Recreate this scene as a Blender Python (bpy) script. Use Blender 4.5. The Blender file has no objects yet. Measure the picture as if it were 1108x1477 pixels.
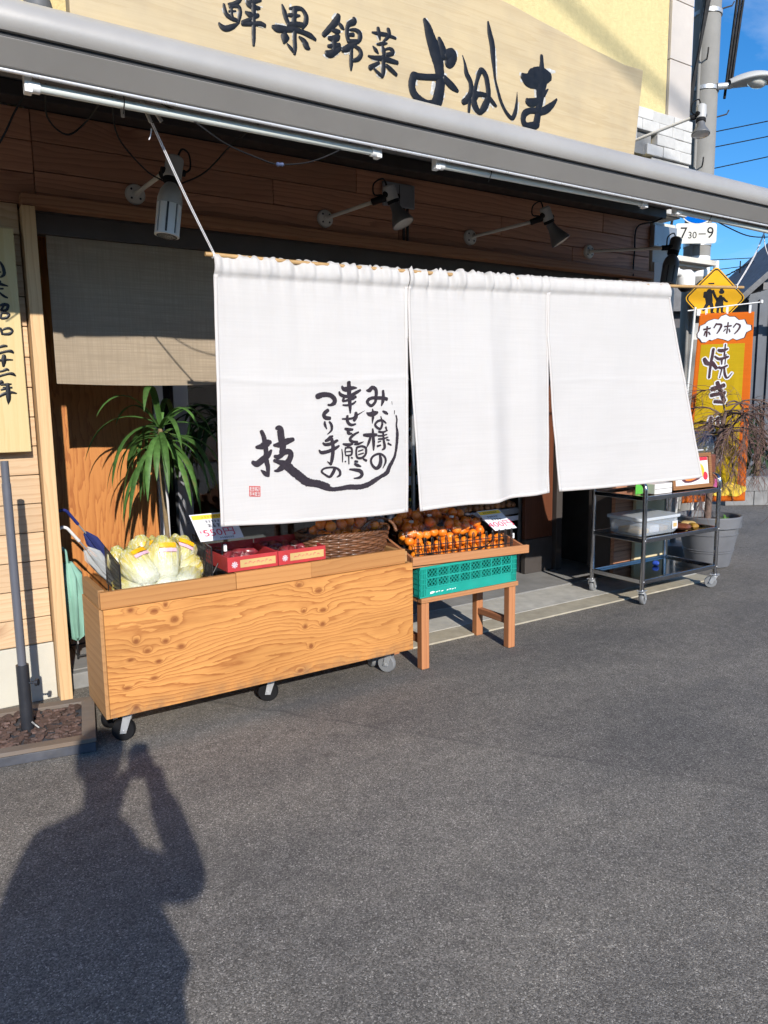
import bpy, bmesh, math, random
from mathutils import Vector, Matrix, noise as mnoise
R = math.radians
random.seed(7)
sc = bpy.context.scene
COL = sc.collection

# ------------------------------------------------------------------ camera
YAW, PITCH, ROLL = R(32.9), R(8.42), R(0.78)
f0 = Vector((math.sin(YAW), math.cos(YAW), 0)); r0 = Vector((math.cos(YAW), -math.sin(YAW), 0)); zz = Vector((0, 0, 1))
fw = f0*math.cos(PITCH) - zz*math.sin(PITCH)
up = f0*math.sin(PITCH) + zz*math.cos(PITCH)
cr = r0*math.cos(ROLL) - up*math.sin(ROLL)
cu = r0*math.sin(ROLL) + up*math.cos(ROLL)
cam_d = bpy.data.cameras.new('camera'); cam = bpy.data.objects.new('camera', cam_d); COL.objects.link(cam)
mw = Matrix((( cr.x, cu.x, -fw.x, 0), (cr.y, cu.y, -fw.y, 0), (cr.z, cu.z, -fw.z, 1.5), (0, 0, 0, 1)))
cam.matrix_world = mw
cam_d.sensor_fit = 'VERTICAL'; cam_d.sensor_height = 36; cam_d.lens = 1078/1477*36
cam_d.clip_start = 0.02; cam_d.clip_end = 800
sc.camera = cam

# ------------------------------------------------------------------ sky, sun, exposure
SUN_EL, SUN_AZ = R(26), R(13)
world = bpy.data.worlds.new('World'); sc.world = world; world.use_nodes = True
nt = world.node_tree; nt.nodes.clear()
wo = nt.nodes.new('ShaderNodeOutputWorld'); bg = nt.nodes.new('ShaderNodeBackground'); sky = nt.nodes.new('ShaderNodeTexSky')
sky.sky_type = 'NISHITA'; sky.sun_disc = False; sky.sun_elevation = SUN_EL; sky.sun_rotation = math.pi + SUN_AZ
sky.air_density = 1.0; sky.dust_density = 0.1; sky.ozone_density = 6.0; sky.altitude = 100
bg.inputs['Strength'].default_value = 0.15
tc = nt.nodes.new('ShaderNodeTexCoord'); mp = nt.nodes.new('ShaderNodeMapping'); mp.inputs['Scale'].default_value = (1, 1, 2.6)
cn = nt.nodes.new('ShaderNodeTexNoise'); cn.inputs['Scale'].default_value = 2.6; cn.inputs['Detail'].default_value = 9; cn.inputs['Roughness'].default_value = 0.6
cn.inputs['Distortion'].default_value = 0.5
cmr = nt.nodes.new('ShaderNodeMapRange'); cmr.inputs[1].default_value = 0.46; cmr.inputs[2].default_value = 0.76; cmr.inputs[3].default_value = 0; cmr.inputs[4].default_value = 0.42
cmx = nt.nodes.new('ShaderNodeMixRGB'); cmx.inputs[2].default_value = (6.0, 6.3, 6.8, 1)
nt.links.new(tc.outputs['Generated'], mp.inputs['Vector']); nt.links.new(mp.outputs[0], cn.inputs['Vector']); nt.links.new(cn.outputs['Fac'], cmr.inputs[0])
hs = nt.nodes.new('ShaderNodeHueSaturation'); hs.inputs['Saturation'].default_value = 1.2; hs.inputs['Hue'].default_value = 0.50; nt.links.new(sky.outputs[0], hs.inputs['Color'])
nt.links.new(cmr.outputs[0], cmx.inputs[0]); nt.links.new(hs.outputs[0], cmx.inputs[1]); nt.links.new(cmx.outputs[0], bg.inputs['Color'])
nt.links.new(bg.outputs[0], wo.inputs['Surface'])
sun_d = bpy.data.lights.new('sun', 'SUN'); sun = bpy.data.objects.new('sun', sun_d); COL.objects.link(sun)
sun_d.energy = 4.8; sun_d.angle = R(0.53); sun_d.color = (1.0, 0.94, 0.86)
SD = Vector((math.sin(SUN_AZ)*math.cos(SUN_EL), math.cos(SUN_AZ)*math.cos(SUN_EL), -math.sin(SUN_EL)))
sun.rotation_euler = SD.to_track_quat('-Z', 'Y').to_euler(); sun.location = -SD*20
sc.view_settings.view_transform = 'Standard'; sc.view_settings.look = 'None'; sc.view_settings.gamma = 1; sc.view_settings.exposure = 0.33
sc.view_settings.use_curve_mapping = False
sc.render.engine = 'CYCLES'; sc.cycles.max_bounces = 5; sc.cycles.diffuse_bounces = 3; sc.cycles.glossy_bounces = 2; sc.cycles.use_adaptive_sampling = True; sc.cycles.adaptive_threshold = 0.035; sc.cycles.transparent_max_bounces = 10; sc.cycles.caustics_reflective = False; sc.cycles.caustics_refractive = False; sc.cycles.use_denoising = True

# ------------------------------------------------------------------ helpers
WOFF = {}
def prop(o, label=None, cat=None, group=None, kind=None):
    if label: o['label'] = label
    if cat: o['category'] = cat
    if group: o['group'] = group
    if kind: o['kind'] = kind
    return o
def thing(name, label, cat, loc=(0, 0, 0), group=None, rot=(0, 0, 0), local=False):
    o = bpy.data.objects.new(name, None); COL.objects.link(o); o.location = loc; o.rotation_euler = rot
    o.empty_display_size = 0.05
    prop(o, label, cat, group)
    WOFF[o.name] = Vector((0, 0, 0)) if local else Vector(loc)
    return o
def struct_root(name, loc=(0, 0, 0)):
    o = thing(name, None, None, loc); o['kind'] = 'structure'; return o
def frame_axes(d):
    d = Vector(d).normalized(); a = Vector((0, 0, 1)) if abs(d.z) < 0.95 else Vector((1, 0, 0))
    u = d.cross(a).normalized(); return u, u.cross(d).normalized()
def catmull(pts, n=6):
    pts = [Vector(p) for p in pts]; out = []
    for i in range(len(pts)-1):
        p0, p1, p2, p3 = pts[max(i-1, 0)], pts[i], pts[i+1], pts[min(i+2, len(pts)-1)]
        for k in range(n):
            t = k/n
            out.append(0.5*((2*p1)+(p2-p0)*t+(2*p0-5*p1+4*p2-p3)*t*t+(3*p1-p0-3*p2+p3)*t**3))
    out.append(pts[-1]); return out
class MB:
    def __init__(s): s.v = []; s.f = []
    def add(s, vs, fs):
        b = len(s.v); s.v += [Vector(q) for q in vs]; s.f += [tuple(i+b for i in q) for q in fs]; return s
    def box(s, x0, x1, y0, y1, z0, z1, M=None):
        vs = [Vector((x, y, z)) for z in (z0, z1) for y in (y0, y1) for x in (x0, x1)]
        if M: vs = [M @ q for q in vs]
        return s.add(vs, [(0, 2, 3, 1), (4, 5, 7, 6), (0, 1, 5, 4), (2, 6, 7, 3), (0, 4, 6, 2), (1, 3, 7, 5)])
    def beam(s, p0, p1, w, h, upv=(0, 0, 1)):
        p0, p1 = Vector(p0), Vector(p1); d = (p1-p0).normalized(); u = Vector(upv); a = d.cross(u).normalized(); u = a.cross(d)
        vs = [p + a*i*w/2 + u*j*h/2 for p in (p0, p1) for j in (-1, 1) for i in (-1, 1)]
        return s.add(vs, [(0, 1, 3, 2), (4, 6, 7, 5), (0, 4, 5, 1), (2, 3, 7, 6), (0, 2, 6, 4), (1, 5, 7, 3)])
    def tube(s, pts, r, n=8, cap=True):
        pts = [Vector(p) for p in pts]; m = len(pts); rs = r if isinstance(r, (list, tuple)) else [r]*m
        b = len(s.v); u = None
        for i, p in enumerate(pts):
            d = (pts[min(i+1, m-1)]-pts[max(i-1, 0)])
            if d.length < 1e-9: d = Vector((0, 0, 1))
            d.normalize()
            if u is None: u, w = frame_axes(d)
            else:
                u = u - d*u.dot(d)
                if u.length < 1e-6: u, w = frame_axes(d)
                u.normalize()
            w = d.cross(u)
            for k in range(n):
                a = 2*math.pi*k/n; s.v.append(p + (u*math.cos(a)+w*math.sin(a))*rs[i])
        for i in range(m-1):
            for k in range(n):
                k2 = (k+1) % n; s.f.append((b+i*n+k, b+i*n+k2, b+(i+1)*n+k2, b+(i+1)*n+k))
        if cap:
            s.f.append(tuple(b+k for k in range(n))[::-1]); s.f.append(tuple(b+(m-1)*n+k for k in range(n)))
        return s
    def cyl(s, p0, p1, r0, r1=None, n=20): return s.tube([p0, p1], [r0, r0 if r1 is None else r1], n)
    def loopt(s, pts, r, n=6):
        pts = [Vector(p) for p in pts]; return s.tube(pts+[pts[0], pts[1]], r, n, cap=False)
    def lathe(s, prof, o=(0, 0, 0), d=(0, 0, 1), n=24, sx=1, sy=1):
        o = Vector(o); d = Vector(d).normalized(); u, w = frame_axes(d)
        if abs(d.z) > 0.999: u, w = Vector((1, 0, 0)), Vector((0, 1, 0))
        b = len(s.v); m = len(prof)
        for r, h in prof:
            for k in range(n):
                a = 2*math.pi*k/n; s.v.append(o + d*h + (u*math.cos(a)*sx+w*math.sin(a)*sy)*r)
        for i in range(m-1):
            for k in range(n):
                k2 = (k+1) % n; s.f.append((b+i*n+k, b+i*n+k2, b+(i+1)*n+k2, b+(i+1)*n+k))
        s.f.append(tuple(b+k for k in range(n))[::-1]); s.f.append(tuple(b+(m-1)*n+k for k in range(n)))
        return s
    def prism(s, poly, fn, t0, t1):
        n = len(poly); b = len(s.v)
        for t in (t0, t1):
            for a, c in poly: s.v.append(Vector(fn(a, c, t)))
        s.f.append(tuple(b+i for i in range(n))); s.f.append(tuple(b+n+i for i in range(n))[::-1])
        for i in range(n):
            j = (i+1) % n; s.f.append((b+i, b+n+i, b+n+j, b+j))
        return s
    def grid(s, nu, nv, fn):
        b = len(s.v)
        for j in range(nv+1):
            for i in range(nu+1): s.v.append(Vector(fn(i/nu, j/nv)))
        for j in range(nv):
            for i in range(nu):
                a = b+j*(nu+1)+i; s.f.append((a, a+1, a+nu+2, a+nu+1))
        return s
    def mesh(s, name, off=Vector((0, 0, 0)), smooth=None):
        me = bpy.data.meshes.new(name); me.from_pydata([tuple(q-off) for q in s.v], [], s.f)
        bm = bmesh.new(); bm.from_mesh(me); bmesh.ops.recalc_face_normals(bm, faces=bm.faces); bm.to_mesh(me); bm.free()
        if smooth is not None:
            me.shade_smooth(); me.set_sharp_from_angle(angle=R(smooth))
        return me
    def build(s, name, mat, parent=None, bevel=0, smooth=None, label=None, cat=None, group=None, kind=None, base=None, seg=2):
        if parent is not None:
            off = WOFF.get(parent.name, Vector((0, 0, 0)))
        else:
            if base is None:
                xs = [q.x for q in s.v]; ys = [q.y for q in s.v]; zs = [q.z for q in s.v]
                base = ((min(xs)+max(xs))/2, (min(ys)+max(ys))/2, min(zs))
            off = Vector(base)
        o = bpy.data.objects.new(name, s.mesh(name, off, smooth)); COL.objects.link(o)
        o.data.materials.append(mat)
        if parent is not None:
            o.parent = parent
        else: o.location = off
        WOFF[o.name] = off
        if bevel:
            m = o.modifiers.new('bevel', 'BEVEL'); m.width = bevel; m.segments = seg; m.limit_method = 'ANGLE'; m.angle_limit = R(40); m.harden_normals = False
        prop(o, label, cat, group, kind)
        return o
def place(me, name, mat, parent, loc=(0, 0, 0), rot=(0, 0, 0), scale=(1, 1, 1)):
    o = bpy.data.objects.new(name, me); COL.objects.link(o); o.parent = parent; o.location = loc; o.rotation_euler = rot; o.scale = scale
    if not me.materials: me.materials.append(mat)
    WOFF[o.name] = Vector((0, 0, 0))
    return o
def copy_tree(o, parent=None):
    c = o.copy(); COL.objects.link(c); c.parent = parent; WOFF[c.name] = WOFF.get(o.name, Vector((0, 0, 0)))
    for ch in list(o.children): copy_tree(ch, c)
    return c
def text_obj(body, size, name, mat, parent, Mx, extrude=0.0006, sx=1.0):
    cu_ = bpy.data.curves.new('t', 'FONT'); cu_.body = body; cu_.size = size; cu_.align_x = 'CENTER'; cu_.align_y = 'CENTER'; cu_.extrude = extrude; cu_.resolution_u = 3
    t = bpy.data.objects.new('t', cu_); COL.objects.link(t)
    dg = bpy.context.evaluated_depsgraph_get(); me = bpy.data.meshes.new_from_object(t.evaluated_get(dg)); bpy.data.objects.remove(t); bpy.data.curves.remove(cu_)
    off = WOFF.get(parent.name, Vector((0, 0, 0)))
    for q in me.vertices:
        q.co = (Mx @ Vector((q.co.x*sx, q.co.y, q.co.z))) - off
    o = bpy.data.objects.new(name, me); COL.objects.link(o); o.parent = parent; me.materials.clear(); me.materials.append(mat); WOFF[o.name] = off
    return o
def ink(mb, strokes, mapf, h0=0.0015, dome=0.0, step=0.00025, jit=0.05, n=5, rnd=None, ext=0.3):
    """brush strokes [[a,b,w,...]] in 0.1 mm on a surface; mapf(a,b,h) -> point"""
    rnd = rnd or random
    ts = [-1, -0.55, 0, 0.55, 1]
    for k, st in enumerate(strokes):
        p = [Vector((st[i]/1e4, st[i+1]/1e4, st[i+2]/1e4)) for i in range(0, len(st), 3)]
        d0 = (p[0]-p[1]); d0.z = 0; d1 = (p[-1]-p[-2]); d1.z = 0
        w0, w1 = p[0].z, p[-1].z
        q = catmull(p, n)
        if d0.length > 0: d0.normalize(); q = [Vector((p[0].x+d0.x*w0*ext, p[0].y+d0.y*w0*ext, w0*0.25)), Vector((p[0].x+d0.x*w0*ext*.7, p[0].y+d0.y*w0*ext*.7, w0*0.75))]+q
        if d1.length > 0: d1.normalize(); q = q+[Vector((p[-1].x+d1.x*w1*ext*.7, p[-1].y+d1.y*w1*ext*.7, w1*0.75)), Vector((p[-1].x+d1.x*w1*ext, p[-1].y+d1.y*w1*ext, w1*0.25))]
        b = len(mb.v); m = len(q)
        for i in range(m):
            t = q[min(i+1, m-1)]-q[max(i-1, 0)]; t.z = 0
            if t.length < 1e-9: t = Vector((1, 0, 0))
            t.normalize(); nx, ny = -t.y, t.x
            w = max(q[i].z, 0.0006)*0.5
            jl, jr = 1+rnd.uniform(-jit, jit), 1+rnd.uniform(-jit, jit)
            for s_ in ts:
                ww = w*s_*(jl if s_ < 0 else jr)
                mb.v.append(Vector(mapf(q[i].x+nx*ww, q[i].y+ny*ww, h0+k*step+dome*min(1, w/0.02)*(1-s_*s_))))
        for i in range(m-1):
            for j in range(4):
                a = b+i*5+j; mb.f.append((a, a+1, a+6, a+5))
    return mb

# ------------------------------------------------------------------ materials
class NT:
    def __init__(s, name):
        s.m = bpy.data.materials.new(name); s.m.use_nodes = True; s.t = s.m.node_tree; s.t.nodes.clear()
        s.out = s.n('ShaderNodeOutputMaterial'); s.b = s.n('ShaderNodeBsdfPrincipled'); s.l(s.b.outputs[0], s.out.inputs[0])
        s.tc = s.n('ShaderNodeTexCoord')
    def n(s, t): return s.t.nodes.new(t)
    def l(s, a, b): s.t.links.new(a, b)
    def val(s, sock, v):
        if isinstance(v, bpy.types.NodeSocket): s.l(v, sock)
        else: sock.default_value = v
    def math(s, op, a, b=0.0, c=0.0):
        n = s.n('ShaderNodeMath'); n.operation = op; s.val(n.inputs[0], a); s.val(n.inputs[1], b); s.val(n.inputs[2], c); return n.outputs[0]
    def vm(s, op, a, b=(0, 0, 0)):
        n = s.n('ShaderNodeVectorMath'); n.operation = op; s.val(n.inputs[0], a); s.val(n.inputs[1], b)
        return n.outputs['Value'] if op in ('DOT_PRODUCT', 'LENGTH', 'DISTANCE') else n.outputs[0]
    def noise(s, vec, scale, detail=4, rough=0.55, dist=0, w=None):
        n = s.n('ShaderNodeTexNoise')
        if w is not None: n.noise_dimensions = '4D'; s.val(n.inputs['W'], w)
        s.l(vec, n.inputs['Vector']); n.inputs['Scale'].default_value = scale; n.inputs['Detail'].default_value = detail; n.inputs['Roughness'].default_value = rough; n.inputs['Distortion'].default_value = dist
        return n.outputs['Fac']
    def voro(s, vec, scale, feat='F1', out='Distance', rnd=1):
        n = s.n('ShaderNodeTexVoronoi'); n.feature = feat; s.l(vec, n.inputs['Vector']); n.inputs['Scale'].default_value = scale; n.inputs['Randomness'].default_value = rnd
        return n.outputs[out]
    def rng(s, v, a, b, c=0, d=1):
        n = s.n('ShaderNodeMapRange'); s.val(n.inputs[0], v); n.inputs[1].default_value = a; n.inputs[2].default_value = b; n.inputs[3].default_value = c; n.inputs[4].default_value = d; return n.outputs[0]
    def ramp(s, v, stops):
        n = s.n('ShaderNodeValToRGB'); cr_ = n.color_ramp
        while len(cr_.elements) < len(stops): cr_.elements.new(0.5)
        for e, (p, c) in zip(cr_.elements, stops): e.position = p; e.color = (*c, 1) if len(c) == 3 else c
        s.l(v, n.inputs[0]); return n.outputs[0]
    def mix(s, f, a, b, mode='MIX'):
        n = s.n('ShaderNodeMixRGB'); n.blend_type = mode; s.val(n.inputs[0], f)
        for k, q in ((1, a), (2, b)):
            if isinstance(q, bpy.types.NodeSocket): s.l(q, n.inputs[k])
            else: n.inputs[k].default_value = (*q[:3], 1)
        return n.outputs[0]
    def map(s, vec, loc=(0, 0, 0), scale=(1, 1, 1), rot=(0, 0, 0)):
        n = s.n('ShaderNodeMapping'); s.l(vec, n.inputs[0]); n.inputs['Location'].default_value = loc; n.inputs['Scale'].default_value = scale; n.inputs['Rotation'].default_value = rot; return n.outputs[0]
    def bump(s, h, strength=0.3, dist=0.01, prev=None):
        n = s.n('ShaderNodeBump'); n.inputs['Strength'].default_value = strength; n.inputs['Distance'].default_value = dist; s.l(h, n.inputs['Height'])
        if prev is not None: s.l(prev, n.inputs['Normal'])
        s.l(n.outputs[0], s.b.inputs['Normal']); return n.outputs[0]
    def base(s, c): s.val(s.b.inputs['Base Color'], c if isinstance(c, bpy.types.NodeSocket) else (*c, 1))
    def rough(s, v): s.val(s.b.inputs['Roughness'], v)
    def rand(s):
        n = s.n('ShaderNodeObjectInfo'); return n.outputs['Random']
def lin(r, g, b):
    f = lambda c: (c/255/12.92) if c/255 <= 0.04045 else ((c/255+0.055)/1.055)**2.4
    return (f(r), f(g), f(b))
def mul(c, k): return tuple(min(1, q*k) for q in c)
def MAT(name, c, rough=0.6, metal=0.0, var=0.12, vs=6, bump=0.0, bs=120, dirt=0.0, dirtc=(0.08, 0.07, 0.06), spec=0.5, coat=0.0, randv=0.0):
    t = NT(name); v = t.tc.outputs['Object']
    nz = t.noise(v, vs, 5)
    col = t.mix(t.rng(nz, 0.3, 0.7), mul(c, 1-var), mul(c, 1+var))
    if randv: col = t.mix(1, col, t.mix(t.rand(), (1-randv,)*3, (1+randv,)*3), 'MULTIPLY')
    if dirt:
        dn = t.noise(v, vs*0.7+1.3, 8, 0.65); col = t.mix(t.rng(dn, 0.52, 0.78, 0, dirt), col, dirtc)
    t.base(col); t.b.inputs['Metallic'].default_value = metal; t.b.inputs['Specular IOR Level'].default_value = spec
    t.rough(t.rng(t.noise(v, vs*2.3, 4), 0.3, 0.7, max(0.02, rough-0.08), min(1, rough+0.1)))
    if coat: t.b.inputs['Coat Weight'].default_value = coat; t.b.inputs['Coat Roughness'].default_value = 0.12
    if bump: t.bump(t.noise(v, bs, 3), bump, 0.004)
    return t.m
def WOOD(name, light, dark, ax='X', k=26, wob=2.0, knots=(), rough=0.6, fine=0.25, rnd=True, stretch=0.16, contrast=1.0, grey=0.0, face='XZ', bump=0.25, auto=0.0, tintv=0.12, scuff=0.0, scuff_z=0.16):
    """contour-line wood grain; ax = grain direction; face gives the two axes of the big face"""
    t = NT(name); v = t.tc.outputs['Object']
    sep = t.n('ShaderNodeSeparateXYZ'); t.l(v, sep.inputs[0])
    al = sep.outputs[ax]; ac = sep.outputs[[q for q in face if q != ax][0]]
    w = t.math('MULTIPLY', t.rand(), 37.0) if rnd else 3.7
    s3 = {'X': (stretch, 1, 1), 'Y': (1, stretch, 1), 'Z': (1, 1, stretch)}[ax]
    vm = t.map(v, scale=s3)
    n1 = t.math('MULTIPLY_ADD', t.noise(t.map(v, scale=tuple(q*3 for q in s3)), 14.0, 3, 0.6, 0.0, w=w), 0.10, t.noise(vm, 5.0, 4, 0.52, 0.35, w=w))
    f = t.math('MULTIPLY_ADD', ac, k, t.math('MULTIPLY', n1, wob*4.0))
    kmask = None
    if auto:
        vv = t.n('ShaderNodeTexVoronoi'); vv.voronoi_dimensions = '4D'; t.l(t.map(v, scale={'X': (0.45, 1, 1), 'Y': (1, 0.45, 1), 'Z': (1, 1, 0.45)}[ax]), vv.inputs['Vector']); t.val(vv.inputs['W'], w); vv.inputs['Scale'].default_value = auto
        e = t.math('EXPONENT', t.math('MULTIPLY', t.math('POWER', vv.outputs['Distance'], 2.0), -60.0)); f = t.math('MULTIPLY_ADD', e, 3.0, f); kmask = e
    for (a, c, sa, sc_, amp) in knots:
        cv = {'XZ': (a, 0, c), 'XY': (a, c, 0), 'YZ': (0, a, c)}[face]; iv = {'XZ': (1/sa, 0, 1/sc_), 'XY': (1/sa, 1/sc_, 0), 'YZ': (0, 1/sa, 1/sc_)}[face]
        d = t.vm('MULTIPLY', t.vm('SUBTRACT', v, cv), iv); e = t.math('EXPONENT', t.math('MULTIPLY', t.vm('DOT_PRODUCT', d, d), -1.0))
        f = t.math('MULTIPLY_ADD', e, amp, f)
        if sa < 0.06:
            iv2 = tuple(q*1.25 for q in iv); d2 = t.vm('MULTIPLY', t.vm('SUBTRACT', v, cv), iv2); e2 = t.math('EXPONENT', t.math('MULTIPLY', t.vm('DOT_PRODUCT', d2, d2), -1.0))
            kmask = e2 if kmask is None else t.math('MAXIMUM', kmask, e2)
    fr = t.math('FRACT', f)
    ln = t.ramp(fr, [(0.0, (0, 0, 0)), (0.38, (0.10,)*3), (0.72, (0.45,)*3), (0.90, (1, 1, 1)), (0.96, (0.8,)*3), (1.0, (0, 0, 0))])
    big = t.noise(t.map(v, scale=s3), 3.0, 3, w=w)
    fac = t.math('MULTIPLY', ln, t.rng(big, 0.25, 0.75, 0.35*contrast, contrast))
    fib = t.noise(t.map(v, scale={'X': (2, 160, 160), 'Y': (160, 2, 160), 'Z': (160, 160, 2)}[ax]), 1.0, 3, w=w)
    col = t.mix(fac, light, dark)
    col = t.mix(t.rng(fib, 0.3, 0.7, 0, fine), col, mul(dark, 0.9))
    if kmask is not None: col = t.mix(t.rng(kmask, 0.25, 0.9, 0, 0.8), col, (dark[0]*0.62, dark[1]*0.5, dark[2]*0.5))
    if grey: col = t.mix(t.rng(t.noise(v, 3.5, 6, 0.6, w=w), 0.4, 0.7, 0, grey), col, (0.16, 0.15, 0.145))
    tint = t.mix(t.rand() if rnd else 0.5, (1-tintv,)*3, (1+tintv,)*3); col = t.mix(1, col, tint, 'MULTIPLY')
    if scuff:
        sn = t.noise(t.map(v, scale=(1, 1, 3) if ax == 'X' else (3, 3, 1)), 5.0, 8, 0.7, w=w); col = t.mix(t.rng(sn, 0.58, 0.74, 0, scuff), col, mul(light, 0.62)); lo = t.math('MULTIPLY', t.rng(sep.outputs['Z'], scuff_z+0.07, scuff_z), t.rng(t.noise(v, 11, 6, 0.7), 0.38, 0.66, 0, 0.65)); col = t.mix(lo, col, (0.12, 0.085, 0.06))
        wn = t.noise(t.map(v, scale=(0.7, 0.7, 2)), 2.3, 4, 0.6); col = t.mix(1, col, t.mix(t.rng(wn, 0.3, 0.7), (0.86, 0.84, 0.80), (1.12, 1.12, 1.12)), 'MULTIPLY')
    t.base(col); t.rough(t.rng(fib, 0.2, 0.8, rough-0.06, rough+0.1)); t.b.inputs['Specular IOR Level'].default_value = 0.35
    t.bump(t.math('MULTIPLY_ADD', ln, -0.5, fib), bump, 0.0015)
    return t.m
# ---- surface materials
def asphalt():
    t = NT('asphalt'); v = t.tc.outputs['Object']
    a = t.voro(v, 260, 'F1', 'Color'); sepa = t.n('ShaderNodeSeparateColor'); t.l(a, sepa.inputs[0])
    c1 = t.ramp(sepa.outputs[0], [(0, (0.078, 0.073, 0.066)), (0.5, (0.148, 0.138, 0.126)), (0.86, (0.208, 0.194, 0.176)), (0.955, (0.275, 0.258, 0.234)), (1, (0.40, 0.375, 0.34))])
    b = t.voro(v, 60, 'F1', 'Color'); sepb = t.n('ShaderNodeSeparateColor'); t.l(b, sepb.inputs[0])
    st = t.math('MULTIPLY', t.rng(sepb.outputs[1], 0.93, 0.95), t.rng(t.voro(v, 60), 0.30, 0.22))
    c1 = t.mix(t.math('MULTIPLY', st, 0.4), c1, (0.42, 0.40, 0.37))
    dk = t.math('MULTIPLY', t.rng(sepb.outputs[2], 0.90, 0.93), t.rng(t.voro(v, 60), 0.34, 0.24)); c1 = t.mix(t.math('MULTIPLY', dk, 0.7), c1, (0.08, 0.075, 0.07))
    big = t.noise(t.map(v, scale=(0.8, 1.6, 1)), 1.1, 4, 0.6); c1 = t.mix(1, c1, t.mix(t.rng(big, 0.32, 0.68), (0.78, 0.78, 0.79), (1.2, 1.17, 1.12)), 'MULTIPLY')
    mid = t.noise(v, 14, 2, 0.6); c1 = t.mix(1, c1, t.mix(t.rng(mid, 0.3, 0.7), (0.88,)*3, (1.12,)*3), 'MULTIPLY')
    # darker worn tracks in front of the wagon and faint oil spots
    tr = t.noise(t.map(v, rot=(0, 0, R(-14)), scale=(0.5, 5.0, 1)), 1.2, 3, 0.6); c1 = t.mix(t.rng(tr, 0.60, 0.72, 0, 0.35), c1, (0.12, 0.113, 0.108))
    # seam between the older pavement and a darker later patch, plus grit swept against the shopfront
    sp = t.n('ShaderNodeSeparateXYZ'); t.l(v, sp.inputs[0])
    d = t.math('ADD', t.math('MULTIPLY_ADD', sp.outputs['X'], 0.814, t.math('MULTIPLY', sp.outputs['Y'], 0.579)), t.math('MULTIPLY_ADD', t.noise(v, 7, 3, 0.7), 0.10, -3.087))
    c1 = t.mix(1, c1, t.mix(t.rng(d, -0.015, 0.03), (1.03, 1.03, 1.02), (0.92, 0.92, 0.92)), 'MULTIPLY')
    ln_ = t.math('EXPONENT', t.math('MULTIPLY', t.math('POWER', t.math('DIVIDE', d, 0.012), 2.0), -1.0)); c1 = t.mix(t.math('MULTIPLY', ln_, t.rng(t.noise(v, 3, 3), 0.35, 0.6, 0.1, 0.6)), c1, (0.05, 0.048, 0.046))
    gr = t.math('MULTIPLY', t.rng(sp.outputs['Y'], 3.25, 3.62), t.rng(t.noise(v, 16, 3, 0.7), 0.45, 0.7, 0, 0.4)); c1 = t.mix(gr, c1, (0.22, 0.20, 0.165))
    rp = t.noise(t.map(v, loc=(3, 1, 0)), 0.55, 4, 0.65, 0.8); c1 = t.mix(t.rng(rp, 0.56, 0.66, 0, 0.28), c1, (0.085, 0.08, 0.076))
    t.base(c1); t.rough(0.86); t.b.inputs['Specular IOR Level'].default_value = 0.3
    h = t.math('MULTIPLY', t.voro(v, 260), -1.0)
    t.bump(h, 0.55, 0.002); return t.m
M_ASPH = asphalt()
def concrete(name, c, sc_=9):
    t = NT(name); v = t.tc.outputs['Object']; n = t.noise(v, sc_, 8, 0.65); n2 = t.noise(v, 1.7, 5, 0.6)
    c1 = t.mix(t.rng(n, 0.3, 0.7), mul(c, 0.78), mul(c, 1.15)); c1 = t.mix(t.rng(n2, 0.5, 0.75, 0, 0.45), c1, mul(c, 0.55))
    t.base(c1); t.rough(0.82); t.bump(t.noise(v, 170, 5, 0.7), 0.35, 0.003); return t.m
M_CONC = concrete('step_concrete', (0.46, 0.445, 0.40)); M_CONC2 = concrete('grey_concrete', (0.22, 0.22, 0.215)); M_KERB = concrete('kerb_face', (0.40, 0.36, 0.275))
M_FLOOR = concrete('shop_floor', (0.24, 0.237, 0.23), 6)
def stucco():
    t = NT('yellow_stucco'); v = t.tc.outputs['Object']; c = (0.60, 0.49, 0.24)
    c1 = t.mix(t.rng(t.noise(v, 26, 6, 0.7), 0.3, 0.7), mul(c, 0.9), mul(c, 1.1)); c1 = t.mix(t.rng(t.noise(t.map(v, scale=(2.5, 1, 0.35)), 2.1, 6, 0.6), 0.5, 0.75, 0, 0.3), c1, mul(c, 0.72))
    t.base(c1); t.rough(0.9); t.bump(t.noise(v, 75, 5, 0.65), 0.9, 0.008); return t.m
M_STUCCO = stucco()
M_CREAM = MAT('cream_render', (0.58, 0.55, 0.48), 0.85, var=0.08, bump=0.3, bs=90, dirt=0.3, dirtc=(0.3, 0.28, 0.24))
M_TILE = MAT('pale_wall_tile', (0.50, 0.45, 0.40), 0.55, var=0.08, vs=3, bump=0.15, dirt=0.25, dirtc=(0.28, 0.26, 0.24), randv=0.05)
M_STONE = MAT('white_stone', (0.50, 0.49, 0.465), 0.8, var=0.1, vs=9, bump=0.8, bs=35, dirt=0.35, dirtc=(0.35, 0.34, 0.32), randv=0.08)
M_JOINT = MAT('mortar_joint', (0.30, 0.29, 0.27), 0.9, bump=0.3)
M_BASEC = MAT('cream_base_panel', (0.58, 0.49, 0.30), 0.7, var=0.08, dirt=0.2, dirtc=(0.34, 0.28, 0.18))
M_SKIRT = MAT('white_painted_base', (0.50, 0.475, 0.40), 0.7, var=0.05, bump=0.15, dirt=0.25, dirtc=(0.34, 0.31, 0.25))
M_GREYSK = MAT('grey_base', (0.30, 0.32, 0.31), 0.7, var=0.08, dirt=0.2)
M_PLANK = WOOD('cladding_plank', (0.60, 0.43, 0.265), (0.42, 0.25, 0.13), 'X', k=30, wob=1.6, auto=2.6, rough=0.72, contrast=0.75, fine=0.3, tintv=0.14)
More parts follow.
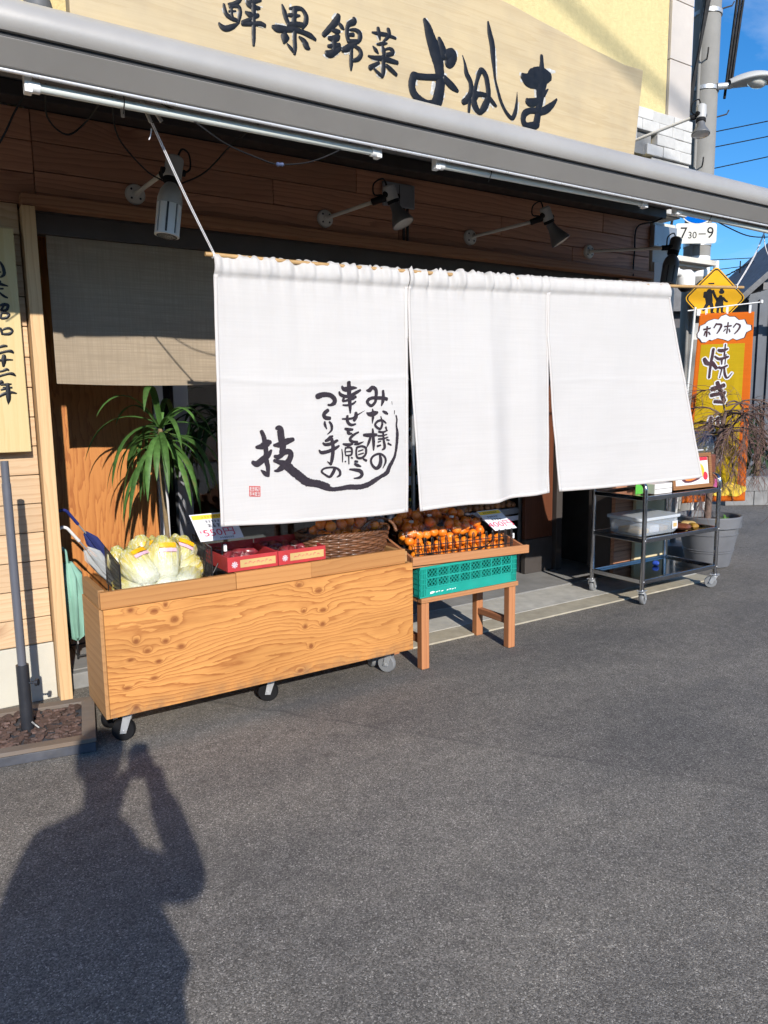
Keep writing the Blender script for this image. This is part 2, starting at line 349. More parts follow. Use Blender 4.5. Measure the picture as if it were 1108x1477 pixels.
M_TRANS = WOOD('transom_plank', (0.52, 0.26, 0.155), (0.26, 0.105, 0.06), 'X', k=30, wob=1.6, auto=2.6, rough=0.55, contrast=0.9, fine=0.3, tintv=0.16)
M_POST = WOOD('post_timber', (0.60, 0.41, 0.22), (0.42, 0.24, 0.11), 'Z', k=38, wob=1.2, rough=0.72, contrast=0.6, fine=0.3)
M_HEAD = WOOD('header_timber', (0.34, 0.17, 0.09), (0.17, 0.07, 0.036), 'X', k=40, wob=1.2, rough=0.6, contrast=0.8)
M_PLYR = WOOD('recess_plywood', (0.50, 0.205, 0.055), (0.27, 0.075, 0.016), 'Z', k=24, wob=3.4, rough=0.5, contrast=1.0, fine=0.2, rnd=False, stretch=0.14)
M_DKBEAM = MAT('dark_painted_beam', (0.05, 0.042, 0.038), 0.6, bump=0.1)
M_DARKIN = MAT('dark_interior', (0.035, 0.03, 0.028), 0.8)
M_BROWNIN = WOOD('brown_door_wood', (0.13, 0.045, 0.022), (0.06, 0.02, 0.011), 'Z', k=30, rough=0.4, contrast=0.7, face='XZ')
M_ALU = MAT('white_aluminium', (0.62, 0.62, 0.63), 0.35, 0.2, var=0.04)
M_ALUG = MAT('grey_aluminium', (0.32, 0.33, 0.35), 0.35, 0.5, var=0.05)
def glass(name, tint=(0.9, 0.92, 0.92), fac=0.12, rough=0.02, ior=1.45):
    t = NT(name); t.t.nodes.remove(t.b); tr = t.n('ShaderNodeBsdfTransparent'); tr.inputs[0].default_value = (*tint, 1); g = t.n('ShaderNodeBsdfGlossy'); g.inputs['Roughness'].default_value = rough
    fr = t.n('ShaderNodeFresnel'); fr.inputs[0].default_value = ior; mx = t.n('ShaderNodeMixShader'); t.l(t.math('ADD', fr.outputs[0], fac*0.3), mx.inputs[0]); t.l(tr.outputs[0], mx.inputs[1]); t.l(g.outputs[0], mx.inputs[2]); t.l(mx.outputs[0], t.out.inputs[0]); return t.m
M_GLASS = glass('window_glass')
def film():
    t = NT('clear_film'); t.t.nodes.remove(t.b); tr = t.n('ShaderNodeBsdfTransparent'); tr.inputs[0].default_value = (0.985, 0.985, 0.985, 1); g = t.n('ShaderNodeBsdfGlossy'); g.inputs['Roughness'].default_value = 0.14
    bm_ = t.n('ShaderNodeBump'); bm_.inputs['Strength'].default_value = 0.8; bm_.inputs['Distance'].default_value = 0.01; t.l(t.noise(t.tc.outputs['Object'], 45, 3, 0.5, 0.8), bm_.inputs['Height']); t.l(bm_.outputs[0], g.inputs['Normal'])
    mx = t.n('ShaderNodeMixShader'); mx.inputs[0].default_value = 0.03; t.l(tr.outputs[0], mx.inputs[1]); t.l(g.outputs[0], mx.inputs[2]); t.l(mx.outputs[0], t.out.inputs[0]); return t.m
M_FILM = film()

# ---- ground
MB().grid(2, 2, lambda u, v: (-90+u*200, -60+v*180, 0)).build('ground', M_ASPH, kind='structure', base=(0, 0, 0))
# flush concrete apron in front of the entrance with a coarser border strip
st = struct_root('entrance_apron', (3.6, 3.9, 0))
MB().box(2.05, 5.62, 3.785, 4.16, -0.02, 0.011).build('apron_slab', M_CONC, st, bevel=0.0012)
MB().box(2.05, 5.62, 3.60, 3.781, -0.02, 0.010).build('border_strip', M_KERB, st, bevel=0.0012)
MB().box(0.64, 2.045, 4.10, 4.16, 0.0, 0.088).build('step_slab', M_CONC2, st, bevel=0.006)
fl = struct_root('shop_floor', (3, 6, 0)); MB().box(2.05, 5.5, 4.163, 9.0, -0.02, 0.018).build('floor_slab', M_FLOOR, fl); MB().box(0.6, 2.046, 4.163, 9.0, -0.02, 0.092).build('floor_slab', M_FLOOR, fl)

# ---- shop building
shop = thing('shop_building', 'wood clad corner shop with yellow rendered upper wall and pale tiled corner', 'shop', (2.3, 4.1, 0))
MB().box(-3.0, 0.574, 4.075, 4.3, 0.303, 2.9).build('pier_backing', M_JOINT, shop)
MB().box(-3.0, 0.58, 4.045, 4.3, 0.0, 0.298).build('skirting', M_SKIRT, shop, bevel=0.004, label='cream painted base of the wooden pier')
Z = [0.303, 0.441, 0.586, 0.73, 0.875, 1.02, 1.163, 1.305, 1.447, 1.59, 1.735, 1.88, 2.02, 2.163, 2.305, 2.448, 2.593, 2.738, 2.882]
for i in range(len(Z)-1):
    xe = 0.578 if Z[i] < 2.44 else 0.66
    cuts = [-3.0, -1.35+0.5*((i*7) % 3)-0.4, xe]
    for a, b in zip(cuts[:-1], cuts[1:]):
        dy = random.uniform(-0.003, 0.003)
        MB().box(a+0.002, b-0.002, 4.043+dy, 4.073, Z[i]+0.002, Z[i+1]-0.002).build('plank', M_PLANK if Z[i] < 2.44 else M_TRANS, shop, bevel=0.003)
MB().box(0.583, 0.642, 3.975, 4.16, 0.0, 2.43).build('corner_post', M_POST, shop, bevel=0.003)
# transom over the opening
MB().box(0.645, 5.2, 4.078, 4.25, 2.43, 2.9).build('transom_backing', M_DKBEAM, shop)
for i, (za, zb) in enumerate([(2.492, 2.608), (2.608, 2.742), (2.742, 2.884)]):
    cuts = [0.66, [2.75, 1.9, 2.45][i], [4.3, 3.6, 4.62][i], 5.17]
    for a, b in zip(cuts[:-1], cuts[1:]):
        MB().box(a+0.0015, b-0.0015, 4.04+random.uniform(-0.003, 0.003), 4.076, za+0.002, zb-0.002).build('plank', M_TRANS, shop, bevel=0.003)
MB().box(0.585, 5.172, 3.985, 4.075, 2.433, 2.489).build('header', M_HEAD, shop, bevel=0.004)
MB().box(0.65, 5.1, 4.09, 4.16, 2.33, 2.43).build('inner_header', M_DKBEAM, shop, bevel=0.003)
MB().box(-3.0, 5.22, 3.93, 4.05, 2.888, 2.955).build('fascia_beam', M_DKBEAM, shop, bevel=0.003)
# right jamb: wood, then cream base column
for i in range(15):
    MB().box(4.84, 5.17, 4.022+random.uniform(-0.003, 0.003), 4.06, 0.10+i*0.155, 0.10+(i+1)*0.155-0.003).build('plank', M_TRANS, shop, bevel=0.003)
MB().box(4.84, 5.19, 4.064, 4.3, 0.09, 2.432).build('jamb_backing', M_DKBEAM, shop)
MB().box(5.04, 5.47, 3.975, 4.009, 0.0, 1.25).build('base_cladding', M_BASEC, shop, bevel=0.004)
MB().box(5.195, 5.47, 4.03, 4.4, 0.0, 2.885).build('corner_column', M_CREAM, shop, bevel=0.004)
for i in range(4):
    MB().box(5.20, 5.465, 4.012, 4.028, 0.10+i*0.62, 0.10+(i+1)*0.62-0.006).build('panel', M_TILE, shop, bevel=0.003)
MB().box(5.16, 5.44, 3.99, 4.03, 2.69, 2.85).build('cover_plate', M_ALUG, shop, bevel=0.003)
# upper storey
MB().box(-3.0, 5.325, 4.06, 4.3, 2.957, 8.0).build('upper_wall', M_STUCCO, shop, label='yellow rendered upper wall')
MB().box(5.328, 5.585, 4.075, 4.4, 2.957, 8.0).build('tile_backing', M_JOINT, shop)
for i in range(10):
    z0 = 3.685+i*0.432
    MB().box(5.331, 5.60, 4.035, 4.073, z0+0.003, z0+0.429).build('tile', M_TILE, shop, bevel=0.003)
    MB().box(5.587, 5.60, 4.075, 4.40, z0+0.003, z0+0.429).build('tile', M_TILE, shop, bevel=0.003)
random.seed(11)
for r_ in range(4):
    z0 = 3.36+r_*0.082; x = 4.60 - (0.09 if r_ % 2 else 0)
    while x < 5.58:
        w = random.uniform(0.14, 0.26); x1 = min(x+w, 5.60)
        if not (r_ < 2 and 4.85 < (x+x1)/2 < 5.12):
            MB().box(max(x, 4.55)+0.003, x1-0.0005, 4.0+random.uniform(-0.006, 0.004), 4.058, z0+0.001, z0+0.081).build('stone', M_STONE, shop, bevel=0.006)
        x += w
MB().box(4.845, 5.125, 4.028, 4.058, 3.362, 3.52).build('render_patch', M_CONC2, shop, bevel=0.003)
MB().box(5.13, 5.6, 4.02, 4.058, 2.96, 3.355).build('lower_panel', M_STONE, shop, bevel=0.004)
# far side and body of the building
MB().box(5.40, 5.598, 4.41, 10.0, 0.0, 8.0).build('side_wall', M_CREAM, shop)
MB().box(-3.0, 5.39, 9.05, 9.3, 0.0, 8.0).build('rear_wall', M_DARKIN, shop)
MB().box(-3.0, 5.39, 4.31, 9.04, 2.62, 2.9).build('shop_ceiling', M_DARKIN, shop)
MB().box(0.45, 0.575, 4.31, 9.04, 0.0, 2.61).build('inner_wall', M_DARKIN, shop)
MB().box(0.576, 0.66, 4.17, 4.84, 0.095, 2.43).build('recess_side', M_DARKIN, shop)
# recessed entrance
MB().box(0.662, 1.385, 4.85, 4.875, 0.305, 2.60).build('plywood_panel', M_PLYR, shop, label='sunlit orange plywood panel inside the entrance')
MB().box(0.662, 1.385, 4.84, 4.875, 0.094, 0.30).build('skirting', M_GREYSK, shop, bevel=0.003)
fr_ = MB().box(1.39, 1.455, 4.84, 4.95, 0.094, 2.6).build('door_frame', M_ALU, shop, bevel=0.003)
MB().box(1.545, 1.645, 4.92, 4.99, 0.094, 2.6).build('door_frame', M_ALUG, shop, bevel=0.003)
MB().box(2.75, 2.83, 4.92, 4.99, 0.019, 2.6).build('door_frame', M_ALUG, shop, bevel=0.003)
MB().box(1.65, 2.745, 4.95, 4.958, 0.16, 2.5).build('glass_pane', M_GLASS, shop)
MB().box(1.65, 2.745, 4.93, 4.98, 0.094, 0.158).build('door_rail', M_ALUG, shop, bevel=0.003)
MB().box(4.40, 4.72, 4.60, 4.64, 0.32, 2.45).build('door_leaf', M_BROWNIN, shop, bevel=0.003)
MB().box(4.40, 4.72, 4.595, 4.645, 0.02, 0.317).build('door_kickplate', M_DKBEAM, shop, bevel=0.003)
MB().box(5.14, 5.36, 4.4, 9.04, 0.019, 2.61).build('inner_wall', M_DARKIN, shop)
MB().box(4.73, 4.80, 4.56, 4.66, 0.019, 2.6).build('door_frame', M_DKBEAM, shop, bevel=0.003)
# meter plate on the transom
mp_ = thing('junction_plate', 'grey plastic cover plate on the dark wood above the second wall lamp', 'cover plate', (2.74, 4.0, 2.69))
MB().box(2.625, 2.857, 4.012, 4.034, 2.69, 2.83).build('plate', M_ALUG, mp_, bevel=0.004)
MB().box(2.738, 2.742, 4.009, 4.013, 2.70, 2.82).build('seam', M_DKBEAM, mp_)
MB().box(2.775, 2.785, 4.018, 4.033, 2.495, 2.689).build('conduit', M_DKBEAM, mp_); MB().box(2.805, 2.815, 4.018, 4.033, 2.495, 2.689).build('conduit', M_DKBEAM, mp_)
NOREN_TEXT=[
('tsu',[[4884,5071,234,4977,5054,267,5165,5003,246,5446,4995,225,5681,5048,226,5845,5188,227,5818,5328,216,5626,5405,129,5485,5396,97]]),
('ku',[[5492,5605,172,5313,5708,193,5252,5812,193,5356,5909,194,5592,5930,162]]),
('ri',[[5294,6057,86,5303,6179,140,5394,6347,54],[5542,6069,103,5653,6202,144,5661,6369,123,5580,6465,89,5428,6559,41]]),
('te',[[5716,6638,81,5582,6684,161,5492,6764,185,5315,6825,120],[5182,6903,96,5334,6972,152,5666,6932,161,5935,6833,137,6002,6848,57],[4966,7181,80,5108,7283,168,5482,7238,169,5840,7133,170,6056,7034,97],[5648,6735,161,5718,6999,185,5712,7294,194,5662,7556,186,5582,7767,137],[5582,7767,121,5407,7646,40]]),
('no',[[5802,7940,162,5687,8118,170,5514,8260,129,5242,8150,96,5091,8029,112,5203,7928,96,5469,7889,97,5825,7908,105,6047,8032,130,6067,8199,130,5907,8286,57]]),
('sachi',[[6601,4506,196,6622,4735,214,6630,4998,214,6650,5263,197,6670,5528,158,6672,5741,74],[6237,4673,108,6331,4770,196,6524,4787,240,6817,4735,175,7037,4735,66],[6089,4883,87,6171,4997,163,6423,5068,157,6715,5034,157,7010,4920,158,7233,4823,110],[6337,5138,131,6299,5243,131,6420,5244,109,6615,5201,120,6811,5149,164,6983,5088,132],[6284,5410,78,6514,5424,105,6807,5370,110,6976,5274,75]]),
('se',[[6238,5965,78,6505,5969,109,6799,5946,110,7022,5833,79,7266,5729,44,7446,5651,18],[6974,5726,154,6972,5868,202,6871,6045,154],[6519,5845,122,6504,6004,158,6575,6147,153,6745,6217,132,6955,6180,79]]),
('wo',[[6383,6362,122,6573,6399,171,6801,6403,106],[6574,6359,122,6562,6540,171,6753,6567,82],[7093,6515,90,6820,6629,131,6649,6774,147,6748,6886,147,7041,6906,99]]),
('negau',[[6269,6973,89,6518,7013,163,6783,6986,90],[6198,7176,49,6230,7409,69,6225,7694,53],[6402,7116,90,6368,7280,73,6410,7447,73],[6402,7132,81,6698,7143,106,6703,7406,106,6442,7442,73],[6399,7288,57,6673,7282,65],[6556,7435,82,6560,7785,57],[6370,7672,98,6384,7686,82],[6692,7529,90,6760,7558,66],[6860,7001,74,7068,6987,123,7347,6913,41],[6983,7131,99,6948,7330,99,7005,7539,107,7245,7557,116,7443,7418,116,7465,7178,116,7252,7088,107,6983,7131,99],[7064,7284,62,7319,7234,62],[7062,7420,62,7341,7369,62],[6873,7689,123,7011,7707,107],[7315,7609,83,7477,7682,116]]),
('u',[[6862,7795,107,7009,7857,156,7185,7907,74],[6593,8003,82,6868,8036,148,7145,8097,190,7236,8245,174,7095,8358,132,6808,8380,58]]),
('mi',[[7560,4841,76,7721,4834,209,7872,4727,181,8044,4788,187,8091,4934,181,8074,5118,172,8018,5317,143,7800,5461,152,7603,5337,156,7663,5215,156,7868,5148,156,8106,5149,176,8455,5158,169,8697,5205,183],[8480,4858,134,8489,5058,169,8455,5274,177,8361,5474,58]]),
('na',[[7549,5743,76,7710,5806,219,7970,5770,239,8144,5734,115],[7863,5592,57,7887,5793,162,7870,5977,122,7836,6177,38],[8429,5691,87,8583,5754,158,8704,5810,97],[8313,5906,58,8356,6046,81,8386,6232,119,8270,6409,123,8041,6312,123,8009,6195,119,8163,6086,119,8404,6070,119,8602,6189,77]]),
('sama',[[7373,6640,140,7724,6654,207,8077,6648,141],[7858,6402,91,7874,6684,158,7899,6987,158,7882,7273,75],[7723,6748,124,7636,6947,133,7521,7152,50],[8590,6348,109,8637,6491,75],[8188,6523,117,8435,6548,100,8685,6478,67],[8139,6690,92,8386,6695,84,8651,6647,67],[8161,6825,92,8433,6818,92,8712,6763,59],[8426,6554,100,8457,6866,117,8503,7172,151,8358,7269,67],[8136,6946,75,8299,6913,50],[8087,7113,108,8278,7078,75],[8625,6863,84,8779,6894,67],[8696,7014,101,8890,7100,67]]),
('no',[[8227,7486,117,8273,7708,193,8194,7926,218,7993,8021,159,7781,7861,125,7736,7656,116,7903,7493,112,8237,7435,113,8500,7579,113,8541,7785,114,8385,8035,42]]),
('waza',[[2070,6385,176,2173,6604,212,2237,6925,233,2264,7217,220,2245,7450,248,2321,7745,213,2334,8126,142],[2335,8111,142,2189,8018,220,1993,7884,57],[1810,7006,141,2087,6965,282,2332,6846,326,2490,6801,177],[1600,7573,176,1806,7639,282,2088,7480,290,2354,7307,248,2517,7122,107],[2780,6268,157,2967,6315,321,3013,6653,329,3079,6977,308,3033,7240,287],[2635,6930,107,2892,6919,257,3237,6805,294,3615,6719,180],[2659,7361,143,2877,7382,222,3110,7242,222,3340,7190,259,3471,7312,260,3329,7574,295,3055,7771,294,2823,7904,186,2641,7927,79],[2628,7521,143,2871,7588,208,3173,7663,324]]),
('sweep',[[3173,7658,360,3398,7843,404,3779,8096,407,4242,8385,410,4559,8465,350,5040,8547,334,5445,8687,317,4796,8493,288,5231,8644,290,5629,8762,211,6124,8751,212,6581,8715,246,7043,8743,248,7512,8679,250,7893,8526,234,8277,8372,185,8616,8231,236,8787,7964,211,8984,7731,178,9131,7496,144,9236,7055,161,9277,6612,169,9219,6339,84,9238,6403,97,9216,6262,97,9250,6058,90,9206,5886,86],[9117,5682,50,9105,5822,31],[8967,5300,27,8989,5432,19]]),
]
NOREN_SEAL=[
('seal',[[1428,8501,32,1927,8519,32],[1927,8519,32,1914,8899,32],[1914,8893,32,1415,8873,32],[1422,8874,32,1428,8501,32],[1422,8681,32,1921,8700,32],[1677,8513,32,1664,8880,32],[1481,8556,21,1616,8562,21],[1544,8530,21,1532,8661,21],[1479,8614,21,1625,8627,21],[1726,8562,21,1885,8563,21],[1752,8671,21,1811,8572,21,1870,8677,21],[1485,8737,21,1621,8738,21],[1493,8737,21,1489,8836,21,1617,8843,21],[1551,8740,21,1556,8822,21],[1731,8749,21,1867,8756,21],[1729,8808,21,1865,8814,21],[1798,8732,21,1793,8864,21]]),
]
SIGN_TEXT=[
('sen',[[15348,34124,98,15623,34208,180,15888,34372,204,16094,34649,132],[15122,34054,143,15159,33827,202,15251,33622,235,15527,33514,236,15849,33494,165],[15422,34018,216,15650,34095,144,15877,34132,217,15957,33970,198,15932,33767,198,15833,33434,152],[15501,33996,164,15496,33744,170,15529,33557,197],[15364,33795,111,15721,33897,92],[14827,33136,130,14978,33005,261,15183,32984,275,15477,33124,250,15677,33261,171,15904,33417,33],[16348,34489,198,16391,34360,232,16603,34314,252,16801,34316,233,16996,34347,147],[16378,34441,199,16611,34514,199,17084,34719,114],[16555,34739,166,16515,34560,166],[16892,34911,133,16749,34648,133],[16211,33982,93,16454,33910,279,16719,33926,247,16922,34005,154],[16657,34427,266,16657,34030,240,16633,33456,220,16609,32880,221,16595,32548,134],[16025,33438,198,16310,33611,192,16513,33734,133],[16023,33409,198,16303,33457,186,16637,33543,193,17007,33631,235,17257,33600,175]]),
('ka',[[18230,34823,102,18340,34533,265,18434,34236,266,18564,33991,240],[18626,34734,102,18961,34818,247,19318,34886,214,19560,34658,270,19550,34331,284,19342,34000,180],[18925,34794,315,18896,34436,288,18867,34107,289],[18527,34410,137,18879,34473,247,19228,34547,90],[18511,33963,205,18937,34089,254,19364,34132,277],[17654,33657,169,17928,33635,380,18503,33728,281,18927,33810,282,19353,33796,249,19783,33733,286,20099,33603,154],[18898,33792,241,18878,33404,241,18884,32963,248,18845,32643,159],[18836,32701,138,18614,32902,179,18426,33060,55],[18349,33531,191,18332,33337,499,18261,33028,123],[19123,33535,90,19411,33379,292,19566,33161,341,19734,33089,105]]),
('nishiki',[[21511,35125,268,21371,34828,377,20992,34399,327,20563,33939,266],[21517,34736,179,21683,34606,260,21809,34516,120],[21095,34305,169,21358,34307,279,21560,34355,160],[20863,33869,198,21136,33890,328,21403,34020,329,21523,34133,160],[20821,33470,168,21180,33551,259,21544,33702,200],[21190,33937,298,21190,33553,299,21172,33250,259],[20705,33083,327,20958,33117,388,21279,33317,309,21630,33546,160],[22439,35207,221,22446,35045,322,22117,34838,271,22004,34597,251,21997,34295,261,22086,33972,221],[22138,34564,111,22492,34648,182,22763,34560,284,22790,34306,284,22642,34055,162],[22105,34320,171,22405,34399,212],[22098,33996,211,22644,34121,203],[21681,33450,231,22035,33650,362,22421,33918,232,22671,34114,122],[22266,33797,172,22221,33267,232,22207,32873,233,22200,32589,111],[22446,33837,152,22745,33731,234,22828,33488,265,22624,33225,234,22348,33099,162]]),
('na',[[23576,34781,102,23936,34809,216,24506,34871,238,25130,34838,157],[23969,35098,216,24021,34811,268,24090,34519,93],[24626,35196,249,24691,34923,239,24416,34594,166,24213,34405,83],[23870,34248,103,24212,34348,217,24546,34455,93],[23608,34100,72,23797,33944,237,23964,33805,93],[24223,34284,134,24299,34035,269,24329,33819,218],[24380,34088,114,24669,34216,156,24900,34160,250,24851,34001,250,24491,33855,208],[23295,33538,92,23688,33523,237,24257,33616,290,24718,33614,292,25231,33604,210],[24259,33715,259,24287,33320,270,24258,32911,270,24207,32641,135],[23996,33337,176,23624,33111,237,23385,32949,288],[23650,32983,103,23958,32781,218,24196,32665,177],[24471,33305,198,24770,33153,272,25141,32960,200]]),
('yo',[[27086,36280,247,27311,35954,522,27520,35450,698,27794,34912,863,28025,34359,831,28140,33863,682,28197,33352,669,28184,32912,680,28047,32315,711,27899,31979,710],[28116,35545,251,28349,35037,555,28436,34623,607],[28643,34712,558,29030,34928,611,29149,34736,561,28910,34377,560,28672,34326,457],[29060,35153,204,29209,34968,357],[28493,33500,356,28850,33266,470,29210,33095,401,29495,32974,206],[28139,33462,364,27324,33294,361,26638,33195,358,26327,33139,476,26183,32683,485,26291,32276,487,26685,31987,470,27258,31857,423,27899,31979,477]]),
('ne',[[29848,35012,51,30038,34552,191,30153,34083,344,30460,33651,346,30477,33100,372,30159,32622,397,29871,32429,319],[30387,32694,270,30329,31971,193],[30615,33239,257,30809,33054,541,30695,32753,387],[30754,33210,322,30920,33744,270,31110,34283,335,31319,34493,349,31618,34277,376,31796,33698,378,31825,33140,404,31554,32524,482,31165,32125,338,30813,32385,478,30679,32806,412],[30847,33062,335,31313,33153,298,31801,33124,287,32186,32870,302,32468,32707,184]]),
('shi',[[31786,37294,142,31909,36729,361,32112,36112,428,32199,35407,364,32293,34755,248,32379,34210,183,32577,33684,210,32827,33107,238,33242,32554,239,33758,32254,294,34027,32641,308,34150,33245,188,34173,33857,27]]),
('ma',[[36207,36390,272,36239,35766,422,36239,35061,956,36169,34340,766,36099,33616,575,35959,32878,521,35827,32199,576],[34574,34863,402,35083,34736,890,35635,34937,1255,36323,35196,1127,36936,35311,577],[36436,34156,384,36823,34541,83],[34981,33491,379,35324,33457,530,36010,33706,424,36419,34152,274],[36113,33013,412,36722,33329,497,37246,33715,361,37596,34082,153],[36024,33080,425,35333,32987,367,34826,32717,433,34707,32296,419,35010,32026,435,35783,32192,507]]),
]
LEFT_TEXT=[
('kai',[[4734,21617,84,4835,21412,135,4863,21086,147,4691,20922,73],[4297,21517,101,4244,20863,101],[4320,21519,84,4578,21553,84,4557,21288,79,4299,21255,67],[4404,21126,67,4734,21164,68],[4545,21137,56,4482,20931,56]]),
('gyou',[[4266,20564,112,4643,20616,141,4782,20595,124,4979,20551,51],[4512,20732,84,4524,20582,84],[4678,20757,85,4629,20590,85],[4297,20365,79,4769,20422,79],[4547,20584,96,4490,19872,96],[4503,20328,68,4222,20008,56],[4602,20246,73,4743,20103,119,4920,20013,74]]),
('shou',[[4591,19662,113,4759,19710,142,4911,19680,142,4848,19485,125,4689,19413,102],[4732,19658,113,4595,19421,85],[4611,19320,113,4776,19328,125,4926,19272,125,4807,19112,131,4568,19083,113,4611,19320,102],[4216,19654,101,4171,19094,101],[4227,19642,84,4449,19654,85,4407,19118,85,4184,19108,84],[4205,19375,68,4428,19387,68]]),
('wa',[[4508,18617,113,4580,18337,114],[4596,18544,85,4744,18614,114,4911,18620,126,5010,18508,114,4868,18374,143,4628,18352,114],[4130,18589,85,4451,18640,96],[4296,18762,96,4253,18223,91],[4256,18556,73,4064,18344,45]]),
('ni',[[4271,17724,85,4415,17753,114,4585,17809,137,4723,17805,103],[4105,17398,96,4393,17477,119,4685,17561,120,4877,17576,155,4972,17500,98]]),
('juu',[[4562,17369,177,4536,17122,223,4497,16867,103],[4105,17110,113,4366,17140,120,4654,17176,103,4918,17171,63]]),
('ni',[[4229,16599,85,4471,16659,109,4619,16728,137,4712,16687,86],[4068,16359,102,4309,16418,108,4675,16525,120,4867,16521,150,4980,16428,69]]),
('nen',[[4383,16158,200,4280,16053,114,4127,15923,57],[4324,16014,86,4564,16032,121,4770,16048,69],[4409,15883,86,4781,15883,98],[4318,15779,86,4477,15831,120],[4087,15414,103,4235,15491,120,4434,15595,149,4727,15659,133,4961,15610,64],[4614,16053,158,4607,15660,224,4597,15344,196,4564,15112,40]]),
]
# ------------------------------------------------------------------ top sign board
M_SIGN = WOOD('sign_board_wood', (0.505, 0.40, 0.24), (0.42, 0.31, 0.165), 'X', k=14, wob=2.2, rough=0.62, contrast=0.7, fine=0.3, rnd=False, stretch=0.08, auto=1.3, grey=0.22)
M_INK = MAT('black_lacquer', (0.008, 0.009, 0.012), 0.42, var=0.3, vs=20, spec=0.25)
M_SCUFF = MAT('scuffed_white_edge', (0.44, 0.43, 0.40), 0.8, var=0.3, vs=60)
sg = thing('shop_sign', 'long pale wooden sign board with black brushed Japanese lettering above awning', 'sign', (2.6, 3.72, 3.1))
random.seed(3)
top = [(0.80, 4.16)]+[(0.80+i*0.2, 4.16-(0.2*i)*0.1136+random.uniform(-0.006, 0.006)) for i in range(1, 19)]+[(4.60, 3.762)]
poly = [(0.80, 3.09), (4.52, 3.09)]+top[::-1]
MB().prism(poly, lambda a, c, t: (a, t, c), 3.70, 3.78).build('board', M_SIGN, sg, bevel=0.006)
MB().box(1.2, 1.3, 3.785, 4.055, 3.2, 3.3).build('bracket', M_DKBEAM, sg); MB().box(3.9, 4.0, 3.785, 4.055, 3.2, 3.3).build('bracket', M_DKBEAM, sg)
for nm, sts in SIGN_TEXT:
    rn = random.Random(nm)
    ink(MB(), sts, lambda a, c, h: (a, 3.70-h, c), 0.0022, 0.004, rnd=rn, jit=0.04).build('character', M_INK, sg, smooth=50)
    sc2 = MB()
    for k, s_ in enumerate(sts):   # flaked pale rim left round the carved strokes
        for i in range(0, len(s_)-3, 3):
            if rn.random() < 0.55:
                dx, dz = rn.uniform(0.2, 0.7)*s_[i+2]*rn.choice((-1, 1)), rn.uniform(0.1, 0.5)*s_[i+2]*rn.choice((-1, 1))
                ink(sc2, [[s_[i]+dx, s_[i+1]+dz, s_[i+2]*rn.uniform(.25, .6), s_[i+3]+dx, s_[i+4]+dz, s_[i+5]*rn.uniform(.25, .6)]], lambda a, c, h: (a, 3.70-h, c), 0.0004+0.00004*(k*4+i % 4), 0, rnd=rn, jit=0.5, n=3)
    sc2.build('scuff', M_SCUFF, sg, kind='stuff')
# ------------------------------------------------------------------ vertical sign on the pier
M_SIGN2 = WOOD('hanging_board_wood', (0.57, 0.46, 0.235), (0.48, 0.33, 0.13), 'Z', k=13, wob=2.2, rough=0.6, contrast=0.5, fine=0.2, rnd=False, stretch=0.1, auto=1.6)
ls = thing('vertical_sign', 'pale wooden plaque with vertical black brushed lettering hung on the left pier', 'sign', (0.40, 4.0, 1.28))
MB().box(0.225, 0.541, 3.972, 4.008, 1.282, 2.318).build('board', M_SIGN2, ls, bevel=0.004)
MB().box(0.30, 0.33, 4.009, 4.042, 2.2, 2.26).build('hanger', M_DKBEAM, ls)
for nm, sts in LEFT_TEXT:
    ink(MB(), sts, lambda a, c, h: (a, 3.972-h, c), 0.0015, 0.005, rnd=random.Random(nm), jit=0.04).build('character', M_INK, ls, smooth=50)

# ------------------------------------------------------------------ awning
M_AWN = MAT('awning_bar', (0.365, 0.348, 0.325), 0.40, 0.15, var=0.05, vs=2, bump=0.05, dirt=0.25, dirtc=(0.22, 0.21, 0.2))
M_AWNF = MAT('awning_fabric', (0.10, 0.098, 0.10), 0.9, var=0.1, bump=0.2, bs=300)
M_GROOVE = MAT('awning_groove', (0.02, 0.02, 0.022), 0.6)
M_WHITE = MAT('white_enamel', (0.78, 0.78, 0.76), 0.35, var=0.03)
M_LIP = MAT('bare_aluminium', (0.72, 0.72, 0.73), 0.3, 0.4, var=0.05)
M_BLACK = MAT('black_rubber', (0.010, 0.010, 0.011), 0.65, var=0.2, spec=0.2)
aw = thing('awning', 'grey retractable awning with rounded front bar along the whole shopfront', 'awning', (1.3, 3.2, 2.5))
AX0, AX1 = -3.0, 5.25
def extr(poly, name, mat, **k): MB().prism(poly, lambda a, c, t: (t, a, c), AX0, AX1).build(name, mat, aw, **k)
arc = [(2.775+0.105*math.cos(R(a)), 2.675+0.082*math.sin(R(a))) for a in range(205, 75, -10)]
extr([(2.685, 2.634)]+arc+[(2.84, 2.765), (2.86, 2.70), (2.84, 2.64)], 'front_bar', M_AWN, smooth=35)
extr([(2.70, 2.616), (2.83, 2.616), (2.83, 2.633), (2.70, 2.633)], 'groove', M_GROOVE)
extr([(2.684, 2.615), (2.748, 2.552), (2.785, 2.552), (2.83, 2.60), (2.83, 2.615)], 'lower_bar', M_AWN, bevel=0.003)
MB().cyl((AX0, 2.76, 2.547), (AX1, 2.76, 2.547), 0.0065, n=10).build('drip_rail', M_LIP, aw, smooth=40)
extr([(2.845, 2.735), (2.845, 2.741), (3.90, 3.13), (3.90, 3.124)], 'canopy_cloth', M_AWNF)
extr([(3.84, 2.96), (3.84, 3.16), (4.04, 3.16), (4.04, 2.96)], 'roller_housing', M_AWNF, bevel=0.01)
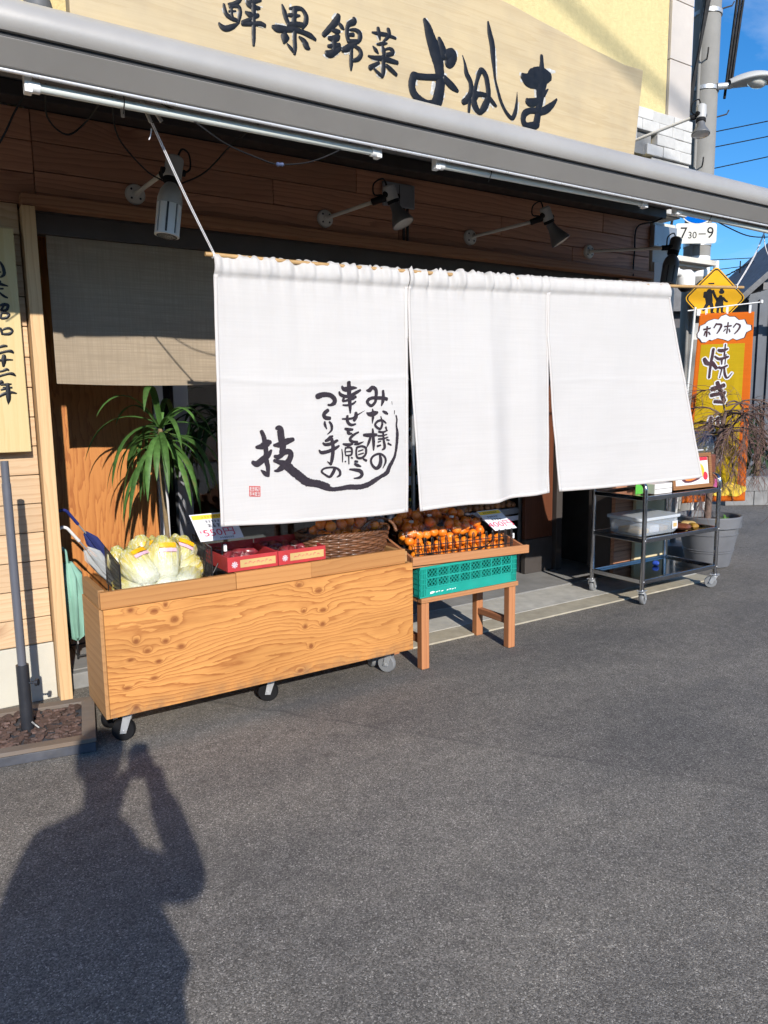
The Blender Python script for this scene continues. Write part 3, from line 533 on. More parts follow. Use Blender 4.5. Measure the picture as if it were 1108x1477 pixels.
for x in (0.1, 2.0, 4.0):
    a = MB(); a.beam((x, 3.84, 3.0), (x+0.55, 3.35, 2.86), 0.05, 0.035); a.beam((x+0.55, 3.35, 2.845), (x+0.1, 2.86, 2.68), 0.045, 0.03); a.build('folding_arm', M_AWN, aw, bevel=0.004)
for x in (AX0-0.008, AX1): extra = MB().prism([(2.66, 2.55), (2.86, 2.55), (2.88, 2.78), (2.66, 2.76)], lambda a, c, t: (t, a, c), x, x+0.008).build('end_plate', M_AWN, aw, bevel=0.002)
for x in (0.6, 2.05, 3.7): MB().box(x-0.02, x+0.02, 2.79, 2.845, 2.57, 2.60).build('tube_bracket', M_AWN, aw, bevel=0.002)
# light rail under the awning and three fluorescent tubes
rail = MB().box(AX0, 5.2, 2.885, 2.93, 2.590, 2.62).build('cable_tray', M_AWNF, bevel=0.003, label='dark grey cable tray running under the awning behind the tubes', cat='cable tray')
M_TUBE = MAT('tube_glass', (0.64, 0.67, 0.62), 0.35, var=0.04)
for x0, x1, z0, z1, lab in ((0.459, 1.805, 2.526, 2.534, 'white fluorescent tube under the left of the awning above the hanging string'), (2.114, 3.528, 2.534, 2.544, 'white fluorescent tube under the middle of the awning'), (3.80, 5.12, 2.540, 2.524, 'white fluorescent tube under the right end of the awning')):
    t_ = thing('fluorescent_tube', lab, 'tube light', ((x0+x1)/2, 2.80, 2.51), 'tube lights under the awning')
    MB().cyl((x0+0.03, 2.80, z0), (x1-0.03, 2.80, z1), 0.0145, n=16).build('tube', M_TUBE, t_, smooth=40)
    for xe, ze, sg_ in ((x0, z0, 1), (x1, z1, -1)):
        MB().cyl((xe, 2.80, ze), (xe+0.035*sg_, 2.80, ze), 0.0195, n=14).build('end_cap', M_WHITE, t_, smooth=40)
        MB().box(xe-0.012, xe+0.012, 2.784, 2.822, ze-0.022, ze+0.035).build('holder', M_WHITE, t_, bevel=0.003)
    MB().tube(catmull([(x0+0.3, 2.805, z0+0.045), (x0+0.3, 2.778, z0+0.01), (x0+0.3, 2.792, z0-0.02), (x0+0.3, 2.80, z0-0.03)], 4), 0.002, 5).build('clip', M_BLACK, t_)
# ------------------------------------------------------------------ cables
def cable(pts, r, lab, mat=None, n=6, extra=None, cat='cable', name='cable', group=None):
    return MB().tube(catmull(pts, n), r, 6).build(name, mat or M_BLACK, label=lab, cat=cat, smooth=60, group=group)
cable([(0.30, 3.2, 2.28), (0.402, 3.1, 2.429), (0.455, 3.05, 2.531), (0.502, 2.95, 2.60)], 0.0035, 'black cable dropping off the left edge below the awning')
cable([(0.525, 2.86, 2.565), (0.557, 3.05, 2.526), (0.626, 3.1, 2.493), (0.69, 3.1, 2.538), (0.725, 2.9, 2.58)], 0.0035, 'short black cable loop hanging under the left end of the first tube')
cable([(0.745, 2.88, 2.575), (0.841, 3.2, 2.55), (1.0, 3.4, 2.50), (1.11, 3.52, 2.50)], 0.0035, 'black cable running from the awning down to the left side of the first lamp')
cable([(1.20, 3.52, 2.50), (1.27, 3.4, 2.53), (1.32, 3.2, 2.60), (1.31, 2.9, 2.59)], 0.0035, 'black cable rising from the first lamp up to the awning on its right')
cable([(0.884, 2.83, 2.572), (0.996, 2.80, 2.524), (1.126, 2.80, 2.461), (1.265, 2.80, 2.428), (1.346, 2.80, 2.42), (1.475, 2.80, 2.447), (1.604, 2.80, 2.507), (1.688, 2.81, 2.563)], 0.003, 'long thin black cable sagging under the first tube with a blue taped joint')
MB().lathe([(0.002, -0.018), (0.008, -0.012), (0.006, 0), (0.008, 0.012), (0.002, 0.018)], (1.35, 2.80, 2.42), (1, 0, 0.1), 10).build('cable_joint', MAT('blue_tape', (0.05, 0.07, 0.14), 0.5), smooth=50, label='small blue taped joint on the thin sagging cable', cat='cable joint')
cable([(3.88, 2.83, 2.57), (4.066, 2.80, 2.548), (4.31, 2.80, 2.504), (4.53, 2.80, 2.479), (4.78, 2.80, 2.502), (5.1, 2.82, 2.57)], 0.0035, 'black cable sagging below the right end tube against the sky')
cable([(5.16, 3.92, 2.885), (5.12, 3.97, 2.86), (4.987, 4.02, 2.817), (4.973, 4.026, 2.635), (4.964, 4.026, 2.52), (4.91, 3.98, 2.44)], 0.006, 'thick black cable running down the wood beside the rightmost lamp')

# ------------------------------------------------------------------ wall lamps
M_LGREY = MAT('lamp_grey', (0.42, 0.42, 0.41), 0.5, var=0.06); M_LPALE = MAT('lamp_flange_paint', (0.60, 0.57, 0.51), 0.55, var=0.08, dirt=0.2)
M_FROST = MAT('frosted_diffuser', (0.66, 0.66, 0.64), 0.4, var=0.05); M_FIN = MAT('dark_slot', (0.03, 0.03, 0.035), 0.5); M_LENS = MAT('lamp_lens', (0.62, 0.60, 0.55), 0.15, var=0.1, vs=40, bump=0.2, bs=150, coat=0.6)
M_LDARK = MAT('lamp_charcoal', (0.12, 0.123, 0.128), 0.45, var=0.08)
def wall_lamp(lab, fl_, joint, top_, col_, tip, kind, body, group='lamps on arms along the shopfront'):
    fl_, joint, top_, col_, tip = map(Vector, (fl_, joint, top_, col_, tip))
    t = thing('wall_lamp', lab, 'lamp', fl_, group)
    nrm = Vector((0, -1, 0))
    MB().lathe([(0.05, 0), (0.05, 0.012), (0.044, 0.02), (0.018, 0.022), (0.014, 0.035)], fl_+Vector((0, 0.004, 0)), nrm, 24).build('flange', M_LPALE, t, smooth=35)
    for k in range(4):
        a = R(45+90*k); p = fl_+Vector((0.031*math.cos(a), -0.0165, 0.031*math.sin(a))); MB().cyl(p, p+nrm*0.003, 0.0055, n=10).build('screw', M_FIN, t)
    MB().cyl(fl_+nrm*0.02, joint, 0.0105, n=12).build('arm', M_LPALE, t, smooth=40)
    ax = (col_-top_).normalized(); sx_ = 0.041 if kind == 'led' else 0.034
    mid = top_.lerp(col_, 0.55)
    jm = MB(); jm.cyl(joint, mid, 0.018, 0.02, 10); u_, w_ = frame_axes(ax); jm.cyl(mid-Vector((1, 0, 0))*(sx_+0.014), mid+Vector((1, 0, 0))*(sx_+0.014), 0.015, n=10); jm.build('joint', M_BLACK, t, smooth=40)
    L = (col_-top_).length
    MB().lathe([(sx_*0.75, 0), (sx_*0.96, 0.008), (sx_, 0.02), (sx_, L*0.78), (sx_*0.92, L*0.8)], top_, ax, 22).build('socket', body, t, smooth=35)
    MB().lathe([(sx_*0.9, L*0.8), (sx_*0.97, L*0.83), (sx_*0.97, L*0.97), (sx_*0.7, L)], top_, ax, 22).build('collar', M_BLACK, t, smooth=35)
    B = (tip-col_).length; bx = (tip-col_).normalized()
    if kind == 'led':
        bulb = MB().lathe([(0.024, 0.0), (0.030, 0.008), (0.047, B*0.14), (0.056, B*0.30), (0.057, B*0.40)], col_, bx, 26).build('bulb_cap', body, t, smooth=30)
        MB().lathe([(0.050, B*0.40), (0.050, B*0.97), (0.046, B)], col_, bx, 24).build('bulb_core', M_FIN, t, smooth=30)
        u_, w_ = frame_axes(bx)
        for k in range(8):
            a0 = 2*math.pi*k/8; m_ = MB(); n_ = 5
            for h_ in (B*0.405, B*0.96):
                for q in range(n_):
                    a = a0+(q/(n_-1)-0.5)*0.60; m_.v.append(col_+bx*h_+(u_*math.cos(a)+w_*math.sin(a))*0.0555)
                for q in range(n_):
                    a = a0+(q/(n_-1)-0.5)*0.60; m_.v.append(col_+bx*h_+(u_*math.cos(a)+w_*math.sin(a))*0.0502)
            for q in range(n_-1): m_.f += [(q, q+1, 2*n_+q+1, 2*n_+q), (n_+q, 3*n_+q, 3*n_+q+1, n_+q+1)]
            m_.f += [(0, 2*n_, 3*n_, n_), (n_-1, 2*n_-1, 4*n_-1, 3*n_-1), tuple(range(n_))+tuple(range(2*n_-1, n_-1, -1)), tuple(range(2*n_, 3*n_))+tuple(range(4*n_-1, 3*n_-1, -1))]
            m_.build('light_strip', M_FROST if body is M_LGREY else M_LDARK, bulb)
        MB().lathe([(0.056, B*0.955), (0.056, B*0.985), (0.040, B*1.0)], col_, bx, 24).build('end_ring', M_FROST if body is M_LGREY else M_LDARK, bulb, smooth=30)
    else:
        rf = MB().lathe([(0.026, 0.0), (0.028, B*0.25), (0.036, B*0.45), (0.055, B*0.78), (0.062, B*0.93), (0.061, B)], col_, bx, 28).build('reflector', body if body is M_LIP else M_LDARK, t, smooth=35)
        MB().lathe([(0.060, B*0.985), (0.050, B*1.03), (0.02, B*1.06), (0.002, B*1.065)], col_, bx, 28).build('lens', M_LENS, rf, smooth=50)
    MB().tube(catmull([top_+Vector((0.01, 0, -0.002)), top_+Vector((0.03, -0.01, 0.035)), top_+Vector((0.065, 0, 0.02)), top_+Vector((0.07, 0.01, -0.04)), mid+Vector((0.045, 0.01, 0))] if kind == 'led' and body is M_LGREY else [top_+Vector((-0.01, 0, -0.002)), top_+Vector((-0.035, 0, 0.03)), top_+Vector((-0.085, 0.01, 0.0)), top_+Vector((-0.08, 0.02, -0.05)), mid+Vector((-0.05, 0.02, 0))], 6), 0.0045, 6).build('lamp_wire', M_BLACK, t, smooth=60)
    return t
wall_lamp('leftmost wall lamp with grey caged LED bulb on the dark wood', (1.128, 4.036, 2.558), (1.13, 3.60, 2.545), (1.185, 3.55, 2.62), (1.160, 3.55, 2.50), (1.124, 3.545, 2.262), 'led', M_LGREY)
wall_lamp('second wall lamp from left with round floodlight bulb beside grey cover plate', (2.225, 4.036, 2.566), (2.29, 3.62, 2.575), (2.352, 3.55, 2.655), (2.385, 3.545, 2.565), (2.415, 3.50, 2.452), 'flood', M_LGREY)
wall_lamp('third wall lamp from left with round floodlight bulb over the middle curtain', (3.322, 4.036, 2.572), (3.46, 3.61, 2.60), (3.518, 3.55, 2.685), (3.562, 3.545, 2.592), (3.622, 3.50, 2.478), 'flood', M_LGREY)
wall_lamp('rightmost wall lamp with dark caged LED bulb behind the curtain top', (4.462, 4.036, 2.586), (4.72, 3.58, 2.56), (4.838, 3.55, 2.635), (4.80, 3.55, 2.515), (4.75, 3.545, 2.30), 'led', M_LDARK)
wall_lamp('grey floodlight on a long arm beside the right end of the sign', (4.70, 4.0, 3.35), (4.87, 3.50, 3.435), (4.93, 3.46, 3.52), (4.915, 3.45, 3.40), (4.905, 3.44, 3.315), 'flood', M_LGREY, group='lamps lighting the sign')
wall_lamp('white lamp fitting on the wall at the top left of the sign', (0.70, 4.055, 3.42), (0.70, 3.82, 3.40), (0.70, 3.80, 3.47), (0.70, 3.79, 3.36), (0.70, 3.86, 3.25), 'flood', M_WHITE, group='lamps lighting the sign')
# ------------------------------------------------------------------ white split curtain on its bamboo pole
def cloth_mat(name, c, weave=900, transl=0.25, slub=0.08, bump=0.25):
    t = NT(name); v = t.tc.outputs['Object']
    a = t.noise(t.map(v, scale=(6, 6, 260)), 1.0, 3); b = t.noise(t.map(v, scale=(130, 130, 4)), 1.0, 3); s1 = t.noise(t.map(v, scale=(3.5, 3.5, 110)), 1.0, 3, 0.6)
    col = t.mix(t.rng(s1, 0.35, 0.65), mul(c, 1-slub), mul(c, 1+slub)); col = t.mix(t.rng(t.noise(v, 2.2, 4), 0.35, 0.7, 0, 0.5), col, mul(c, 0.95))
    col = t.mix(t.rng(b, 0.35, 0.65, 0, min(0.8, slub*3.5)), col, mul(c, 0.8))
    t.base(col); t.rough(0.92); t.b.inputs['Specular IOR Level'].default_value = 0.15
    t.bump(t.math('ADD', t.math('ADD', a, b), s1), bump, 0.0012)
    tr = t.n('ShaderNodeBsdfTranslucent'); t.l(col, tr.inputs[0]); mx = t.n('ShaderNodeMixShader'); mx.inputs[0].default_value = transl
    t.l(t.b.outputs[0], mx.inputs[1]); t.l(tr.outputs[0], mx.inputs[2]); t.l(mx.outputs[0], t.out.inputs[0]); return t.m
M_NOREN = cloth_mat('white_linen', (0.74, 0.72, 0.70), transl=0.38, slub=0.02, bump=0.3)
M_HEM = cloth_mat('white_linen_hem', (0.70, 0.665, 0.635), transl=0.22, slub=0.02)
M_INKC = MAT('dark_print', (0.018, 0.012, 0.019), 0.85, var=0.2, vs=40); M_SEAL = MAT('red_seal_print', (0.50, 0.035, 0.035), 0.85, var=0.2)
M_BAMB = MAT('bamboo', (0.42, 0.26, 0.11), 0.45, var=0.15, vs=14)
RA, RB = Vector((1.169, 3.12, 2.118)), Vector((4.735, 2.968, 2.208))
def rodp(t): return RA.lerp(RB, t)+Vector((0, 0, -0.028*4*t*(1-t)))
bp = thing('bamboo_pole', 'thin bamboo pole that carries the white split curtain', 'pole', RA)
MB().tube([rodp(-0.006+1.012*i/40) for i in range(41)], 0.0095, 10).build('cane', M_BAMB, bp, smooth=60)
for i in range(13): MB().lathe([(0.0098, -0.003), (0.0112, 0), (0.0098, 0.003)], rodp(i/12), RB-RA, 10).build('node', M_BAMB, bp, smooth=60)
TL, TR, BL, BR = Vector((1.17980, 3.12, 2.10520)), Vector((2.13986, 3.075, 2.11821)), Vector((1.14657, 3.07, 0.97056)), Vector((2.10977, 3.05, 0.95148))
T3, B3 = Vector((3.042, 3.032, 2.143)), Vector((3.078, 3.02, 0.974))
T4, B4 = Vector((4.022, 2.998, 2.176)), Vector((4.366, 2.955, 0.984))
BL2, BL3 = Vector((2.191, 3.05, 0.946)), Vector((3.150, 3.01, 0.976))
def slit(top, bot, v, k=0.27):
    p = top.lerp(bot, v); s_ = max(0, (v-k)/(1-k)); p.x = top.x+(bot.x-top.x)*s_; return p
PAN = [(lambda v: TL.lerp(BL, v), lambda v: TR.lerp(BR, v)), (lambda v: slit(TR, BL2, v), lambda v: T3.lerp(B3, v)), (lambda v: slit(T3, BL3, v), lambda v: T4.lerp(B4, v))]
def ruff(x, k): # gathers on the sleeve, tight in the middle, smooth at the right
    return (math.sin(x*61+1.3*math.sin(x*17))+0.6*math.sin(x*113+2+math.sin(x*31)))*k
def S(p, u, v, thick=0.0):
    L, Rr = PAN[p]; a = L(v).lerp(Rr(v), u); x = a.x
    k = (0.0075, 0.010, 0.0022)[p]*(1.0 if p != 1 else 1.15-0.75*max(0, (u-0.45)/0.55))
    top_ = math.exp(-(v/0.075)**2)
    dy = ruff(x, k)*max(top_, 0.10*math.exp(-v*3.0))
    if v < 0.062: dy -= 0.018*math.sin(math.pi*min(1, v/0.062))**0.6          # sleeve round the pole
    dz = 0.0
    if v < 0.02: dz = abs(ruff(x+0.3, k*0.9))*(1-v/0.02)+0.012*(1-v/0.02)
    am = min(1, v*1.6)
    if p == 0: dy += am*(0.013*math.sin(u*5.2+0.4)+0.008*math.sin(u*11+v*1.5))-0.010*math.exp(-((u-0.22)/0.05)**2)*(1-v)**2+0.010*math.exp(-((u-0.42)/0.05)**2)*(1-v)**2-0.0035*math.exp(-((v-0.44-0.012*math.sin(u*4))/0.007)**2)
    if p == 1:
        dy += (0.25+0.75*am)*(-0.030*math.exp(-((u-0.50-0.03*v)/0.085)**2)+0.024*math.exp(-((u-0.70)/0.09)**2)-0.012*math.exp(-((u-0.88)/0.07)**2)+0.010*math.sin(u*7))
        dz -= 0.006*math.exp(-((u-0.50)/0.12)**2)*v*v
    if p == 2: dy += -0.0014*math.exp(-((v-0.47+0.01*math.sin(u*5))/0.009)**2)-0.0009*math.exp(-((v-0.78)/0.009)**2)+am*(0.020*math.sin(u*3.6+0.5)*v+0.006*math.sin(u*9+v*3))
    dy += 0.0045*v*mnoise.noise(Vector((x*4+v*2, v*5-x, 3+p)))+0.0018*mnoise.noise(Vector((x*9, v*11, p*5.0)))+0.0045*mnoise.noise(Vector((x*2.5, v*3, 9+p)))
    zb = 0.010*math.sin(math.pi*u)*v*v*(1 if p != 1 else 0.2)
    return a+Vector((0, dy-thick, dz-zb))
nr = thing('split_curtain', 'white split shop curtain with three panels and a dark brushed Japanese slogan', 'curtain', RA)
for p in range(3):
    o = MB().grid(150, 110, lambda u, v: S(p, u, v)).build('curtain_panel', M_NOREN, nr, smooth=60)
    m_ = o.modifiers.new('cloth', 'SOLIDIFY'); m_.thickness = 0.0016; m_.offset = 1 if False else 0
    W_ = (PAN[p][1](0)-PAN[p][0](0)).length; hu = 0.016/W_; hv = 0.018/1.15
    h_ = MB()
    h_.grid(2, 80, lambda a, b: S(p, a*hu, 0.06+0.94*b, 0.0016)); h_.grid(2, 80, lambda a, b: S(p, 1-a*hu, 0.06+0.94*b, 0.0016)); h_.grid(80, 2, lambda a, b: S(p, hu+(1-2*hu)*a, 1-b*hv, 0.0017))
    hm = h_.build('hem', M_HEM, o, smooth=60); m_ = hm.modifiers.new('cloth', 'SOLIDIFY'); m_.thickness = 0.0012; m_.offset = 0
    if p < 2:
        sm = MB().grid(2, 30, lambda a, b: (S(p, 1-0.017/W_*(1-a), 0.06+0.21*b, 0.003) if True else 0)).build('seam_tape', M_HEM, o, smooth=60)
W1, H1 = 0.9624, 1.1518
def on_noren(a, c, h):   # a, c: metres along the panel / down it (c negative)
    return S(0, a/W1, -c/H1, 0.0016+h)
for lst, mat, nm in ((NOREN_TEXT, M_INKC, 'character'), (NOREN_SEAL, M_SEAL, 'seal_mark')):
    for key, sts in lst:
        ss = [[q for i in range(0, len(s_), 3) for q in (s_[i]*W1, -s_[i+1]*H1, s_[i+2])] for s_ in sts]
        ink(MB(), ss, on_noren, 0.0010, 0, step=0.00022, rnd=random.Random(key+'n'), jit=0.10 if key == 'sweep' else 0.05, n=10 if key == 'sweep' else 6).build(nm, mat, nr)
M_STR = MAT('white_cord', (0.75, 0.74, 0.75), 0.7, var=0.1, vs=60)
def cord(pts, lab, r=0.0022):
    t = thing('cord', lab, 'cord', pts[0], 'cords holding the curtain pole'); p = catmull(pts, 5)
    MB().tube(p, r, 6).build('strand', M_STR, t); MB().tube([q+Vector((0.006, -0.002, -0.001)) for q in p], r, 6).build('strand', M_STR, t); return t
LS = Vector((0.884, 2.90, 2.52))
cd = cord([LS, LS.lerp(RA, 0.5)+Vector((0.006, 0, -0.006)), RA+Vector((0.012, -0.004, 0.004))], 'white cord tying the left end of the curtain pole up to the awning')
MB().tube(catmull([LS+Vector((0, 0, -0.02)), LS+Vector((-0.006, -0.008, -0.045)), LS+Vector((-0.012, -0.004, -0.062))], 4), 0.0025, 5).build('knot_tail', M_STR, cd)
MB().loopt([rodp(0.003)+Vector((0, math.cos(a)*0.013, math.sin(a)*0.013)) for a in [i*math.pi/5 for i in range(10)]], 0.003, 5).build('knot', M_STR, cd)
RS = Vector((4.80, 2.85, 2.60))
cd2 = cord([RS, RS.lerp(RB, 0.5), RB+Vector((-0.06, -0.003, 0.004))], 'white cord tying the right end of the curtain pole up to the awning')
MB().tube(catmull([RS+Vector((-0.03, 0, -0.08)), RS+Vector((-0.035, -0.01, -0.14)), RS+Vector((0.0, -0.01, -0.19)), RS+Vector((0.06, 0, -0.22))], 5), 0.003, 5).build('loose_end', M_STR, cd2)
MB().loopt([RB+Vector((-0.06, math.cos(a)*0.013, math.sin(a)*0.013)) for a in [i*math.pi/5 for i in range(10)]], 0.003, 5).build('knot', M_STR, cd2)
br = thing('awning_hook', 'grey hooks under the awning that hold the left curtain cord', 'hook', LS)
for pa, pb in (((-0.10, 0.0, 0.05), (-0.10, 0.0, 0.0)), ((-0.03, 0, 0.07), (0.0, 0, 0.0)), ((0.01, 0, 0.05), (0.04, 0, 0.01))): MB().beam(LS+Vector(pa), LS+Vector(pb), 0.012, 0.012, (0, 1, 0)).build('prong', M_LGREY, br, bevel=0.002)
# ------------------------------------------------------------------ beige curtain in the doorway
M_LINEN = cloth_mat('beige_linen', (0.44, 0.36, 0.265), transl=0.32, slub=0.16, bump=0.5)
bc = thing('beige_curtain', 'coarse beige linen half curtain hung inside the left doorway', 'curtain', (1.1, 4.12, 2.36))
MB().cyl((0.665, 4.125, 2.372), (1.66, 4.125, 2.372), 0.010, n=12).build('rod', M_ALUG, bc, smooth=50)
def SB(u, v): return (0.703+u*(0.90), 4.118+0.010*v*math.sin(u*9)+0.003*mnoise.noise(Vector((u*6, v*6, 2)))-0.014*math.sin(math.pi*min(1, v/0.04)) * (v < 0.04), 2.386-(0.775+0.010*math.sin(u*3))*v)
o = MB().grid(60, 60, SB).build('cloth', M_LINEN, bc, smooth=60); m_ = o.modifiers.new('cloth', 'SOLIDIFY'); m_.thickness = 0.002
h_ = MB(); h_.grid(2, 40, lambda a, b: Vector(SB(a*0.014, b))-Vector((0, 0.003, 0))); h_.grid(40, 2, lambda a, b: Vector(SB(0.014+a*0.986, 1-b*0.02))-Vector((0, 0.003, 0)))
h_.build('hem', M_LINEN, o, smooth=60)

# ------------------------------------------------------------------ plywood wagon
KN = [(0.776, 0.624), (0.877, 0.605), (0.927, 0.624), (0.964, 0.551), (0.791, 0.482), (0.918, 0.459), (0.837, 0.43), (0.987, 0.421), (0.763, 0.404), (0.883, 0.372), (0.859, 0.301), (0.741, 0.281), (0.773, 0.185), (1.583, 0.617), (1.69, 0.573), (1.604, 0.482), (1.712, 0.469), (1.609, 0.402), (1.707, 0.398), (1.639, 0.295), (1.577, 0.182)]
OV = [(2.09, 0.442, 0.20, 0.07, 3.2), (2.106, 0.266, 0.22, 0.06, 3.0), (1.241, 0.258, 0.26, 0.06, 3.0), (1.311, 0.48, 0.22, 0.05, 2.2), (1.797, 0.395, 0.14, 0.05, 1.8), (0.86, 0.40, 0.24, 0.16, 2.0), (1.64, 0.44, 0.16, 0.16, 2.0)]
WX, WY = 1.46, 3.40
rk = random.Random(5)
knots = [(a-WX, c, 0.021*rk.uniform(.8, 1.5), 0.017*rk.uniform(.8, 1.3), rk.choice((1.4, 2.0, -1.4))) for a, c in KN]+[(a-WX, c, s1, s2, am) for a, c, s1, s2, am in OV]
M_PLYF = WOOD('wagon_plywood', (0.61, 0.29, 0.085), (0.28, 0.085, 0.018), 'X', k=40, wob=2.2, knots=knots, rough=0.55, contrast=1.1, scuff=0.35, fine=0.34, rnd=False, stretch=0.22)
M_RAIL = WOOD('pale_rail_wood', (0.47, 0.225, 0.075), (0.31, 0.12, 0.035), 'X', k=34, wob=0.9, rough=0.55, contrast=0.55, fine=0.25)
M_PLYE = WOOD('plywood_side', (0.40, 0.22, 0.09), (0.24, 0.11, 0.04), 'Y', k=26, wob=1.2, rough=0.6, contrast=0.6, face='YZ')
M_ZINC = MAT('zinc_plate', (0.50, 0.51, 0.52), 0.42, 0.55, var=0.08, vs=30); M_TYRE = MAT('black_tyre', (0.010, 0.010, 0.011), 0.6, spec=0.15); M_TYREG = MAT('grey_tyre', (0.20, 0.205, 0.21), 0.5); M_HUBW = MAT('white_hub', (0.55, 0.56, 0.57), 0.4, var=0.06)
wg = thing('display_wagon', 'long plywood display wagon on castors in front of the shop', 'wagon', (WX, WY, 0))
MB().box(0.664, 2.262, 3.22, 3.238, 0.158, 0.640).build('front_panel', M_PLYF, wg, bevel=0.0015, label='sunlit plywood front with knots and wavy grain')
MB().box(0.650, 0.668, 3.240, 3.58, 0.150, 0.640).build('side_panel', M_PLYE, wg, bevel=0.0015); MB().box(2.246, 2.264, 3.240, 3.58, 0.158, 0.640).build('side_panel', M_PLYE, wg, bevel=0.0015)
MB().box(0.672, 2.244, 3.562, 3.58, 0.158, 0.640).build('rear_panel', M_PLYE, wg); MB().box(0.672, 2.244, 3.242, 3.56, 0.60, 0.620).build('deck', M_PLYE, wg); MB().box(0.672, 2.244, 3.242, 3.56, 0.162, 0.182).build('bottom', M_PLYE, wg)
for a, b in ((0.656, 1.262), (1.264, 1.655), (1.657, 2.222)):
    MB().box(a, b, 3.226+0.004*(a > 1.3), 3.252, 0.642, 0.716+0.003*(a > 1.2)).build('rail', M_RAIL, wg, bevel=0.002)
MB().box(0.654, 0.680, 3.255, 3.575, 0.642, 0.722).build('rail', M_PLYE, wg, bevel=0.002); MB().box(2.225, 2.25, 3.255, 3.575, 0.642, 0.70).build('rail', M_PLYE, wg, bevel=0.002)
def caster(root, x, y, zt, rw, ang, tyre, hubm):
    """zt: height of the mounting plate underside; local to root's world frame"""
    Rm = Matrix.Translation((x, y, 0)) @ Matrix.Rotation(R(ang), 4, 'Z'); cx = -0.028
    m = MB(); m.box(-0.035, 0.035, -0.03, 0.03, zt-0.004, zt, Rm); m.cyl(Rm @ Vector((0, 0, zt-0.022)), Rm @ Vector((0, 0, zt-0.004)), 0.022, n=16)
    for s_ in (-1, 1):
        y0, y1 = s_*(rw*0.36+0.004), s_*(rw*0.36+0.007)
        poly = [(-0.02, zt-0.02), (0.02, zt-0.02), (cx+0.014, rw-0.012), (cx-0.014, rw-0.012)]
        m.prism(poly, lambda a, c, t: Rm @ Vector((a, t, c)), y0, y1)
    m.box(-0.021, 0.021, -(rw*0.36+0.007), rw*0.36+0.007, zt-0.024, zt-0.019, Rm)
    c = m.build('caster', M_ZINC, root, bevel=0.0012)
    ax = (Rm.to_3x3() @ Vector((0, 1, 0))); cen = Rm @ Vector((cx, 0, rw)); hw = rw*0.34
    MB().lathe([(rw*0.62, -hw), (rw*0.9, -hw), (rw*0.985, -hw*0.6), (rw, 0), (rw*0.985, hw*0.6), (rw*0.9, hw), (rw*0.62, hw)], cen, ax, 26).build('wheel', tyre, c, smooth=35)
    MB().lathe([(rw*0.10, -hw*1.18), (rw*0.30, -hw*1.15), (rw*0.34, -hw*0.7), (rw*0.60, -hw*0.8), (rw*0.60, hw*0.8), (rw*0.34, hw*0.7), (rw*0.30, hw*1.15), (rw*0.10, hw*1.18)], cen, ax, 20).build('hub', hubm, c, smooth=35)
    MB().cyl(cen-ax*(rw*0.36+0.012), cen+ax*(rw*0.36+0.012), 0.006, n=10).build('axle', M_ZINC, c)
caster(wg, 0.765, 3.32, 0.157, 0.052, -25, M_TYRE, M_TYRE); caster(wg, 1.49, 3.36, 0.157, 0.052, -30, M_TYRE, M_TYRE); caster(wg, 2.20, 3.345, 0.157, 0.052, -60, M_TYREG, M_HUBW)
caster(wg, 0.75, 3.52, 0.157, 0.052, 30, M_TYRE, M_TYRE); caster(wg, 2.17, 3.52, 0.157, 0.052, 80, M_TYREG, M_HUBW)

# ------------------------------------------------------------------ napa cabbages
def cabbage_mat():
    t = NT('napa_leaf'); v = t.tc.outputs['Object']; sep = t.n('ShaderNodeSeparateXYZ'); t.l(v, sep.inputs[0])
    h = t.math('ADD', sep.outputs['Z'], t.math('MULTIPLY', t.noise(v, 24, 4), 0.06))
    col = t.ramp(t.rng(h, 0.0, 0.27), [(0, (0.66, 0.67, 0.58)), (0.30, (0.66, 0.67, 0.50)), (0.60, (0.62, 0.56, 0.17)), (0.85, (0.60, 0.46, 0.05)), (1.0, (0.52, 0.47, 0.10))])
    vein = t.noise(t.map(v, scale=(70, 70, 7)), 1.0, 5, 0.65, 1.2); col = t.mix(t.rng(vein, 0.46, 0.62, 0, 0.85), col, (0.70, 0.70, 0.60)); col = t.mix(t.rng(t.noise(v, 38, 4, 0.6, 2.0), 0.54, 0.68, 0, 0.3), col, (0.44, 0.47, 0.16))
    gr = t.noise(v, 9, 3, w=t.math('MULTIPLY', t.rand(), 20)); col = t.mix(t.rng(gr, 0.52, 0.75, 0, 0.4), col, (0.42, 0.50, 0.22))
    t.base(col); t.rough(0.38); t.b.inputs['Subsurface Weight'].default_value = 0.08; t.b.inputs['Subsurface Radius'].default_value = (0.01, 0.01, 0.004); t.b.inputs['Coat Weight'].default_value = 0.35; t.b.inputs['Coat Roughness'].default_value = 0.2
    t.bump(t.math('ADD', vein, t.math('MULTIPLY', t.noise(v, 55, 4, 0.6, 1.5), 0.9)), 0.9, 0.006); return t.m
M_NAPA = cabbage_mat()
M_STKY = MAT('orange_sticker', (0.85, 0.42, 0.01), 0.3, var=0.15, vs=60); M_STKP = MAT('pink_label', (0.70, 0.42, 0.50), 0.3, var=0.1, vs=80)
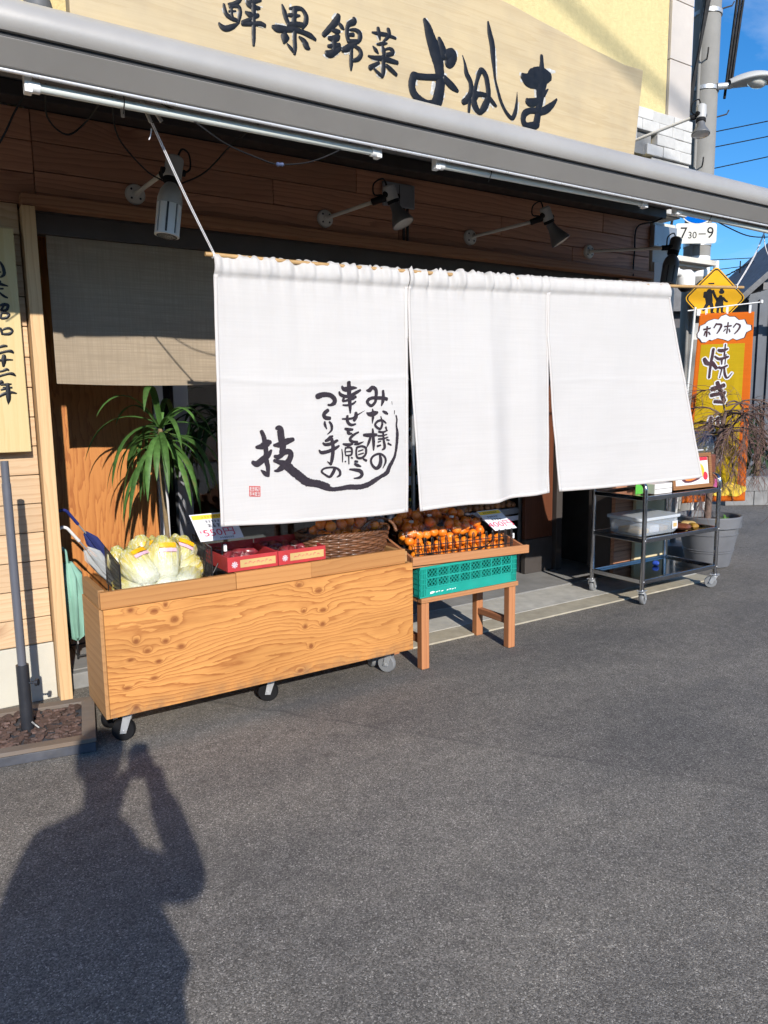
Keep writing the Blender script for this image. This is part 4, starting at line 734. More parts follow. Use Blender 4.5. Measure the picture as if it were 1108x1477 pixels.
def cab_mesh(seed):
    rn = random.Random(seed); m = MB(); H, RM = 0.262, 0.076
    NU, NV = 36, 26
    def core(u, v):
        a = 2*math.pi*u; r = RM*(0.60+0.42*math.sin(math.pi*(0.12+0.76*v)))*(math.sin(math.pi*min(1, max(0.0, (v+0.06)/1.10)))**0.45 if v > 0.5 else (min(1, v/0.12)**0.4))
        wr = 1+0.05*math.sin(a*5+seed+v*5)+0.035*math.sin(a*9-v*9+seed*2)+0.02*math.sin(a*17+v*13)
        return (r*wr*math.cos(a)*1.08, r*wr*math.sin(a)*0.92, H*v)
    m.grid(NU, NV, core)
    for k in range(5):   # overlapping outer leaves
        a0 = 2*math.pi*k/5+rn.uniform(-.3, .3); tl = rn.uniform(0.72, 0.98)
        def leaf(u, v):
            a = a0+(u-0.5)*(1.25+0.3*v); e = abs(u-0.5)*2; r = RM*(0.60+0.46*math.sin(math.pi*(0.12+0.70*v*tl)))*(min(1, (v+0.02)/0.12)**0.4)+0.008+0.008*v-0.003*e*e+0.005*math.sin(u*16+v*9+k)*v
            if v > 0.85: r -= (v-0.85)*0.10
            return (r*math.cos(a)*1.08, r*math.sin(a)*0.92, H*tl*v*(1-0.10*e*e*v)+0.002)
        m.grid(10, 14, leaf)
    return m.mesh('napa', smooth=60)
CABM = [cab_mesh(s_) for s_ in (1, 2, 3)]
rc = random.Random(21)
def cabbage(i, c, size, tilt, lean, label, stick=True, spin=0):
    """c: centre; lean: direction the head tips"""
    H = 0.262*size
    q = Matrix.Rotation(R(tilt[2]), 4, 'Z') @ Matrix.Rotation(R(tilt[0]), 4, 'X') @ Matrix.Rotation(R(tilt[1]), 4, 'Y') @ Matrix.Rotation(R(spin), 4, 'Z')
    b = Vector(c)-(q @ Vector((0, 0, H*0.5)))
    t = thing('napa_cabbage', label, 'cabbage', b, 'wrapped napa cabbages', rot=q.to_euler(), local=True)
    place(CABM[i % 3], 'head', M_NAPA, t, scale=(size,)*3)
    if stick:
        def patch(a0, a1, h0, h1, off): return lambda u, v: (lambda a, h: ((0.078*size*(0.60+0.42*math.sin(math.pi*(0.12+0.76*h)))+off)*math.cos(a)*1.08*1.045, (0.078*size*(0.60+0.42*math.sin(math.pi*(0.12+0.76*h)))+off)*math.sin(a)*0.92*1.045, H*h))(R(a0+(a1-a0)*u)-R(spin), h0+(h1-h0)*v)
        b1 = MB().grid(10, 5, patch(-112, -58, 0.70, 0.80, 0.016)); b1.build('band', M_STKY, t, smooth=60)
        MB().grid(10, 4, patch(-112, -60, 0.60, 0.675, 0.0175)).build('label', M_STKP, t, smooth=60)
    MB().lathe([(0.070*size, 0.012), (0.092*size, H*0.2), (0.104*size, H*0.5), (0.096*size, H*0.8), (0.05*size, H*1.03), (0.012, H*1.07)], (0, 0, 0), (0, 0, 1), 20, 1.08, 0.95).build('wrapper', M_FILM, t, smooth=70)
CAB = [((0.868, 3.39, 0.768), 0.80, (-42, -14, 14), 'napa cabbage leaning back at the left front of the wagon beside the wire rack', 1, 0),
 ((0.980, 3.40, 0.795), 0.82, (-18, 5, 0), 'tallest napa cabbage standing upright in the middle of the pile', 1, 40),
 ((1.083, 3.49, 0.785), 0.76, (-26, 28, 0), 'napa cabbage leaning right behind the tallest one', 1, 90),
 ((0.925, 3.51, 0.80), 0.74, (-14, -6, 0), 'napa cabbage half hidden behind the tallest one', 1, 10),
 ((0.822, 3.50, 0.765), 0.74, (-14, -16, 0), 'pale green napa cabbage top at the rear left of the pile', 0, 70),
 ((0.850, 3.40, 0.670), 0.84, (-82, 0, 22), 'napa cabbage lying low at the front left of the pile', 1, 20),
 ((0.980, 3.40, 0.672), 0.84, (-82, 0, -4), 'napa cabbage lying under the tallest one at the front', 1, 50),
 ((1.10, 3.46, 0.715), 0.78, (-70, 0, -75), 'napa cabbage lying on its side at the right of the pile', 0, 80),
 ((1.075, 3.39, 0.665), 0.80, (-84, 0, -30), 'pale napa cabbage lying at the front right against the rail', 0, 120)]
for i, (c, s_, tl, lb, stk, sp) in enumerate(CAB): cabbage(i, c, s_, tl, 0, lb, bool(stk), 0 if stk else sp)
# ------------------------------------------------------------------ black wire racks either side of the cabbages
M_WIRE = MAT('black_wire', (0.012, 0.012, 0.013), 0.4, var=0.1)
def wire_rack(x, y0, y1, zb0, zt0, zb1, zt1, lab, nv=13, nh=7):
    t = thing('wire_rack', lab, 'wire rack', (x, y0, zb0), 'wire racks in the wagon')
    MB().loopt([(x, y0, zb0), (x, y0, zt0), (x, y1, zt1), (x, y1, zb1)], 0.0035, 6).build('frame', M_WIRE, t)
    for i in range(1, nv):
        u = i/nv; MB().cyl((x, y0+(y1-y0)*u, zb0+(zb1-zb0)*u), (x, y0+(y1-y0)*u, zt0+(zt1-zt0)*u), 0.0019, n=6).build('wire', M_WIRE, t)
    for j in range(1, nh):
        v = j/nh; MB().cyl((x+0.003, y0, zb0+(zt0-zb0)*v), (x+0.003, y1, zb1+(zt1-zb1)*v), 0.0019, n=6).build('wire', M_WIRE, t)
    for y, zb in ((y0+0.02, zb0), (y1-0.02, zb1)):
        MB().tube([(x, y, zb), (x, y, 0.624), (x-0.03, y, 0.622)], 0.003, 6).build('foot', M_WIRE, t)
wire_rack(0.757, 3.285, 3.545, 0.69, 0.815, 0.685, 0.852, 'black wire rack at the left of the cabbages')
wire_rack(1.172, 3.285, 3.545, 0.692, 0.842, 0.69, 0.868, 'black wire rack between the cabbages and the red boxes')
# ------------------------------------------------------------------ price cards
M_CARD = MAT('price_card', (0.62, 0.63, 0.68), 0.3, var=0.03); M_YEL = MAT('yellow_band', (0.80, 0.55, 0.02), 0.4, var=0.1, vs=80); M_REDT = MAT('red_print', (0.55, 0.03, 0.09), 0.5); M_BLKT = MAT('black_print', (0.02, 0.02, 0.03), 0.5); M_ORT = MAT('orange_print', (0.55, 0.20, 0.01), 0.5)
def price_card(name_lab, o, ux, uy, w, h, price, lines, group='price cards'):
    """o: top-left corner; ux: unit along the top; uy: unit down the card"""
    o, ux, uy = Vector(o), Vector(ux).normalized(), Vector(uy).normalized(); nz = uy.cross(ux).normalized()
    if nz.y > 0: nz = -nz
    f = lambda a, c, t: o+ux*a+uy*c+nz*t
    t = thing('price_card', name_lab, 'price card', f(w/2, h, 0), group)
    MB().prism([(0, 0), (w, 0), (w, h), (0, h)], f, 0, 0.002).build('card', M_CARD, t)
    MB().prism([(w*.03, h*.04), (w*.97, h*.04), (w*.97, h*.20), (w*.03, h*.20)], f, 0.0022, 0.0026).build('heading_band', M_YEL, t)
    Mx = lambda a, c, tt: Matrix(((ux.x, -uy.x, nz.x, f(a, c, tt).x), (ux.y, -uy.y, nz.y, f(a, c, tt).y), (ux.z, -uy.z, nz.z, f(a, c, tt).z), (0, 0, 0, 1)))
    for li, (n_, a, c, sz, m_) in enumerate(lines):   # small print, too fine to read: short brush marks
        b = MB(); rn_ = random.Random(li+n_); st_ = sz*h*1e4
        for k in range(n_):
            x_ = (a*w)*1e4+(k-(n_-1)/2)*st_*1.05
            for q in range(3): y_ = -(c*h)*1e4+st_*(0.3-0.3*q); ink(b, [[x_-st_*rn_.uniform(.2, .4), y_+st_*rn_.uniform(-.08, .08), st_*.14, x_+st_*rn_.uniform(.2, .4), y_+st_*rn_.uniform(-.08, .08), st_*.14]], lambda aa, cc, hh: f(aa, -cc, hh), 0.0028+0.00003*(k*4+q), 0, rnd=rn_, n=2)
            ink(b, [[x_+st_*rn_.uniform(-.15, .15), -(c*h)*1e4+st_*.38, st_*.14, x_+st_*rn_.uniform(-.15, .15), -(c*h)*1e4-st_*.38, st_*.14]], lambda aa, cc, hh: f(aa, -cc, hh), 0.0028+0.00003*(k*4+3), 0, rnd=rn_, n=2)
        b.build('small_print', m_, t, kind='stuff')
    text_obj(price, 0.34*h, 'price', M_REDT, t, Mx(w*0.50, h*0.72, 0.0030), 0.0002, 1.35)
    return t, f
t, f = price_card('tilted price card reading 550 yen clipped above the red boxes', (1.118, 3.42, 0.982), (1, -0.02, 0.0), (0.30, -0.30, -1.0), 0.215, 0.138, '550円', [(8, 0.5, 0.12, 0.10, M_ORT), (5, 0.45, 0.29, 0.10, M_BLKT), (4, 0.5, 0.45, 0.15, M_BLKT), (2, 0.12, 0.66, 0.10, M_REDT), (7, 0.62, 0.92, 0.07, M_BLKT)])
MB().tube([f(0.10, 0.15, -0.004), f(0.10, 0.15, -0.004)+Vector((0.0, 0.0, -0.06)), (1.20, 3.36, 0.70)], 0.003, 6).build('stem', M_WIRE, t)
MB().box(1.26, 1.275, 3.355, 3.37, 0.80, 0.835).build('clip', M_WHITE, t, bevel=0.003)
t, f = price_card('tilted price card in the shade at the right of the mandarins', (2.868, 3.42, 0.838), (1, -0.02, 0.01), (0.62, -0.35, -0.72), 0.172, 0.168, '400円', [(7, 0.5, 0.12, 0.09, M_BLKT), (5, 0.45, 0.32, 0.09, M_BLKT), (4, 0.5, 0.47, 0.11, M_BLKT)])
MB().tube([f(0.13, 0.165, -0.004), (3.08, 3.33, 0.66)], 0.003, 6).build('stem', M_WIRE, t); MB().box(3.07, 3.085, 3.315, 3.328, 0.668, 0.70).build('clip', M_WHITE, t, bevel=0.003)
# ------------------------------------------------------------------ red cardboard boxes
M_REDB = MAT('red_cardboard', (0.42, 0.028, 0.032), 0.55, var=0.12, vs=12); M_KRAFT = MAT('kraft_label', (0.52, 0.36, 0.14), 0.6, var=0.1); M_KRAFTD = MAT('kraft_inside', (0.30, 0.20, 0.11), 0.8)
M_YAM = MAT('dark_red_produce', (0.20, 0.022, 0.03), 0.35, var=0.35, vs=30, coat=0.4)
for k, (x0, x1, lab) in enumerate(((1.232, 1.486, 'red cardboard box with kraft label standing nearest the cabbages'), (1.490, 1.748, 'red cardboard box with kraft label beside the wicker basket'))):
    t = thing('cardboard_box', lab, 'box', ((x0+x1)/2, 3.4, 0.72), 'red cardboard boxes on the wagon')
    zb, zt, y0, y1 = 0.722, 0.792, 3.245, 3.54
    w = MB(); w.box(x0, x1, y0, y0+0.004, zb, zt); w.box(x0, x1, y1-0.004, y1, zb, zt+0.02); w.box(x0, x0+0.004, y0+0.0045, y1-0.0045, zb, zt); w.box(x1-0.004, x1, y0+0.0045, y1-0.0045, zb, zt); w.build('sides', M_REDB, t, bevel=0.0015)
    MB().box(x0+0.0045, x1-0.0045, y0+0.0045, y1-0.0045, zb, zb+0.004).build('base', M_KRAFTD, t)
    MB().box(x0+0.062, x1-0.012, y0-0.0012, y0-0.0002, zb+0.016, zt-0.018).build('label', M_KRAFT, t)
    fy = lambda a, c, h: (a, y0-0.0014-h, c)
    b = MB()
    for i in range(7):
        a = x0+0.082+i*0.021; ink(b, [[a*1e4, (zb+0.030)*1e4, 22, (a+0.008)*1e4, (zb+0.036+0.006*(i % 2))*1e4, 30, (a+0.014)*1e4, (zb+0.030+0.004*(i % 3))*1e4, 18]], fy, 0.0004+i*0.00002, 0)
    b.build('lettering', M_REDT, t)
    b = MB()
    for i in range(8):
        a = R(45*i); c0 = (x0+0.034, (zb+zt)/2-0.002); ink(b, [[(c0[0]+0.003*math.cos(a))*1e4, (c0[1]+0.003*math.sin(a))*1e4, 25, (c0[0]+0.014*math.cos(a))*1e4, (c0[1]+0.014*math.sin(a))*1e4, 55]], fy, 0.0004+i*0.00003, 0)
    b.build('flower_mark', M_CARD, t)
    rn = random.Random(k+4)
    for j in range(3):
        bx_, by_ = x0+0.07+0.08*(j % 2)+rn.uniform(-.01, .01), y0+0.09+0.085*j
        g = thing('produce_bag', ['clear bag of dark red produce at the front of the red box', 'clear bag of dark red produce in the middle of the red box', 'clear bag of dark red produce at the back of the red box'][j]+[' nearest the cabbages', ' beside the basket'][k], 'bag', (bx_, by_, zb+0.004), 'bags of red produce')
        for q in range(4):
            a = rn.uniform(0, 6.3); MB().lathe([(0.004, -0.055), (0.018, -0.035), (0.024, 0), (0.019, 0.033), (0.004, 0.055)], (bx_+rn.uniform(-.035, .035), by_+rn.uniform(-.03, .03), zb+0.03+0.022*(q // 2)), (math.cos(a), math.sin(a), rn.uniform(-.2, .3)), 12).build('root', M_YAM, g, smooth=60)
        MB().lathe([(0.05, 0.002), (0.075, 0.02), (0.070, 0.055), (0.035, 0.085), (0.012, 0.095), (0.022, 0.115), (0.026, 0.12)], (bx_, by_, zb+0.004), (rn.uniform(-.15, .15), rn.uniform(-.15, .15), 1), 18, 1.0, 0.8).build('film', M_FILM, g, smooth=70)
# ------------------------------------------------------------------ citrus
M_MAND = NT('mandarin_peel'); _t = M_MAND; _v = _t.tc.outputs['Object']; _c = _t.mix(_t.rand(), (0.84, 0.18, 0.008), (0.88, 0.27, 0.016)); _c = _t.mix(_t.rng(_t.noise(_v, 26, 3), 0.4, 0.7, 0, 0.3), _c, (0.74, 0.17, 0.01)); _t.base(_c); _t.rough(0.36); _t.b.inputs['Coat Weight'].default_value = 0.3; _t.bump(_t.voro(_v, 420), 0.35, 0.0012); M_MAND = M_MAND.m
mm = MB().lathe([(0.003, -0.0255), (0.013, -0.024), (0.023, -0.0165), (0.029, -0.004), (0.0285, 0.007), (0.022, 0.0185), (0.012, 0.0235), (0.004, 0.0225)], (0, 0, 0), (0, 0, 1), 14).mesh('mandarin', smooth=80); mm.materials.append(M_MAND)
def citrus_bag(c, lab, n, rad, seed, group, hz=1.0, sc_=1.0):
    rn = random.Random(seed); t = thing('mandarin_bag', lab, 'fruit bag', c, group); C0 = Vector(c); pts = []
    tries = 0
    while len(pts) < n and tries < 900:
        tries += 1; a = rn.uniform(0, 6.3); rr = rad*math.sqrt(rn.random()); z = rn.uniform(0.028, 0.028+rad*1.0*hz)
        p = Vector((rr*math.cos(a)*1.15, rr*math.sin(a)*0.9, z))
        if (Vector((p.x/1.15, p.y, (p.z-0.03)*0.9/hz)).length < rad) and all((p-q).length > 0.049*sc_ for q in pts): pts.append(p)
    for p in pts: place(mm, 'mandarin', M_MAND, t, p, (rn.uniform(-1, 1), rn.uniform(-1, 1), rn.uniform(0, 6)), (sc_*rn.uniform(.95, 1.08),)*3)
    H = rad*hz+0.065
    def film(u, v):
        a = 2*math.pi*u; r = (rad+0.034)*(math.sin(math.pi*(0.16+0.80*v))**0.6 if v < 0.86 else 0.22*(1+1.5*(v-0.86)/0.14)); r *= 1+0.07*math.sin(a*6+v*7+seed)+0.04*math.sin(a*11+seed*3+v*15)
        return C0+Vector((r*math.cos(a)*1.15, r*math.sin(a)*0.95, 0.002+H*v*1.12))
    MB().grid(28, 16, film).build('film', M_FILM, t, smooth=70)
    MB().lathe([(0.012, -0.006), (0.015, 0), (0.012, 0.006)], C0+Vector((0, 0, 0.002+H*0.965)), (0, 0, 1), 10).build('tie', M_STR, t, smooth=60)
# ------------------------------------------------------------------ wicker basket
M_WICK = MAT('dark_wicker', (0.125, 0.050, 0.020), 0.5, var=0.4, vs=40, randv=0.2, coat=0.15)
BC = Vector((1.955, 3.425, 0.658)); BA, BB = 0.265, 0.155
bk = thing('wicker_basket', 'dark oval wicker basket with hoop handle at the right of the wagon', 'basket', BC)
NS = 30
for k in range(13):
    z = 0.006+k*0.0122; sp = 0.82+0.18*(k/12)**0.7; pts = []
    for i in range(NS*4):
        a = 2*math.pi*i/(NS*4); o_ = 0.006*math.sin(a*NS/2+math.pi*(k % 2)); pts.append(BC+Vector(((BA*sp+o_)*math.cos(a), (BB*sp+o_)*math.sin(a), z+0.0015*math.sin(a*5+k))))
    MB().loopt(pts, 0.0068, 6).build('weave_strand', M_WICK, bk, smooth=60)
for i in range(NS):
    a = 2*math.pi*(i+0.5)/NS; MB().tube([BC+Vector((BA*s_*math.cos(a), BB*s_*math.sin(a), z)) for s_, z in ((0.82, 0.0), (0.93, 0.07), (1.0, 0.155))], 0.004, 5).build('stake', M_WICK, bk)
for q in range(3):
    MB().loopt([BC+Vector(((BA*1.0+0.008*math.cos(a*22+q*2.1))*math.cos(a), (BB*1.0+0.008*math.cos(a*22+q*2.1))*math.sin(a), 0.164+0.008*math.sin(a*22+q*2.1))) for a in [2*math.pi*i/140 for i in range(140)]], 0.007, 6).build('rim_strand', M_WICK, bk, smooth=60)
MB().lathe([(0.79, 0.0), (0.79, 0.006)], BC+Vector((0, 0, 0.001)), (0, 0, 1), 30, BA, BB).build('base', M_WICK, bk)
for q in range(3):  # hoop handle at the right end
    pts = []
    for i in range(25):
        a = math.pi*i/24; pts.append(BC+Vector((0.150+0.012*math.sin(a), -0.105+0.0, 0.0))+Vector((-0.105*math.cos(a)+0.0+0.006*math.cos(a*12+q*2.1), 0.03*math.sin(a)+0.006*math.sin(a*12+q*2.1)-0.02, 0.150+0.075*math.sin(a))))
    MB().tube(pts, 0.0055, 6).build('handle_strand', M_WICK, bk, smooth=60)
MB().box(BC.x-0.17, BC.x+0.17, 3.34, 3.51, 0.622, 0.656).build('crate_block', M_PLYE, bevel=0.003, label='plain wooden riser under the wicker basket', cat='riser')
for i, (dx, dy, dz, lb) in enumerate(((-0.14, -0.04, 0.108, 'bag of mandarins at the left of the wicker basket'), (0.0, -0.05, 0.116, 'bag of mandarins in the middle of the wicker basket'), (0.12, -0.03, 0.108, 'bag of mandarins at the right of the wicker basket by the handle'))):
    citrus_bag(BC+Vector((dx, dy, dz)), lb, 9, 0.072, 40+i, 'bags of mandarins in the basket', 1.25)
# ------------------------------------------------------------------ small wooden stand with crate and mandarin tray
M_STAND = WOOD('stand_wood', (0.46, 0.20, 0.085), (0.26, 0.085, 0.032), 'Z', k=40, wob=0.8, rough=0.6, contrast=0.55); M_STANDX = WOOD('stand_wood_top', (0.50, 0.235, 0.10), (0.30, 0.11, 0.04), 'X', k=40, wob=0.8, rough=0.6, contrast=0.5)
M_STANDY = WOOD('stand_wood_stretcher', (0.36, 0.15, 0.07), (0.20, 0.07, 0.03), 'Y', k=40, wob=0.8, rough=0.6, contrast=0.5, face='YZ')
sd = thing('wooden_stand', 'small reddish wooden bench that holds the green crate', 'stand', (2.73, 3.45, 0))
for x in (2.385, 3.035):
    for y in (3.275, 3.575):
        MB().box(x-0.026, x+0.026, y, y+0.045, 0.001, 0.385).build('leg', M_STAND, sd, bevel=0.003)
    MB().box(x-0.018, x+0.018, 3.322, 3.573, 0.145, 0.185).build('stretcher', M_STANDY, sd, bevel=0.003)
MB().box(2.350, 3.072, 3.262, 3.302, 0.388, 0.415).build('top_slat', M_STANDX, sd, bevel=0.003)
for y in (3.31, 3.375, 3.44, 3.505, 3.57): MB().box(2.352, 3.070, y, y+0.055, 0.388, 0.413).build('top_slat', M_STANDX, sd, bevel=0.003)
M_TEAL = MAT('teal_plastic', (0.012, 0.30, 0.235), 0.38, var=0.08, vs=10, dirt=0.25, dirtc=(0.05, 0.22, 0.18))
ct = thing('plastic_crate', 'teal green plastic lattice crate on the small wooden stand', 'crate', (2.70, 3.43, 0.415))
CX0, CX1, CY0, CY1, CZ0, CZ1 = 2.345, 3.062, 3.268, 3.60, 0.417, 0.592
def lattice(name, f, L):
    H = CZ1-CZ0; m = MB(); bx = lambda a0, a1, z0, z1, d0=0.0, d1=0.012: m.prism([(a0, z0), (a1, z0), (a1, z1), (a0, z1)], f, d0, d1)
    bx(0, L, 0, 0.008, 0.002, 0.02); bx(0.03, L-0.03, 0.008, 0.05, 0.004, 0.010); bx(0.0, L, H-0.014, H, 0, 0.016); e = 0.045
    bx(e, L-e, 0.0505, 0.060, 0, 0.012); bx(e, L-e, 0.104, 0.113, 0, 0.012)
    for x_ in (0.0, L-e):   # ribbed corner blocks
        bx(x_, x_+e, 0.009, H-0.015, 0.006, 0.018)
        for k in range(4): bx(x_+0.004+k*0.011, x_+0.008+k*0.011, 0.012, H-0.018, 0.0, 0.007)
        for z_ in (0.045, 0.075, 0.105, 0.135): bx(x_+0.0005, x_+e-0.0005, z_, z_+0.004, -0.001, 0.0065)
    nc = max(2, round((L-2*e)/0.079)); cw = (L-2*e)/nc
    for r_, (z0, z1) in enumerate(((0.060, 0.104), (0.113, H-0.014))):
        for k in range(nc+1): bx(e+k*cw-0.0035, e+k*cw+0.0035, z0, z1, 0.0005, 0.0115)
        for k in range(nc):
            x0, x1 = e+k*cw+0.0035, e+(k+1)*cw-0.0035; n_ = 3; wd = (x1-x0)
            for j in range(-2, n_):
                for sgn in (1, -1):
                    a0 = x0+wd*j/n_ if sgn > 0 else x1-wd*j/n_; dx = (z1-z0)*sgn*0.95
                    # clip the diagonal bar to the cell
                    p = [(a0, z0), (a0+dx, z1)]
                    def clip(p):
                        (ax_, az), (bx_, bz) = p
                        if ax_ > bx_: (ax_, az), (bx_, bz) = (bx_, bz), (ax_, az)
                        if bx_ <= x0+0.002 or ax_ >= x1-0.002: return None
                        s_ = (bz-az)/(bx_-ax_)
                        if ax_ < x0: az += (x0-ax_)*s_; ax_ = x0
                        if bx_ > x1: bz += (x1-bx_)*s_; bx_ = x1
                        return (ax_, az), (bx_, bz)
                    q = clip(p)
                    if not q: continue
                    (ax_, az), (bx_, bz) = q; ln = math.hypot(bx_-ax_, bz-az)
                    if ln < 0.006: continue
                    nx, nz_ = -(bz-az)/ln*0.0017, (bx_-ax_)/ln*0.0017; dd = 0.003 if sgn > 0 else 0.0034
                    m.prism([(ax_+nx, az+nz_), (bx_+nx, bz+nz_), (bx_-nx, bz-nz_), (ax_-nx, az-nz_)], f, dd, dd+0.004)
    return m.build(name, M_TEAL, ct)
fw_ = lattice('front_wall', lambda a, c, t: (CX0+a, CY0+t, CZ0+c), CX1-CX0)
lattice('rear_wall', lambda a, c, t: (CX0+a, CY1-t, CZ0+c), CX1-CX0)
lattice('end_wall', lambda a, c, t: (CX0+t, CY0+0.02+a, CZ0+c), CY1-CY0-0.04); lattice('end_wall', lambda a, c, t: (CX1-t, CY0+0.02+a, CZ0+c), CY1-CY0-0.04)
MB().box(CX0+0.012, CX1-0.012, CY0+0.012, CY1-0.012, CZ0+0.002, CZ0+0.007).build('base', M_TEAL, ct)
b = MB()
for i, w in enumerate((0.018, 0.010, 0.012, 0.008, 0.012, 0.0, 0.010, 0.012, 0.009, 0.006)):
    if w: x_ = CX0+0.075+i*0.019; ink(b, [[x_*1e4, (CZ0+0.021+(0.003 if i % 2 else 0))*1e4, 60 if i else 130, (x_+w)*1e4, (CZ0+0.024)*1e4, 40 if i else 130]], lambda a, c, h: (a, CY0+0.004-h, c), 0.0005+i*0.00002, 0)
b.build('printed_mark', M_WHITE, ct)
# mandarin tray on top
ty = thing('fruit_tray', 'shallow wooden tray with black lining heaped with mandarins', 'tray', (2.72, 3.45, 0.595))
MB().prism([(2.282, 0.612), (3.140, 0.583), (3.140, 0.632), (2.282, 0.660)], lambda a, c, t: (a, t, c), 3.245, 3.267).build('front_board', M_STANDX, ty, bevel=0.003)
MB().box(2.284, 3.12, 3.268, 3.75, 0.594, 0.606).build('base', M_STANDX, ty)
MB().prism([(3.27, 0.607), (3.75, 0.607), (3.75, 0.80), (3.27, 0.66)], lambda a, c, t: (t, a, c), 2.284, 2.30).build('end_board', M_STANDY, ty, bevel=0.002); MB().prism([(3.27, 0.607), (3.75, 0.607), (3.75, 0.76), (3.27, 0.63)], lambda a, c, t: (t, a, c), 3.104, 3.12).build('end_board', M_STANDY, ty, bevel=0.002)
M_LINER = MAT('black_plastic_bowl', (0.012, 0.012, 0.013), 0.35)
TC = Vector((2.66, 3.55, 0.62)); q = Matrix.Rotation(R(24), 4, 'X')
lb_ = MB(); NN = 40
for r_, h in ((0.26, 0.0), (0.33, 0.05), (0.375, 0.12), (0.385, 0.12), (0.335, 0.045), (0.26, -0.006)):
    for k in range(NN): a = 2*math.pi*k/NN; lb_.v.append(TC+(q @ Vector((r_*math.cos(a), r_*0.62*math.sin(a), h))))
for i in range(5):
    for k in range(NN): k2 = (k+1) % NN; lb_.f.append((i*NN+k, i*NN+k2, (i+1)*NN+k2, (i+1)*NN+k))
lb_.f.append(tuple(range(NN)))
lb_.build('lining', M_LINER, ty, smooth=50)
rn = random.Random(9)
def ORD(i, n): return 'leftmost' if i == 0 else 'rightmost' if i == n-1 else ('second', 'third', 'fourth', 'fifth', 'sixth', 'seventh')[i-1]+' from left' if i < 7 else ('second', 'third', 'fourth', 'fifth', 'sixth')[n-2-i]+' from right'
spots = [(2.43, 3.47, .70), (2.58, 3.50, .72), (2.73, 3.48, .70), (2.87, 3.50, .70), (2.50, 3.62, .765), (2.67, 3.63, .775), (2.83, 3.62, .765)]
for i, (x, y, z) in enumerate(spots):
    citrus_bag((x, y, z-0.03), 'bag of mandarins heaped in the tray, %s row, %s' % (('front', 'back')[i > 3], ['leftmost', 'second from left', 'third from left', 'rightmost', 'left', 'middle', 'right'][i]), 10, 0.072, 70+i, 'bags of mandarins in the tray', 1.15, 1.02)
for r_ in range(2):
    for i in range(13):
        x = 2.375+i*0.0525+rn.uniform(-.006, .006)+(0.02 if r_ else 0)
        o = bpy.data.objects.new('mandarin', mm); COL.objects.link(o); o.location = (x, 3.355+0.045*r_+rn.uniform(-.006, .006), 0.640+0.036*r_+rn.uniform(-.004, .006)-0.028*(x-2.375)/0.7*0.5); o.rotation_euler = (rn.uniform(-1, 1), rn.uniform(-1, 1), rn.uniform(0, 6)); o.scale = (rn.uniform(.96, 1.08),)*3
        prop(o, 'loose mandarin in the %s row behind the wire fence, %s' % (('front', 'raised second')[r_], ORD(i, 13)), 'mandarin', 'loose mandarins behind the wire fence')
wf = thing('wire_fence', 'low black wire fence with looped bars along the front of the mandarins', 'wire fence', (2.70, 3.31, 0.65))
for i in range(15):
    x = 2.362+i*0.0495; zb = 0.652-0.014*i/14; zt = zb+0.094
    MB().tube([(x-0.0055, 3.31, zb-0.02), (x-0.0055, 3.31, zt-0.006), (x-0.003, 3.31, zt), (x+0.003, 3.31, zt), (x+0.0055, 3.31, zt-0.006), (x+0.0055, 3.31, zb-0.02)], 0.0032, 6).build('bar', M_WIRE, wf)
for dz in (0.0, 0.045): MB().cyl((2.345, 3.314, 0.657+dz), (3.07, 3.314, 0.643+dz), 0.0028, n=6).build('rail', M_WIRE, wf)
# ------------------------------------------------------------------ stainless trolley
M_STEEL = MAT('polished_steel', (0.42, 0.42, 0.43), 0.16, 1.0, var=0.05, vs=3, dirt=0.2, dirtc=(0.2, 0.2, 0.2)); M_SHELF = MAT('mirror_shelf', (0.33, 0.32, 0.31), 0.07, 1.0, var=0.05, vs=2)
tl_ = thing('steel_trolley', 'three tier stainless steel trolley on castors at the shop entrance', 'trolley', (4.88, 3.67, 0))
X0, X1, Y0, Y1 = 4.452, 5.335, 3.435, 3.905
for x in (X0, X1):
    MB().tube([(x, Y0, 0.10), (x, Y0, 0.845)]+[(x, Y0+0.055*(1-math.cos(R(a))), 0.845+0.055*math.sin(R(a))) for a in (20, 40, 60, 80, 90)]+[(x, Y1-0.055*(1-math.cos(R(a))), 0.845+0.055*math.sin(R(a))) for a in (90, 80, 60, 40, 20)]+[(x, Y1, 0.845), (x, Y1, 0.10)], 0.0165, 12).build('end_frame', M_STEEL, tl_, smooth=40)
for z in (0.175, 0.478, 0.785):
    s_ = MB().box(X0+0.016, X1-0.016, Y0+0.016, Y1-0.016, z-0.004, z).build('shelf', M_SHELF, tl_)
    for y in (Y0, Y1): MB().box(X0+0.014, X1-0.014, y-0.012, y+0.012, z-0.017, z+0.016).build('shelf_rail', M_STEEL, s_, bevel=0.003)
    for x in (X0, X1): MB().box(x-0.012, x+0.012, Y0+0.014, Y1-0.014, z-0.017, z+0.016).build('shelf_rail', M_STEEL, s_, bevel=0.003)
    for x in (X0, X1):
        for y in (Y0-0.014, Y1+0.014): MB().lathe([(0.006, -0.001), (0.006, 0.002), (0.003, 0.004)], (x, y, z), (0, -1 if y < 3.6 else 1, 0), 10).build('bolt', M_ZINC, s_)
for x, y, a, zo in ((X0, Y0, 200, 0), (X1, Y0, 300, 0), (X0, Y1, 200, 0), (X1, Y1, 250, 0)): caster(tl_, x, y, 0.112, 0.046, a, M_TYREG, M_HUBW)
